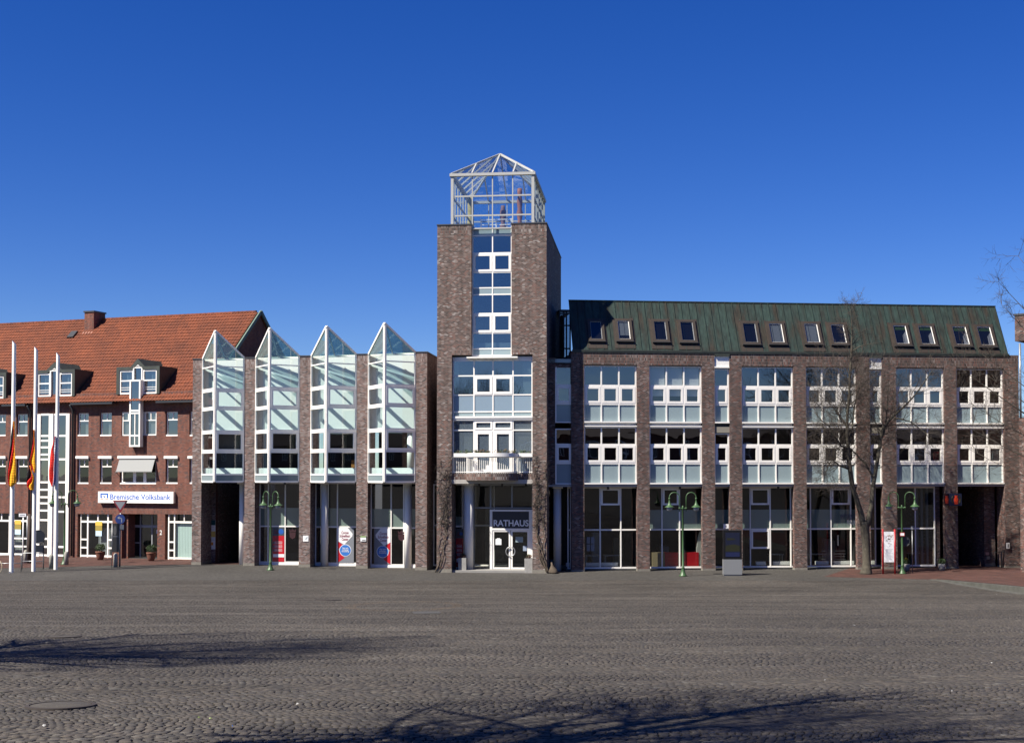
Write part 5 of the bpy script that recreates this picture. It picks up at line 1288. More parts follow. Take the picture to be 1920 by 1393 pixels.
for s_ in (-1, 1):
    f.box(up1 + s_ * hw - .05, up1 + s_ * hw + .05, -.36, -.02, zd_, za + .9)
for z in (zd_ + .06, zb_, zb_ - .16, zc_, za + .85): f.box(up1 - hw + .051, up1 + hw - .051, -.355, -.27, z - .05, z + .05)
f.box(up1 - .03, up1 + .03, -.34, -.29, zd_ + .1, zb_ - .21)
o = f.build('bay_window', WHITE, bank)
f = MB(); f.poly([(up1 - hw, -.31, zd_), (up1 + hw, -.31, zd_), (up1 + hw, -.31, za + .9), (up1 - hw, -.31, za + .9)]); f.build('pane', GLT, o)
f = MB(); f.box(up1 - hw + .06, up1 + hw - .06, -.26, -.03, zd_, za + .8); f.build('lining', INTD, o)
# tiled roof as modelled pantiles
def pantiles(u0, u1, v0, z0, v1, z1):
    sl = math.hypot(v1 - v0, z1 - z0); nr_ = int(sl / .34); pit = .235; nc = int((u1 - u0) / pit); K = 6
    dv, dz = (v1 - v0) / sl, (z1 - z0) / sl; nv, nz_ = -dz, dv
    prof = [0.0, .022, .045, .05, .035, .008, 0.0][:K]
    V = []; Fq = []
    xs = []; hs = []
    for c in range(nc):
        for k in range(K): xs.append(u0 + pit * (c + k / K)); hs.append(prof[k])
    xs.append(u0 + nc * pit); hs.append(0)
    n = len(xs)
    for r in range(nr_):
        for (s_, lift) in ((r * .34 - .03, .055), (r * .34 + .34, .015)):
            for x, h in zip(xs, hs):
                V.append((x, v0 + dv * s_ + nv * (h + lift), z0 + dz * s_ + nz_ * (h + lift)))
        b = r * 2 * n
        for i in range(n - 1): Fq.append((b + i, b + i + 1, b + n + i + 1, b + n + i))
        if r:
            pb = b - n
            for i in range(n - 1): Fq.append((pb + i, pb + i + 1, b + i + 1, b + i))
    m = MB(); m.V = V; m.Fc = Fq; m.mi = [0] * len(Fq); m.sm = [False] * len(Fq)
    return m
vE = -.42; zE_ = zev - .30
m = pantiles(Lend, Rend + .12, vE, zE_ - .02, RV, zrg); 
m.poly([(Rend + .12, RV, zrg), (Rend + .12, 2 * RV + .4, zE_), (Lend, 2 * RV + .4, zE_), (Lend, RV, zrg)])
n_r = int((Rend - Lend) / .33)
for k in range(n_r): m.bar((Lend + k * .33, RV, zrg + .06), (Lend + k * .33 + .35, RV, zrg + .075 + .0), .2, .12)
m.build('roof', TILE, bank)
m = MB(); m.bar((Rend + .16, vE, zE_ + .0), (Rend + .16, RV, zrg + .05), .10, .22); m.bar((Rend + .16, RV, zrg + .05), (Rend + .16, 2 * RV + .4, zE_), .10, .22)
m.build('verge', pm('verge_copper', (.14, .21, .17), .7), bank)
segs = [(13, 57), (141.5, 219.5), (300.8, 388)]
m = MB()
for a, b in segs: m.box(bx(a, 745), bx(b, 745), vE - .1, vE + .06, zE_ - .16, zE_ - .03); m.box(bx(a, 745), bx(b, 745), vE + .06, .0, zE_ - .14, zE_ - .08)
m.box(Lend, bx(-75, 745), vE - .1, vE + .06, zE_ - .16, zE_ - .03)
m.build('gutter', DARKM, bank)
for px in (137.5, 57.5):
    m = MB(); u = bx(px); m.tube([(u, -.12, .1), (u, -.12, zE_ - .5), (u, vE, zE_ - .14)], .07, 8); m.build('downpipe', DARKM, bank)
# chimney and small roof light
vc_ = RV - .45
uc0, zc1 = BF.hit(158.5, 586, vc_ - .5); uc1, _ = BF.hit(176, 586, vc_ - .5)
m = MB(); m.box(uc0, uc1, vc_ - .5, vc_ + .75, zrg - 1.8, zc1); ch = m.build('chimney', BRED, bank)
m = MB(); m.box(uc0 - .06, uc1 + .06, vc_ - .56, vc_ + .81, zc1, zc1 + .10); m.build('cap', CAPM, ch)
sv = RV * .80; su, _ = BF.hit(137, 627, sv); szz = zE_ + (zrg - zE_) * (sv - vE) / (RV - vE)
sn = Vector((0, -(zrg - zE_), RV - vE)).normalized(); sdn = Vector((0, RV - vE, zrg - zE_)).normalized()
m = MB(); m.M = Matrix.Translation((su, sv, szz)) @ Matrix(((1, 0, 0, 0), (0, sn.y, sdn.y, 0), (0, sn.z, sdn.z, 0), (0, 0, 0, 1))); m.box(-.25, .25, .03, .16, -.35, .35); m.build('roof_window', DARKM, bank)
# pale streak of older tiles below the chimney, laid as its own strip of flashing
m = MB(); m.M = Matrix(((1, 0, 0, (uc0 + uc1) / 2), (0, sn.y, sdn.y, vc_ - .5), (0, sn.z, sdn.z, zrg - 1.0), (0, 0, 0, 1))); m.box(-.45, .45, .10, .13, -.35, .1); m.build('flashing', pm('pink_flashing', (.45, .22, .16), .8), bank)
# bank sign
def dsign(t, W_, H_, v):
    bl = pm('sign_blue', (.03, .16, .62), .4); orr = pm('sign_salmon', (.80, .22, .12), .4)
    text('lettering', 'Bremische Volksbank', -W_ / 2 + W_ * .165, W_ / 2 - W_ * .035, H_ * .54, v - .003, bl, t, h=H_ * .48)
    s = H_ * .42; x0 = -W_ / 2 + W_ * .033; z0 = H_ * .42; x1 = x0 + W_ * .105; xm = (x0 + x1) / 2; w3 = (x1 - x0)
    m = MB()
    for sg_ in (1, -1):
        X_ = lambda q: xm + sg_ * q * w3
        m.plate([(X_(.5), v - .003, z0), (X_(.5), v - .003, z0 + s), (X_(0), v - .003, z0 + s), (X_(0), v - .003, z0 + s * .72), (X_(.36), v - .003, z0 + s * .72), (X_(.30), v - .003, z0)], (0, -1, 0), .006)
        m.plate([(X_(.0), v - .004, z0 + s * .25), (X_(.0), v - .004, z0 + s * .02), (X_(.16), v - .004, z0 + s * .55), (X_(.08), v - .004, z0 + s * .55)], (0, -1, 0), .006)
    m.build('logo', bl, t)
    m = MB(); m.box(x0, xm - .08, v - .009, v - .003, z0 - s * .3, z0 - s * .18); m.box(xm + .08, x1, v - .009, v - .003, z0 - s * .3, z0 - s * .18); m.build('logo_bar', orr, t)
board_on(BF, 188, 328.7, 921, 943.5, -.02, 'bank_sign', 'long white sign with blue lettering on the red brick bank front', 'sign', [WHITE2], dsign, d=.22)
t = thing('house_number', 'white house number 2 beside the bank door', 'house number', tuple((BF.o + BF.u * bx(302, 998) + BF.v * -.01).xy) + (BF.hit(302, 1002.5, 0)[1],), BF.yaw)
text('digit', '2', -.08, .08, .15, -.01, WHITE2, t, h=.30, ext=.012)

# ================================================================= FLAGPOLES AND FLAGS
cloth = {k: pm('cloth_' + k, c, .85) for k, c in dict(black=(.012, .012, .014), red=(.72, .02, .012), gold=(.92, .42, .01), white=(.72, .72, .74), blue=(.10, .09, .32)).items()}
def pole_at(bxp, byp, typ, topy, txp, wpx, label):
    b = ground(bxp, byp); top = at(txp, topy, b.y); r = wpx / 2 / F * b.y
    t = thing('flagpole', label, 'flagpole', b, 0, 'white flagpoles in front of the bank')
    m = MB(); H_ = top.z - b.z
    m.tube([(0, 0, 0), (0, 0, H_ - .15)], [r * 1.05, r * .9], 16, cap=False)
    n = 16; vs = []; rr = r * .9
    lo = [(rr * math.cos(2 * math.pi * i / n), rr * math.sin(2 * math.pi * i / n), H_ - .15) for i in range(n)]
    hi = [(x, y, H_ - x / rr * .13 + .0) for x, y, z in lo]
    m.add(lo + hi, [(i, (i + 1) % n, n + (i + 1) % n, n + i) for i in range(n)] + [tuple(range(n, 2 * n))]); m.build('pole', WHITE2, t)
    m = MB(); m.box(r * .9, r * 1.15, -.03, .03, .9, 1.5); m.build('cleat', DARKM, t)
    m = MB(); m.tube([(-r * 1.15, 0, 1.2), (-r * 1.15, -.05, H_ * .6)], .008, 4); m.build('halyard', STEEL, t)
    return b
b1 = pole_at(21.5, 1073.5, 0, 643, 27, 8.0, 'tall white flagpole at the far left, with the longest flag')
b2 = pole_at(63, 1071, 0, 654, 62.5, 7.4, 'middle one of the three white flagpoles, flag in two drooping pieces')
b3 = pole_at(104.5, 1067.5, 0, 665, 102, 7.2, 'right one of the three white flagpoles, flag red and white')
def flag(name, label, Y, rows, cols, back=None):
    """rows: (y, x0, x1, ..., xn) boundaries between the stripes in the drooping cloth"""
    base = at(rows[0][1], rows[-1][0], Y); m = MB(); NS = 5; rg = random.Random(len(label))
    def P(y, xa, i):
        p = at(xa, y, Y); yo = -.18 - .05 * math.sin(i * 1.1 + y * .05)
        if back and back[0] < y < back[1]: yo = .22
        return (p.x - base.x, yo, p.z - base.z)
    def interp(y):
        for a, b in zip(rows, rows[1:]):
            if a[0] <= y <= b[0]:
                f = (y - a[0]) / (b[0] - a[0]); f = f * f * (3 - 2 * f) if False else f
                return [p * (1 - f) + q * f for p, q in zip(a[1:], b[1:])]
        return list(rows[-1][1:])
    n = max(8, int((rows[-1][0] - rows[0][0]) / 3)); Ys = [rows[0][0] + (rows[-1][0] - rows[0][0]) * i / n for i in range(n + 1)]
    for ya, yb in zip(Ys, Ys[1:]):
        A_, B_ = interp(ya), interp(yb)
        for s in range(len(cols)):
            for k in range(NS):
                f0, f1 = k / NS, (k + 1) / NS; i0, i1 = s * NS + k, s * NS + k + 1
                wob = lambda y, i: .22 * math.sin(y * .16 + i * .5)
                xa0 = A_[s] * (1 - f0) + A_[s + 1] * f0; xa1 = A_[s] * (1 - f1) + A_[s + 1] * f1
                xb0 = B_[s] * (1 - f0) + B_[s + 1] * f0; xb1 = B_[s] * (1 - f1) + B_[s + 1] * f1
                m.poly([P(ya, xa0 + wob(ya, i0), i0), P(ya, xa1 + wob(ya, i1), i1), P(yb, xb1 + wob(yb, i1), i1), P(yb, xb0 + wob(yb, i0), i0)], s)
    m.sm = [True] * len(m.sm)
    o = m.build(name, [cloth[c] for c in cols]); o.location = base
    sol = o.modifiers.new('thickness', 'SOLIDIFY'); sol.thickness = .008
    return tagit(o, label, 'flag', 'flags hanging limp on the flagpoles')
flag('flag', 'long limp black, red and gold flag on the leftmost flagpole', b1.y,
     [(790, 27, 28, 28.5, 29), (815, 23.5, 27.5, 29.5, 30), (845, 20, 23, 27.5, 31), (868, 18.5, 19.2, 24.5, 31.5), (890, 17, 17.3, 20, 32.5), (905, 18, 18.2, 20, 31.5), (912, 21, 21.1, 21.5, 25)], ['black', 'red', 'gold'])
flag('flag', 'short limp flag with its gold and red upper half wrapped round the middle flagpole', b2.y,
     [(806, 65, 65.5, 66, 66.5), (830, 63, 63.3, 66.5, 67.5), (846, 60, 60, 63.5, 68.5), (866, 58, 58, 58.5, 68), (876, 62, 62, 62.5, 69), (886, 66, 66, 66.3, 68)], ['black', 'red', 'gold'])
flag('flag', 'drooping black, red and gold tail below, on the left side of the middle flagpole', b2.y,
     [(873, 57, 58, 58.2, 58.5), (885, 54, 61, 61.5, 62), (894, 52.5, 61, 65, 65.5), (903, 52, 53, 63, 65), (912, 53, 53, 56, 65), (919, 60, 60, 60.3, 64)], ['black', 'red', 'gold'])
flag('flag', 'limp red and white flag with a violet fold on the rightmost flagpole', b3.y,
     [(818, 105, 105.3, 106.6, 107), (842, 97.5, 102, 106.3, 107), (860, 95.5, 104.2, 105, 106), (882, 94.2, 103, 104.2, 105.8), (900, 95, 102.4, 103.2, 105.5), (912, 99, 102, 102.2, 103.5)], ['red', 'white', 'blue'])

# ================================================================= STREET LAMPS
def make_lamp():
    t = thing('street_lamp', 'x', 'street lamp', (0, 0, 0), 0, 'green twin-armed street lamps')
    m = MB(); m.lathe([(.21, 0), (.20, .05), (.15, .10), (.10, .28), (.075, .42), (.085, .44), (.085, .47), (.062, .50), (.058, 1.6), (.045, 3.55), (.06, 3.56), (.06, 3.62), (.045, 3.66), (.05, 3.70), (.0, 3.74)], n=16); m.build('post', GREENP, t)
    m = MB(); m.bar((-.22, 0, 3.6), (.22, 0, 3.6), .05, .06); m.build('crossbar', GREENP, t)
    for s in (-1, 1):
        m = MB(); pts = [(s * .18, 0, 3.42), (s * .18, 0, 4.15)] + [(s * (.445 - .265 * math.cos(a)), 0, 4.17 + .265 * math.sin(a)) for a in [math.pi * k / 12 for k in range(1, 13)]] + [(s * .71, 0, 4.1)]
        m.tube(pts, .026, 8); m.lathe([(.045, 3.56), (.045, 3.64)], (s * .18, 0, 0), 10); m.build('arm', GREENP, t)
        m = MB(); m.lathe([(.0, 4.16), (.05, 4.15), (.06, 4.10), (.035, 4.07), (.04, 3.98), (.065, 3.86), (.12, 3.75), (.20, 3.69), (.25, 3.665), (.25, 3.645), (.17, 3.64)], (s * .71, 0, 0), 20); sh = m.build('lamp_shade', GREENP, t)
        m = MB(); m.lathe([(.16, 3.645), (.165, 3.58), (.14, 3.51), (.09, 3.46), (.0, 3.44)], (s * .71, 0, 0), 18); m.build('globe', OPAL, sh)
    return t
def copy_tree(o, parent=None):
    c = o.copy(); COL.objects.link(c); c.parent = parent
    for ch in list(o.children): copy_tree(ch, c)
    return c
lamp = make_lamp()
for i, (x, y, rot, sc_, lab) in enumerate([(1280.8, 1080, 0, 1.0, 'green twin-armed street lamp in front of the office wing, nearest the digital display'), (507, 1069, -44, 1.0, 'green twin-armed street lamp in front of the second glass oriel'),
        (1692, 1075.5, -34, 1.0, 'dark green street lamp shaded by the tree, right of the red map board'), (120.5, 1058, 20, 1.0, 'green twin-armed street lamp behind the flagpoles in front of the bank')]):
    o = lamp if i == 0 else copy_tree(lamp)
    p = ground(x, y); o.location = p; o.rotation_euler = (0, 0, R_(rot)); o['label'] = lab
    if i == 2:
        pass

# ================================================================= DIGITAL DISPLAY
p = ground(1374, 1079); Yk = p.y
k = thing('digital_display', 'grey free-standing digital display with a dark blue and yellow screen', 'display', p, 0)
hk = at(1374, 994, Yk).z - p.z; wk = 34.8 / F * Yk; zm = at(1374, 1048.5, Yk).z - p.z
m = MB(); m.box(-wk / 2, wk / 2, 0, .34, .06, zm); m.box(-wk / 2 + .03, wk / 2 - .03, .03, .31, 0, .059); m.build('base', pm('display_grey', (.24, .25, .26), .45), k)
m = MB(); m.box(-wk / 2 + .01, wk / 2 - .01, .01, .33, zm + .001, hk); hd = m.build('housing', pm('display_black', (.008, .008, .010), .6, spec=.2), k)
m = MB(); zs0, zs1 = zm + .14, hk - .12; w2 = wk / 2 - .12; H_ = zs1 - zs0
m.box(-w2, w2, .002, .009, zs0, zs1, 0)
m.plate([(-w2, .001, zs0 + H_ * .22), (w2, .001, zs0 + H_ * .22), (w2, .001, zs0 + H_ * .46), (w2 * .2, .001, zs0 + H_ * .52), (-w2, .001, zs0 + H_ * .46)], (0, -1, 0), .003, 1)
m.plate([(-w2 * .8, .001, zs0 + H_ * .68), (w2 * .4, .001, zs0 + H_ * .70), (w2 * .3, .001, zs0 + H_ * .76), (-w2 * .8, .001, zs0 + H_ * .78)], (0, -1, 0), .003, 1)
m.box(-w2, w2, -.003, .001, zs0, zs0 + H_ * .18, 2)
m.build('screen', [pm('screen_navy', (.004, .007, .028), .5), pm('screen_olive', (.017, .018, .003), .5), pm('screen_blue', (.008, .014, .065), .5)], hd)

# small plate on the fourth pier
q0, q1 = RF.hit(1359.5, 991, .0)[0], RF.hit(1370.5, 991, .0)[0]; zz0, zz1 = RF.hit(1365, 991, 0)[1], RF.hit(1365, 983, 0)[1]
wv = RF.o + RF.u * ((q0 + q1) / 2) + RF.v * (.35)
t = thing('projecting_sign', 'small white square sign above the digital display', 'sign', (wv.x, wv.y, zz0), RF.yaw)
m = MB(); m.box(-.17, .13, -.02, .02, 0, .25); m.box(.14, .17, -.05, .3, .02, .24, 1); m.build('panel', [POSW, STEEL], t); text('symbol', 'i', -.04, 0, .125, -.023, INKD, t, h=.14)

# ================================================================= MAP BOARD ON RED POSTS
p = ground(1667, 1076); w2 = 11.2 / F * p.y
t = thing('map_board', 'white map board between two red posts beside the bare tree', 'map board', p, R_(0))
Hb = at(1667, 992, p.y).z - p.z; z0, z1 = at(1667, 1053.5, p.y).z - p.z, at(1667, 996.5, p.y).z - p.z
for s in (-1, 1): m = MB(); m.tube([(s * w2, 0, 0), (s * w2, 0, Hb)], .05, 10); m.build('post', REDP, t)
m = MB(); m.box(-w2 + .055, w2 - .055, -.03, .02, z0, z1); pn = m.build('panel', POSW, t)
m = MB(); rg = random.Random(7)
for i in range(26):
    x, z = rg.uniform(-w2 + .12, w2 - .16), z1 - .15 - abs(rg.gauss(0, .30)); m.box(x, x + rg.uniform(.03, .12), -.036, -.031, z, z + rg.uniform(.015, .05), rg.choice([0, 0, 1, 2]))
for i in range(14): z = z1 - .95 - .05 * i; m.box(-w2 + .12, w2 - .12 - rg.uniform(0, .25), -.036, -.031, z, z + .010, 1)
m.build('map_print', [pm('print_rose', (.65, .42, .40), .6), pm('print_grey', (.55, .56, .56), .6), pm('print_cream', (.66, .62, .45), .6)], pn)

# ================================================================= TRAFFIC SIGNS
p = ground(224.5, 1062.5); Yp = p.y
t = thing('traffic_sign', 'pole with a give way triangle above a round blue left-turn sign', 'traffic sign', p, 0)
zz = lambda y: at(224, y, Yp).z - p.z
m = MB(); m.tube([(0, .05, 0), (0, .05, zz(940))], .035, 8); m.build('post', STEEL, t)
s_ = 14.2 / F * Yp; zt_, zb_ = zz(938), zz(962)
m = MB(); m.plate([(-s_, 0, zt_), (s_, 0, zt_), (0, 0, zb_)], (0, -1, 0), .012, 0); m.plate([(-s_ * .72, -.013, zt_ - .08), (s_ * .72, -.013, zt_ - .08), (0, -.013, zb_ + .2)], (0, -1, 0), .004, 1)
m.build('give_way_plate', [pm('sign_red', (.22, .01, .02), .5), pm('sign_grey', (.26, .28, .31), .5)], t)
rr = 9.2 / F * Yp; zc = zz(973)
circ = lambda r, c, y, n=28: [(r * math.cos(2 * math.pi * i / n), y, c + r * math.sin(2 * math.pi * i / n)) for i in range(n)]
m = MB(); m.plate(circ(rr, zc, 0), (0, -1, 0), .012, 0)
pts = [(.09, zc - .19), (.09, zc - .02), (.05, zc + .06), (-.04, zc + .08)]
for a, b in zip(pts, pts[1:]): m.bar((a[0], -.016, a[1]), (b[0], -.016, b[1]), .05, .006, 1, up=(0, 1, 0))
m.plate([(-.04, -.014, zc + .17), (-.04, -.014, zc - .01), (-.17, -.014, zc + .08)], (0, -1, 0), .005, 1)
m.build('round_plate', [pm('sign_round_blue', (.02, .045, .20), .4), pm('sign_arrow', (.30, .33, .38), .5)], t)
m = MB(); m.box(-7 / F * Yp, 7 / F * Yp, -.01, .01, zz(994), zz(983.5)); m.build('lower_plate', pm('sign_lower', (.10, .12, .16), .5), t)
# dark display case left of it
p = ground(209.5, 1063); Yp = p.y
t = thing('information_case', 'dark information case on thin posts left of the give way sign', 'display case', p, 0)
z0, z1 = at(210, 1035, Yp).z - p.z, at(210, 981, Yp).z - p.z; w_ = 14 / F * Yp
for x in (0, w_): m = MB(); m.tube([(x, 0, 0), (x, 0, z1)], .025, 6); m.build('post', STEEL, t)
m = MB(); m.box(.03, w_ - .03, -.04, .04, z0, z1, 0); cs_ = m.build('case', [pm('case_dark', (.035, .035, .035), .3)], t)
m = MB(); m.plate([(w_ * .42 + .10 * math.cos(a), -.045, z1 - .42 + .28 * math.sin(a)) for a in [2 * math.pi * i / 20 for i in range(20)]], (0, -1, 0), .003); m.build('oval_picture', pm('case_oval', (.10, .10, .10), .5), cs_)
m = MB(); m.box(.06, w_ - .06, -.046, -.042, z0 + .9, z0 + .93); m.build('strip', STEEL, cs_)

# direction signs at the far left
for (x, y, xs0, xs1, y0, y1, lab, mt) in ((42.7, 1058, 35.5, 49, 962.5, 968.5, 'white post with a small white street name plate, left of the brown post', WHITE2), (50.2, 1055, 50.6, 60, 967, 972.5, 'thin grey post with a white name plate pointing right', STEEL)):
    p = ground(x, y); t = thing('street_name_sign', lab, 'street sign', p, 0, 'street name signs by the flagpoles')
    zz = lambda yy: at(x, yy, p.y).z - p.z; xx = lambda q_: at(q_, 1000, p.y).x - p.x
    m = MB(); m.tube([(0, 0, 0), (0, 0, zz(y0))], .04 if mt is WHITE2 else .03, 8); m.build('post', mt, t)
    m = MB(); m.box(xx(xs0), xx(xs1), -.055, -.035, zz(y1), zz(y0)); pl_ = m.build('plate', POSW, t)
    m = MB(); m.box(xx(xs0 + 2), xx(xs1 - 2), -.058, -.055, zz((y0 + y1) / 2 + .6), zz((y0 + y1) / 2 - .8)); m.build('text_strip', STEEL, pl_)
p = ground(54.5, 1056); t = MB(); t.lathe([(.13, 0), (.12, 1.2), (.10, 3.0)], n=12)
o = t.build('wooden_post', pm('brown_wood', (.07, .045, .035), .9, noise=.3)); o.location = p; tagit(o, 'thick dark brown post behind the left flagpoles', 'post')
p = ground(81.5, 1066); t = thing('round_sign', 'dark round sign on a black pole between the flagpoles', 'sign', p, 0)
zz = lambda yy: at(81, yy, p.y).z - p.z
m = MB(); m.tube([(0, 0, 0), (0, 0, zz(1000))], .03, 8); m.build('post', DARKM, t)
m = MB(); rr = .37; cx_ = at(72.5, 1000, p.y).x - p.x
m.plate([(cx_ + rr * math.cos(a), -.04, zz(1006) + rr * math.sin(a)) for a in [2 * math.pi * i / 28 for i in range(28)]], (0, 1, 0), .03); 
pts = [(cx_ + rr * math.cos(a), -.04, zz(1006) + rr * math.sin(a)) for a in [2 * math.pi * i / 28 for i in range(29)]]; m.tube(pts, .02, 6, cap=False); m.build('disc', pm('sign_back', (.012, .016, .026), .4), t)
m = MB(); m.box(cx_ - .25, cx_ + .28, -.05, -.02, zz(1035), zz(1022)); m.build('lower_plate', MATS['sign_back'], t)
# plates beside the right-hand lamp
p = ground(1711, 1074); t = thing('slim_post', 'slim grey post with a small box on top, right of the dark green lamp', 'post', p, 0)
zz = lambda yy: at(1711, yy, p.y).z - p.z
m = MB(); m.tube([(0, 0, 0), (0, 0, zz(992))], .02, 8); m.build('post', STEEL, t); m = MB(); m.box(-.06, .06, -.05, .05, zz(992), zz(986)); m.build('box', GREYF, t)
p = ground(1692, 1075.5); q_ = at(1697, 1015, p.y + .12)
m = MB(); pts = [(.26 * math.cos(a), 0, .26 * math.sin(a)) for a in [2 * math.pi * i / 28 for i in range(28)]]
m.plate(pts, (0, 1, 0), .012); m.tube(pts + [pts[0]], .014, 6, cap=False); o = m.build('round_plate', pm('plate_back', (.045, .05, .055), .5)); o.location = q_; tagit(o, 'dark round plate fixed to the shaded street lamp', 'sign')
q_ = at(1691.8, 1001.5, p.y - .08); t = thing('notice_plate', 'small red-bordered white plate on the shaded street lamp', 'sign', q_, 0)
m = MB(); m.box(-.13, .13, 0, .012, -.10, .10); m.build('panel', REDP, t); m = MB(); m.box(-.10, .10, -.004, 0, -.07, .07); m.build('face', POSW, t)
# sign with red figures on the last but one pier
u0, z1 = RF.hit(1780, 925, -.6); u1, z0 = RF.hit(1803.5, 948, -.6); wv = RF.o + RF.u * ((u0 + u1) / 2) + RF.v * -.6
t = thing('projecting_sign', 'navy box sign with a red symbol on the brown brick pier by the passage', 'sign', (wv.x, wv.y, z0), RF.yaw)
W_, H_ = u1 - u0, z1 - z0
m = MB(); m.box(-W_ / 2, W_ / 2, 0, .12, 0, H_); m.build('panel', NAVY, t)
m = MB(); m.bar((-W_ / 2 + .1, .12, H_ / 2), (-W_ / 2 + .1, .6, H_ / 2), .05); m.build('bracket', DARKM, t)
sr = pm('symbol_red', (.75, .06, .01), .5)
def fig(cx, sc_, par, nm='symbol'):
    m = MB(); m.plate([(cx + sc_ * a, -.012, H_ * .5 + b * sc_) for a, b in ((-.10, -.27), (.10, -.27), (.13, .05), (.07, .12), (.09, .24), (-.09, .24), (-.07, .12), (-.13, .05))], (0, -1, 0), .01); return m.build(nm, sr, par)
fig(.02, 1, t)
m = MB()
for a0, a1 in ((-50, 50), (130, 230)):
    pts = [(.02 + .25 * math.cos(R_(a)), -.008, H_ / 2 + .27 * math.sin(R_(a))) for a in range(a0, a1 + 1, 10)]; m.tube(pts, .022, 5)
m.build('ring', pm('olive_ring', (.12, .10, .01), .5), t)
wv2 = RF.o + RF.u * (RF.hit(1775, 937, -.5)[0]) + RF.v * -.5
t2 = thing('projecting_sign', 'narrow red figure sign left of the navy box sign', 'sign', (wv2.x, wv2.y, z0), RF.yaw)
m = MB(); m.box(-.10, .10, 0, .10, .02, H_ - .02); m.build('panel', pm('dark_red_panel', (.06, .01, .01), .5), t2); fig(0, .85, t2)
m = MB(); m.bar((0, .1, H_ / 2), (0, .5, H_ / 2), .04); m.build('bracket', DARKM, t2)
# small things in the passage at the right
u0, z1 = RF.hit(1848, 1034.5, 1.24); wv = RF.o + RF.u * (u0 + .1) + RF.v * 1.24
t = thing('wall_plate', 'small red and white plate on the sunlit passage wall', 'sign', (wv.x, wv.y, z1 - .1), RF.yaw); m = MB(); m.box(-.1, .1, -.02, 0, -.08, .08, 0); m.build('panel', pm('plate_pink', (.62, .35, .28), .5), t)
m = MB(); m.box(-.08, .10, -.10, 0, -.33, -.15, 0); m.build('socket_box', STEEL, t)
wv = RF.o + RF.u * RF.hit(1882.5, 1030, .5)[0] + RF.v * .6
t = thing('cabinet', 'tall narrow grey cabinet at the right edge of the passage', 'cabinet', (wv.x, wv.y, .35), RF.yaw); m = MB(); m.box(-.14, .10, 0, .3, 0, 1.1); m.build('body', GREYF, t)
m = MB(); m.box(-.135, .095, -.01, -.001, .03, 1.07); m.build('door', STEEL, t)
wv = RF.o + RF.u * RF.hit(1889, 1030, -.01)[0] + RF.v * -.002
t = thing('control_box', 'small pale box on the last brown brick pier', 'box', (wv.x, wv.y, 1.15), RF.yaw); m = MB(); m.box(-.07, .09, -.10, 0, 0, .32); m.build('casing', WHITE2, t); m = MB(); m.box(-.04, .06, -.107, -.101, .06, .26); m.build('cover', STEEL, t)
wv = RF.o + RF.u * RF.hit(1875, 1060, .2)[0] + RF.v * .2
t = thing('barrier', 'black swing barrier with a horizontal bar across the passage', 'barrier', (wv.x, wv.y, 0), RF.yaw)
m = MB(); m.tube([(.1, 0, 0), (.1, 0, .95)], .04, 8); m.build('post', DARKM, t); m = MB(); m.tube([(.1, 0, .92), (-.35, 0, .9)], .02, 6); m.tube([(.1, 0, .92), (.35, 0, .97)], .02, 6); m.build('bar', DARKM, t)

# ================================================================= PLANTERS, BOLLARDS, RACKS
def leaves(m, c, r, n, rg, size=.07, mi=0, flat=1.0):
    for _ in range(n):
        a = rg.uniform(0, 2 * math.pi); z = rg.uniform(-1, 1); q = r * rg.uniform(.35, 1) ** .6
        p = Vector((q * math.sqrt(1 - z * z) * math.cos(a), q * math.sqrt(1 - z * z) * math.sin(a), q * z * flat)) + Vector(c)
        d = Vector((rg.gauss(0, 1), rg.gauss(0, 1), rg.gauss(.3, 1))).normalized(); e = d.orthogonal().normalized(); f = d.cross(e); s = size * rg.uniform(.6, 1.3)
        m.poly([p - e * s * .5, p + f * s * .35, p + e * s, p - f * s * .35], mi)
bush = [pm('bush_dark', (.035, .07, .018), .6), pm('bush_light', (.07, .12, .03), .6)]
def potplant(x, y, kind, label, seed):
    p = ground(x, y); rg = random.Random(seed); t = thing('potted_plant', label, 'potted plant', p, R_(-6 if kind == 'square' else 0), 'planters along the facades')
    m = MB()
    if kind == 'clay': m.lathe([(.15, 0), (.22, .12), (.27, .32), (.29, .46), (.31, .48), (.31, .54), (.27, .54), (.25, .46)], n=20); m.build('pot', TERRA, t); h, r = .78, .33
    elif kind == 'square': m.box(-.22, .22, -.22, .22, 0, .78); m.box(-.17, .17, -.17, .17, .781, .80, 1); m.build('pot', [CONC, DARKM], t); h, r = .88, .17
    else: m.lathe([(.15, 0), (.19, .2), (.20, .36), (.16, .40), (.16, .36)], n=18); m.build('pot', CONC, t); h, r = .5, .24
    m = MB(); leaves(m, (0, 0, h), r, {'clay': 700, 'square': 160, 'round': 260}[kind], rg, .055, 0, .75 if kind != 'square' else .6); leaves(m, (0, 0, h + .04), r * .9, 200 if kind == 'clay' else 80, rg, .05, 1, .7)
    if seed == 5: leaves(m, (-.02, 0, h + .16), .09, 50, rg, .05, 2)
    m.build('foliage', bush + [pm('flower_yellow', (.45, .32, .02), .6)] if kind == 'round' else (bush if kind == 'clay' else [pm('heather', (.16, .06, .05), .8), bush[0]]), t, uv=False)
potplant(188, 1049.5, 'clay', 'clay pot with a dark green bush below the bank shop window', 1)
potplant(283.5, 1051.5, 'clay', 'clay pot with a round bush beside the bank door', 2)
potplant(867.5, 1071.8, 'square', 'square grey planter left of the town hall door', 3)
potplant(991.5, 1073.5, 'square', 'square grey planter right of the town hall door', 4)
potplant(1700, 1070, 'round', 'grey pot with yellow flowers behind the shaded street lamp', 5)
potplant(1766, 1069.5, 'round', 'grey pot with green plant left of the pier with the red symbol', 6)
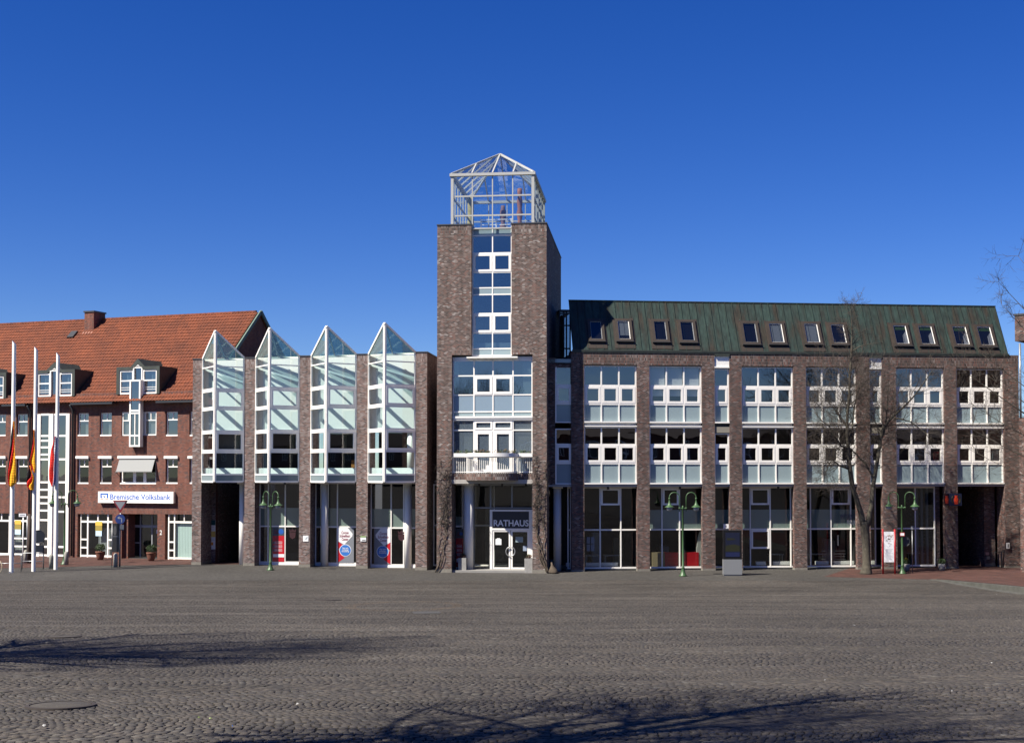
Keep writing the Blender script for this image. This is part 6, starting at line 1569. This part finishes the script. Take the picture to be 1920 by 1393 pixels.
for i, (x, y, lab) in enumerate([(48.3, 1056, 'round-topped stone bollard just right of the leftmost flagpole'), (96, 1065.5, 'round-topped stone bollard left of the rightmost flagpole, half hidden'), (124.3, 1059, 'round-topped stone bollard right of the rightmost flagpole'), (216.6, 1063, 'round-topped stone bollard under the give way sign')]):
    p = ground(x, y); m = MB(); m.lathe([(.125, 0), (.125, .68), (.115, .74), (.085, .79), (.03, .82), (0, .825)], n=18)
    if i == 0: bo = m.build('bollard', pm('bollard_stone', (.42, .41, .36), .9, noise=.2, nscale=5)); o = bo
    else: o = bo.copy(); COL.objects.link(o)
    o.location = p; o.rotation_euler = (0, 0, i); tagit(o, lab, 'bollard', 'stone bollards by the pavement edge')
for i, (xa, xb, y, lab) in enumerate([(-12, 39.5, 1071.5, 'galvanised tube bicycle stand at the left edge'), (41.5, 81, 1067, 'galvanised tube bicycle stand between the left and middle flagpoles')]):
    a, b = ground(xa, y), ground(xb, y); w_ = b.x - a.x; hh = .92
    t = thing('bicycle_stand', lab, 'bicycle stand', a, 0, 'bicycle stands under the flagpoles')
    m = MB(); r = .12; pts = [(0, 0, 0), (0, 0, hh - r)] + [(r - r * math.cos(q_), 0, hh - r + r * math.sin(q_)) for q_ in (.5, 1.05, 1.57)] + [(w_ - r + r * math.sin(q_), 0, hh - r + r * math.cos(q_)) for q_ in (0, .5, 1.05, 1.57)] + [(w_, 0, 0)]
    m.tube(pts, .026, 8); m.build('hoop', STEEL, t); m = MB(); m.tube([(0, 0, hh * .5), (w_, 0, hh * .5)], .022, 8); m.build('rail', STEEL, t)
p = ground(-4, 1074.5); t = thing('bicycle', 'bicycle with a cream tyre, cut off by the left edge', 'bicycle', p, R_(-30))
for cx_ in (0, -1.05):
    m = MB(); pts = [(cx_ + .335 * math.cos(a), 0, .36 + .335 * math.sin(a)) for a in [2 * math.pi * i / 32 for i in range(33)]]; m.tube(pts, .022, 8, cap=False)
    wh = m.build('wheel', pm('cream_tyre', (.55, .48, .33), .7) if 'cream_tyre' not in MATS else MATS['cream_tyre'], t)
    m = MB()
    for i in range(14): a = 2 * math.pi * i / 14; m.bar((cx_, 0, .36), (cx_ + .33 * math.cos(a), 0, .36 + .33 * math.sin(a)), .004)
    m.build('spoke', STEEL, wh)
m = MB()
for a, b in (((0, 0, .36), (-.12, 0, .85)), ((-.14, 0, .75), (-.62, 0, .80)), ((-.14, 0, .70), (-.58, 0, .32)), ((-.58, 0, .32), (-.70, 0, .9)), ((-.58, 0, .32), (-1.05, 0, .36)), ((-1.05, 0, .36), (-.65, 0, .76))): m.tube([a, b], .016, 6)
m.build('frame', DARKM, t); m = MB(); m.tube([(-.12, 0, .85), (-.13, 0, .98), (-.2, -.25, .98)], .014, 6); m.tube([(-.13, 0, .98), (-.2, .25, .98)], .014, 6); m.build('handlebar', STEEL, t)
m = MB(); m.plate([(-.60, -.02, .9), (-.60, .02, .9), (-.82, .08, .9), (-.82, -.08, .9)], (0, 0, 1), .05); m.build('saddle', DARKM, t)

# ================================================================= THINGS LYING ON THE SQUARE
def lid(x, y, r, label, mt):
    p = ground(x, y); slope = math.atan(.0617); t = thing('manhole_cover', label, 'manhole cover', (p.x, p.y, p.z + .018), 0, 'manhole covers in the square'); t.rotation_euler = (-slope if p.y < 57 else 0, 0, 0)
    m = MB(); m.lathe([(r * .86, 0), (r * .86, .022), (r * .84, .026)], n=40); m.build('lid', mt, t)
    m = MB(); n = 48
    for i in range(n):
        a, b = 2 * math.pi * i / n, 2 * math.pi * (i + 1) / n; pr_ = [(r * .885, 0), (r * .885, .03), (r, .026), (r, -.02)]
        for (r0, z0), (r1, z1) in zip(pr_, pr_[1:]): m.poly([(r0 * math.cos(a), r0 * math.sin(a), z0), (r0 * math.cos(b), r0 * math.sin(b), z0), (r1 * math.cos(b), r1 * math.sin(b), z1), (r1 * math.cos(a), r1 * math.sin(a), z1)])
    m.build('rim', pm('rusty_rim', (.045, .035, .03), .8) if 'rusty_rim' not in MATS else MATS['rusty_rim'], t)
cc = pm('cover_concrete', (.075, .066, .054), .85, noise=.2, nscale=9, bump=.4, bscale=120)
lid(114, 1327.5, .40, 'round manhole cover with a concrete filling, near the bottom left', cc)
lid(119.5, 1196, .38, 'small round manhole cover in the tree shadow on the left', cc)
lid(614, 1126, .55, 'distant manhole cover left of the ring of ochre stones', MATS['rusty_rim'])
p = ground(800, 1150); m = MB(); m.box(-.42, .42, -.7, .7, 0, .012); o = m.build('repair_patch', pm('patch_dark', (.07, .068, .065), .9)); o.location = (p.x, p.y, p.z + .028); o.rotation_euler = (-math.atan(.0617), 0, .1); tagit(o, kind='structure')
PAPER = pm('paper', (.42, .42, .41), .8)
rg = random.Random(11)
def litter(x, y, s, mt, nm, lab, cat, grp):
    s *= .62; mt = PAPER if mt is POSW else mt
    p = ground(x, y); m = MB(); n = 6; pts = [(s * rg.uniform(.5, 1) * math.cos(2 * math.pi * i / n), s * .5 * rg.uniform(.5, 1) * math.sin(2 * math.pi * i / n), .012 + rg.uniform(0, .02)) for i in range(n)]
    m.add(pts + [(0, 0, .035)], [(i, (i + 1) % n, n) for i in range(n)]); o = m.build(nm, mt); o.location = (p.x, p.y, p.z + .035); o.rotation_euler = (0, 0, rg.uniform(0, 3)); tagit(o, lab, cat, grp)
LG = pm('leaf_lime', (.25, .32, .10), .6)
litter(82, 1370, .075, POSW, 'paper_scrap', 'crumpled white paper scrap near the bottom left corner', 'litter', 'scraps lying on the cobbles')
litter(558, 1328, .045, POSW, 'paper_scrap', 'small white scrap on the cobbles, left of the centre foreground', 'litter', 'scraps lying on the cobbles')
litter(1601, 1176, .09, POSW, 'paper_scrap', 'white scrap on the cobbles at the right, far from the kerb', 'litter', 'scraps lying on the cobbles')
litter(436, 1371, .03, POSB, 'paper_scrap', 'tiny bluish scrap at the edge of the bottom shadow', 'litter', 'scraps lying on the cobbles')
litter(373, 1354, .05, LG, 'leaf', 'pale green leaf on the cobbles, left one of a pair', 'leaf', 'green leaves on the cobbles')
litter(394, 1356, .045, LG, 'leaf', 'pale green leaf on the cobbles, right one of a pair', 'leaf', 'green leaves on the cobbles')
litter(3, 1307, .05, LG, 'leaf', 'green leaf at the left edge of the picture', 'leaf', 'green leaves on the cobbles')
for x, y, lab in ((1869, 1116.5, 'white speck of litter below the kerb'), (1859, 1249, 'white speck of litter far right on the cobbles'), (1547, 1282, 'white speck by the branch shadow at the right'), (1785, 1303, 'small white scrap at the lower right')): litter(x, y, .04, POSW, 'paper_scrap', lab, 'litter', 'scraps lying on the cobbles')

# ================================================================= BALCONY FLOWERS
wv = TF.o
t = thing('flower_box', 'white flower boxes with straggly green plants along the balcony rail', 'flower box', (wv.x, wv.y, zrl), TF.yaw)
m = MB()
for p_, q_ in zip(ub[1:-1], ub[2:]):
    m.add([(p_, bow(p_) - .10, .02), (q_, bow(q_) - .10, .02), (q_, bow(q_) + .12, .02), (p_, bow(p_) + .12, .02), (p_, bow(p_) - .10, .22), (q_, bow(q_) - .10, .22), (q_, bow(q_) + .12, .22), (p_, bow(p_) + .12, .22)], [(0, 1, 5, 4), (2, 3, 7, 6), (4, 5, 6, 7), (3, 2, 1, 0), (1, 2, 6, 5), (3, 0, 4, 7)])
m.build('box', WHITE2, t); m = MB(); rg = random.Random(3)
for i in range(90):
    u = rg.uniform(pl + .15, pr - .15); leaves(m, (u, bow(u) + .02, .24 + rg.uniform(0, .10)), .10, 7, rg, .07, rg.choice([0, 0, 1]))
m.build('foliage', [LEAF, pm('leaf_brown', (.16, .10, .05), .7)], t, uv=False)

# ================================================================= CLIMBING PLANTS ON THE TOWER PIERS
def vine(uA, uB, zt_, label, seed, rootu, thick):
    rg = random.Random(seed); wv = TF.o + TF.u * rootu
    t = thing('climbing_plant', label, 'climbing plant', (wv.x, wv.y, 0), TF.yaw, 'bare climbers on the tower piers')
    ms, mt_ = MB(), MB()
    for s in range(4):
        pts = []; u = rootu + rg.uniform(-.06, .06); z = 0; tgt = rg.uniform(uA - .05, uB + .05); top = zt_ * rg.uniform(.75, 1.0)
        while z < top:
            pts.append((u - rootu, -.04 - rg.uniform(0, .05), z)); f = z / top
            u += (tgt - u) * .14 + rg.gauss(0, .05); z += rg.uniform(.12, .28)
        n = len(pts); ms.tube(pts, [thick * (1 - .8 * i / n) * rg.uniform(.85, 1.1) for i in range(n)], 6)
        for i in range(4, n):
            for _ in range(4):
                p0 = Vector(pts[i]); d = Vector((rg.gauss(0, 1), -abs(rg.gauss(0, .25)), rg.gauss(.2, .8))).normalized(); L_ = rg.uniform(.12, .5) * (1 if z > 2 else .7)
                pp_ = [p0]
                for k in range(4): d = (d + Vector((rg.gauss(0, .5), rg.gauss(0, .06), rg.gauss(-.12, .4)))).normalized(); nx = pp_[-1] + d * L_ / 3; nx.y = min(nx.y, -.015); nx.y = max(nx.y, -.28); nx.x = max(min(nx.x, uB - rootu + .12), uA - rootu - .12); pp_.append(nx)
                if pts[i][2] > zt_ * .38: mt_.tube(pp_, [.011, .009, .007, .004, .003], 3, cap=False)
    ms.build('stem', VINE, t, uv=False); mt_.build('twigs', TWIG, t, uv=False)
zv = tz(846)
vine(0.0, pl - .1, zv, 'bare climber on the left pier of the tower, stems rising up its left edge', 21, -.04, .020)
vine(pr + .05, U1 + .05, zv, 'bare climber with a thick gnarled foot on the right pier of the tower', 22, U1 + .10, .028)
wv = TF.o + TF.u * (U1 + .40) + TF.v * -.1
m = MB(); m.lathe([(.24, 0), (.25, .1), (.18, .24), (.13, .34), (.08, .45), (.04, .62)], n=12)
for i in range(len(m.V)): x, y, z = m.V[i]; m.V[i] = (x * (1 + .15 * math.sin(5 * y + z * 9)) - z * .22, y * (1 + .2 * math.sin(7 * x + z * 6)), z)
o = m.build('gnarled_root', VINE); o.location = wv; tagit(o, 'gnarled woody stump at the foot of the right tower pier', 'stump')

# ================================================================= BUILDING AT THE RIGHT EDGE
wv = at(1914, 1066, 70.5); th = R_(-42); z_1 = at(1915, 783, 70.5).z
t = thing('corner_building', 'brown brick building cut off by the right edge, with a projecting upper block', 'building', (wv.x, wv.y, 0), th)
blk = at(1903, 640, 69.5); rel = Matrix.Rotation(-th, 3, 'Z') @ (Vector((blk.x, blk.y, 0)) - Vector((wv.x, wv.y, 0)))
z_a = blk.z; z_b = at(1903, 592, 69.5).z
m = MB(); m.box(0, 6, 0, 6, -.2, z_1, 0); m.box(.35, 6, .2, 6, z_1, z_a, 0); m.box(rel.x, 6, rel.y, 6, z_a, z_b, 0); m.build('wall', BR2, t)
m = MB(); m.box(rel.x - .05, 6.05, rel.y - .05, 6.05, z_b, z_b + .09); m.build('coping', CAPM, t)
m = MB(); m.tube([(.1, .0, z_1), (.1, .0, z_a - .02)], .06, 8); m.build('downpipe', STEEL, t)

# ================================================================= TREES
BOUND = None
def tree_mesh(mtrunk, mtwig, rg, p, d, r, L_, lvl, maxl, spread=.75, grav=.02, flat=None):
    seg = 3 + (2 if lvl < 2 else 0); pts = [p]; rad = [r]
    for i in range(seg):
        d = (d + Vector((rg.gauss(0, .13), rg.gauss(0, .13), rg.gauss(0, .10) + (.05 if lvl > 1 else .02)))).normalized()
        if BOUND and (pts[-1] - BOUND[0]).length > BOUND[1] and pts[-1].z > BOUND[2]: break
        pts.append(pts[-1] + d * L_ / seg); rad.append(r * (1 - .42 * (i + 1) / seg))
    if len(pts) < 2: return
    seg = len(pts) - 1
    (mtrunk if r > .03 else mtwig).tube(pts, rad, 7 if r > .05 else (4 if r > .015 else 3), cap=False)
    if lvl >= maxl: return
    n = rg.choice([3, 4]) if lvl > 0 else 4
    for k in range(n):
        i = rg.randint(1, seg); bp = pts[i]; ax = d.orthogonal().normalized(); ax.rotate(Matrix.Rotation(rg.uniform(0, 6.28), 3, d))
        nd = (d * (1 - spread * .5) + ax * spread * rg.uniform(.6, 1.2)).normalized()
        tree_mesh(mtrunk, mtwig, rg, bp, nd, max(rad[i] * rg.uniform(.45, .62), .0048), L_ * rg.uniform(.55, .82), lvl + 1, maxl, spread)
    tree_mesh(mtrunk, mtwig, rg, pts[-1], d, rad[-1], L_ * .75, lvl + 1, maxl, spread)
def limb(m, pxs, Y, base, tw, rg, offs=None, sub=True, md=.9, start=1, dens=4, maxl=3, ln=1.35):
    pts = []; rad = []
    for i, (x, y, rr_) in enumerate(pxs):
        p = at(x, y, Y) - base; p.y = (offs[i] if offs else 0); pts.append(p); rad.append(rr_ / 2 / F * Y)
    # refine
    P2 = []; R2 = []
    for i in range(len(pts) - 1):
        n = max(2, int((pts[i + 1] - pts[i]).length / .35))
        for k in range(n):
            f = k / n; q = pts[i].lerp(pts[i + 1], f); P2.append(q + Vector((rg.gauss(0, .012), rg.gauss(0, .012), 0))); R2.append(rad[i] * (1 - f) + rad[i + 1] * f)
    P2.append(pts[-1]); R2.append(rad[-1]); m.tube(P2, R2, 10 if rad[0] > .08 else 6)
    if sub:
        for i in range(int(len(P2) * start), len(P2)) if start < 1 else range(1, len(P2)):
            if R2[i] > .14: continue
            for _ in range(dens if rg.random() < .8 else 1):
                d = (P2[i] - P2[i - 1]).normalized(); ax = d.orthogonal().normalized(); ax.rotate(Matrix.Rotation(rg.uniform(0, 6.28), 3, d))
                nd = (d * .55 + ax * .8).normalized()
                lnn = ln * (1 if P2[i].z < 10.8 else .42)
                tree_mesh(m, tw, rg, P2[i], nd, min(R2[i] * .45, .022), lnn * rg.uniform(.5, 1.15), 1, maxl + (1 if rg.random() < .55 else 0), .7)
rg = random.Random(42)
b = ground(1624.5, 1076); Yt = b.y
tr = thing('bare_tree', 'bare forked tree standing in front of the office wing, right of the digital display', 'tree', b, 0)
mt, tw = MB(), MB()
limb(mt, [(1624, 1077, 25), (1624.5, 1068, 20), (1625, 1055, 15.5), (1624, 1020, 15), (1622, 990, 16), (1621, 978, 18)], Yt, b, tw, rg, sub=False)
limb(mt, [(1619, 985, 12), (1614, 962, 10.5), (1606, 940, 9.5), (1598, 915, 9), (1592, 890, 9), (1589, 865, 8), (1587, 840, 7), (1585, 815, 6), (1585.5, 780, 5.2), (1588, 745, 4.6), (1589, 700, 4.2), (1592, 665, 3.6), (1593, 632, 2.6), (1592, 606, 1.6), (1590, 582, .8)], Yt, b, tw, rg, [0, .0, -.1, -.2, -.3, -.3, -.35, -.4, -.4, -.45, -.5, -.5, -.5, -.5, -.5], start=.30, dens=4, maxl=3, ln=1.35)
limb(mt, [(1627, 985, 11), (1632, 960, 9), (1636, 935, 8.5), (1640, 905, 8), (1645, 880, 7.5), (1650, 850, 7), (1655, 825, 6.5), (1662, 800, 6), (1680, 780, 4.5), (1702, 760, 3.6), (1722, 738, 2.8), (1740, 712, 2.2), (1754, 692, 1.2)], Yt, b, tw, rg, [0, 0, .1, .2, .3, .3, .4, .5, .5, .5, .5, .4, .4], start=.32, dens=2, maxl=3, ln=1.2)
limb(mt, [(1590, 842, 4.5), (1572, 836, 3.4), (1560, 820, 2.8), (1548, 800, 2.2), (1533, 790, 1.8), (1520, 775, 1.0)], Yt, b, tw, rg, [-.3, -.5, -.7, -.8, -.9, -1], dens=3, maxl=3, ln=1.1)
limb(mt, [(1591, 880, 4.5), (1570, 873, 3.4), (1555, 862, 2.6), (1545, 875, 1.6), (1538, 892, .8)], Yt, b, tw, rg, [-.3, -.5, -.6, -.8, -.9], dens=3, maxl=3, ln=.95)
limb(mt, [(1588, 830, 3.8), (1598, 800, 3.0), (1604, 765, 2.6), (1612, 735, 2.0), (1616, 715, 1.2)], Yt, b, tw, rg, [-.3, .0, .3, .4, .5], dens=3, maxl=3, ln=1.0)
limb(mt, [(1585, 800, 3.4), (1575, 785, 2.6), (1568, 770, 2.0)], Yt, b, tw, rg, [-.4, -.2, 0], dens=3, maxl=3, ln=.95)
limb(mt, [(1641, 900, 4.5), (1628, 870, 3.4), (1612, 850, 2.8), (1602, 838, 1.8)], Yt, b, tw, rg, [.2, .5, .8, 1.0], dens=1, maxl=3, ln=.9)
limb(mt, [(1655, 828, 4.0), (1668, 800, 3.2), (1674, 770, 2.4), (1678, 735, 1.6), (1680, 715, .8)], Yt, b, tw, rg, [.4, .8, 1.1, 1.3, 1.4], dens=3, maxl=3, ln=1.1)
limb(mt, [(1680, 782, 3.0), (1710, 790, 2.2), (1735, 812, 1.6), (1745, 830, .8)], Yt, b, tw, rg, [.5, .2, .0, -.2], dens=3, maxl=3, ln=1.0)
limb(mt, [(1591, 662, 2.4), (1605, 652, 1.8), (1625, 647, 1.2), (1645, 645, .6)], Yt, b, tw, rg, [-.5, -.6, -.7, -.7], dens=2, maxl=2, ln=.6)
mt.build('trunk', BARK, tr, uv=False); tw.build('twigs', TWIG, tr, uv=False)
# tree beyond the right edge whose branches reach into view
rg = random.Random(8); b = Vector((27.2, 57.0, g(57))); t = thing('bare_tree', 'bare branches reaching in from the right edge in front of the corner building', 'tree', b, 0)
mt, tw = MB(), MB()
P = lambda x, y: (x, y)
mt.tube([(0, 0, 0), (.1, 0, 2.5), (0, .1, 5), (-.1, 0, 8), (-.2, 0, 11), (-.3, 0, 14)], [.32, .26, .22, .15, .08, .02], 10)
def reach(z0, end, r, dens=2, ln=1.0):
    p0 = Vector((0, 0, z0)); p1 = at(end[0], end[1], 57) - b; n = 14; pts = [p0.lerp(p1, i / n) + Vector((0, math.sin(i * .5) * .2, math.sin(i * .45) * .12)) for i in range(n + 1)]
    mt.tube(pts, [r * (1 - .9 * i / n) for i in range(n + 1)], 6)
    for i in range(3, n + 1):
        for _ in range(dens):
            d = (pts[i] - pts[i - 1]).normalized(); ax = d.orthogonal().normalized(); ax.rotate(Matrix.Rotation(rg.uniform(0, 6.28), 3, d)); tree_mesh(mt, tw, rg, pts[i], (d * .6 + ax * .8).normalized(), .012, ln * rg.uniform(.35, .8), 1, 3, .7)
for z0, e, r in ((7.5, (1875, 528), .07), (6.5, (1880, 570), .05), (8.5, (1912, 480), .07), (5.5, (1815, 640), .05), (4.6, (1790, 680), .07), (4.2, (1805, 745), .05), (3.6, (1800, 790), .06), (3.2, (1835, 850), .05), (5, (1850, 700), .05), (3.0, (1862, 800), .04)): reach(z0, e, r)
mt.build('trunk', BARK, t, uv=False); tw.build('twigs', TWIG, t, uv=False)

# trees to the left and behind the viewpoint: they throw the shadows on the cobbles
def big_tree(x, y, th_, hc, R, seed, label, r=.2, maxl=5, nb=6):
    global BOUND
    rg = random.Random(seed); b = Vector((x, y, g(y))); t = thing('bare_tree', label, 'tree', b, 0, 'trees beside the viewpoint'); mt, tw = MB(), MB()
    mt.tube([(0, 0, 0), (.05, .05, th_ * .5), (0, .05, th_)], [r * 1.3, r, r * .9], 10); BOUND = (Vector((0, 0, hc)), R, 0)
    for k in range(nb):
        a = k * 2 * math.pi / nb + rg.uniform(0, 1); tree_mesh(mt, tw, rg, Vector((0, .05, th_ * rg.uniform(.9, 1))), Vector((math.cos(a) * .8, math.sin(a) * .8, rg.uniform(.5, 1.3))).normalized(), r * .55, R * .75, 0, maxl, .75)
    BOUND = None
    mt.build('trunk', BARK, t, uv=False); tw.build('twigs', TWIG, t, uv=False)
big_tree(-14.3, 20.6, 5.0, 9.0, 4.6, 5, 'tall bare tree out of view to the left, shading the left cobbles', nb=9, r=.24)
big_tree(-5.9, 8.4, 6.6, 9.9, 3.9, 25, 'bare tree just left of the viewpoint, its shadow crossing the foreground', nb=8, r=.24)
t = thing('shadow_evergreen', 'unseen evergreen added left of the viewpoint to throw the solid shadow at the bottom', 'tree', (-7.6, 7.4, g(7.4)), 0); rg = random.Random(9)  # unseen, added as caster of the solid dark band in the foreground
m = MB(); m.tube([(0, 0, 0), (0, 0, 5.5), (0, 0, 7.5)], [.2, .15, .05], 10); m.build('trunk', BARK, t, uv=False)
m = MB(); leaves(m, (0, 0, 6.6), 1.9, 4200, rg, .20, 0, .9); leaves(m, (-1.0, -.6, 5.8), 1.2, 1500, rg, .20, 1, .8); m.build('crown', bush, t, uv=False)

# house across the square, behind the viewpoint: seen only mirrored in the windows
t = thing('gabled_house', 'brick house across the square, mirrored in the office windows', 'building', (8, -14, 3.83), 0)
m = MB(); m.box(-48, 118, -12, 0, 0, 6.6, 0); m.build('wall', BRED, t)
m = MB(); m.add([(-48.5, .5, 6.4), (118.5, .5, 6.4), (118.5, -6, 8.9), (-48.5, -6, 8.9), (-48.5, -12.5, 6.4), (118.5, -12.5, 6.4)], [(0, 1, 2, 3), (3, 2, 5, 4), (0, 3, 4), (1, 5, 2)]); m.build('roof', pm('dark_roof', (.05, .04, .038), .8), t)
for k in range(38):
    for z in (1.0, 3.9):
        x = -46 + k * 4.1; m = MB(); ring(m, x, x + 1.5, z, z + 1.7, .12, -.02, .06); m.box(x + .69, x + .81, -.02, .05, z + .121, z + 1.579); o = m.build('window', WHITE, t)
        m = MB(); m.poly([(x + .1, .02, z + .1), (x + 1.4, .02, z + .1), (x + 1.4, .02, z + 1.6), (x + .1, .02, z + 1.6)]); m.build('pane', DARKM, o)
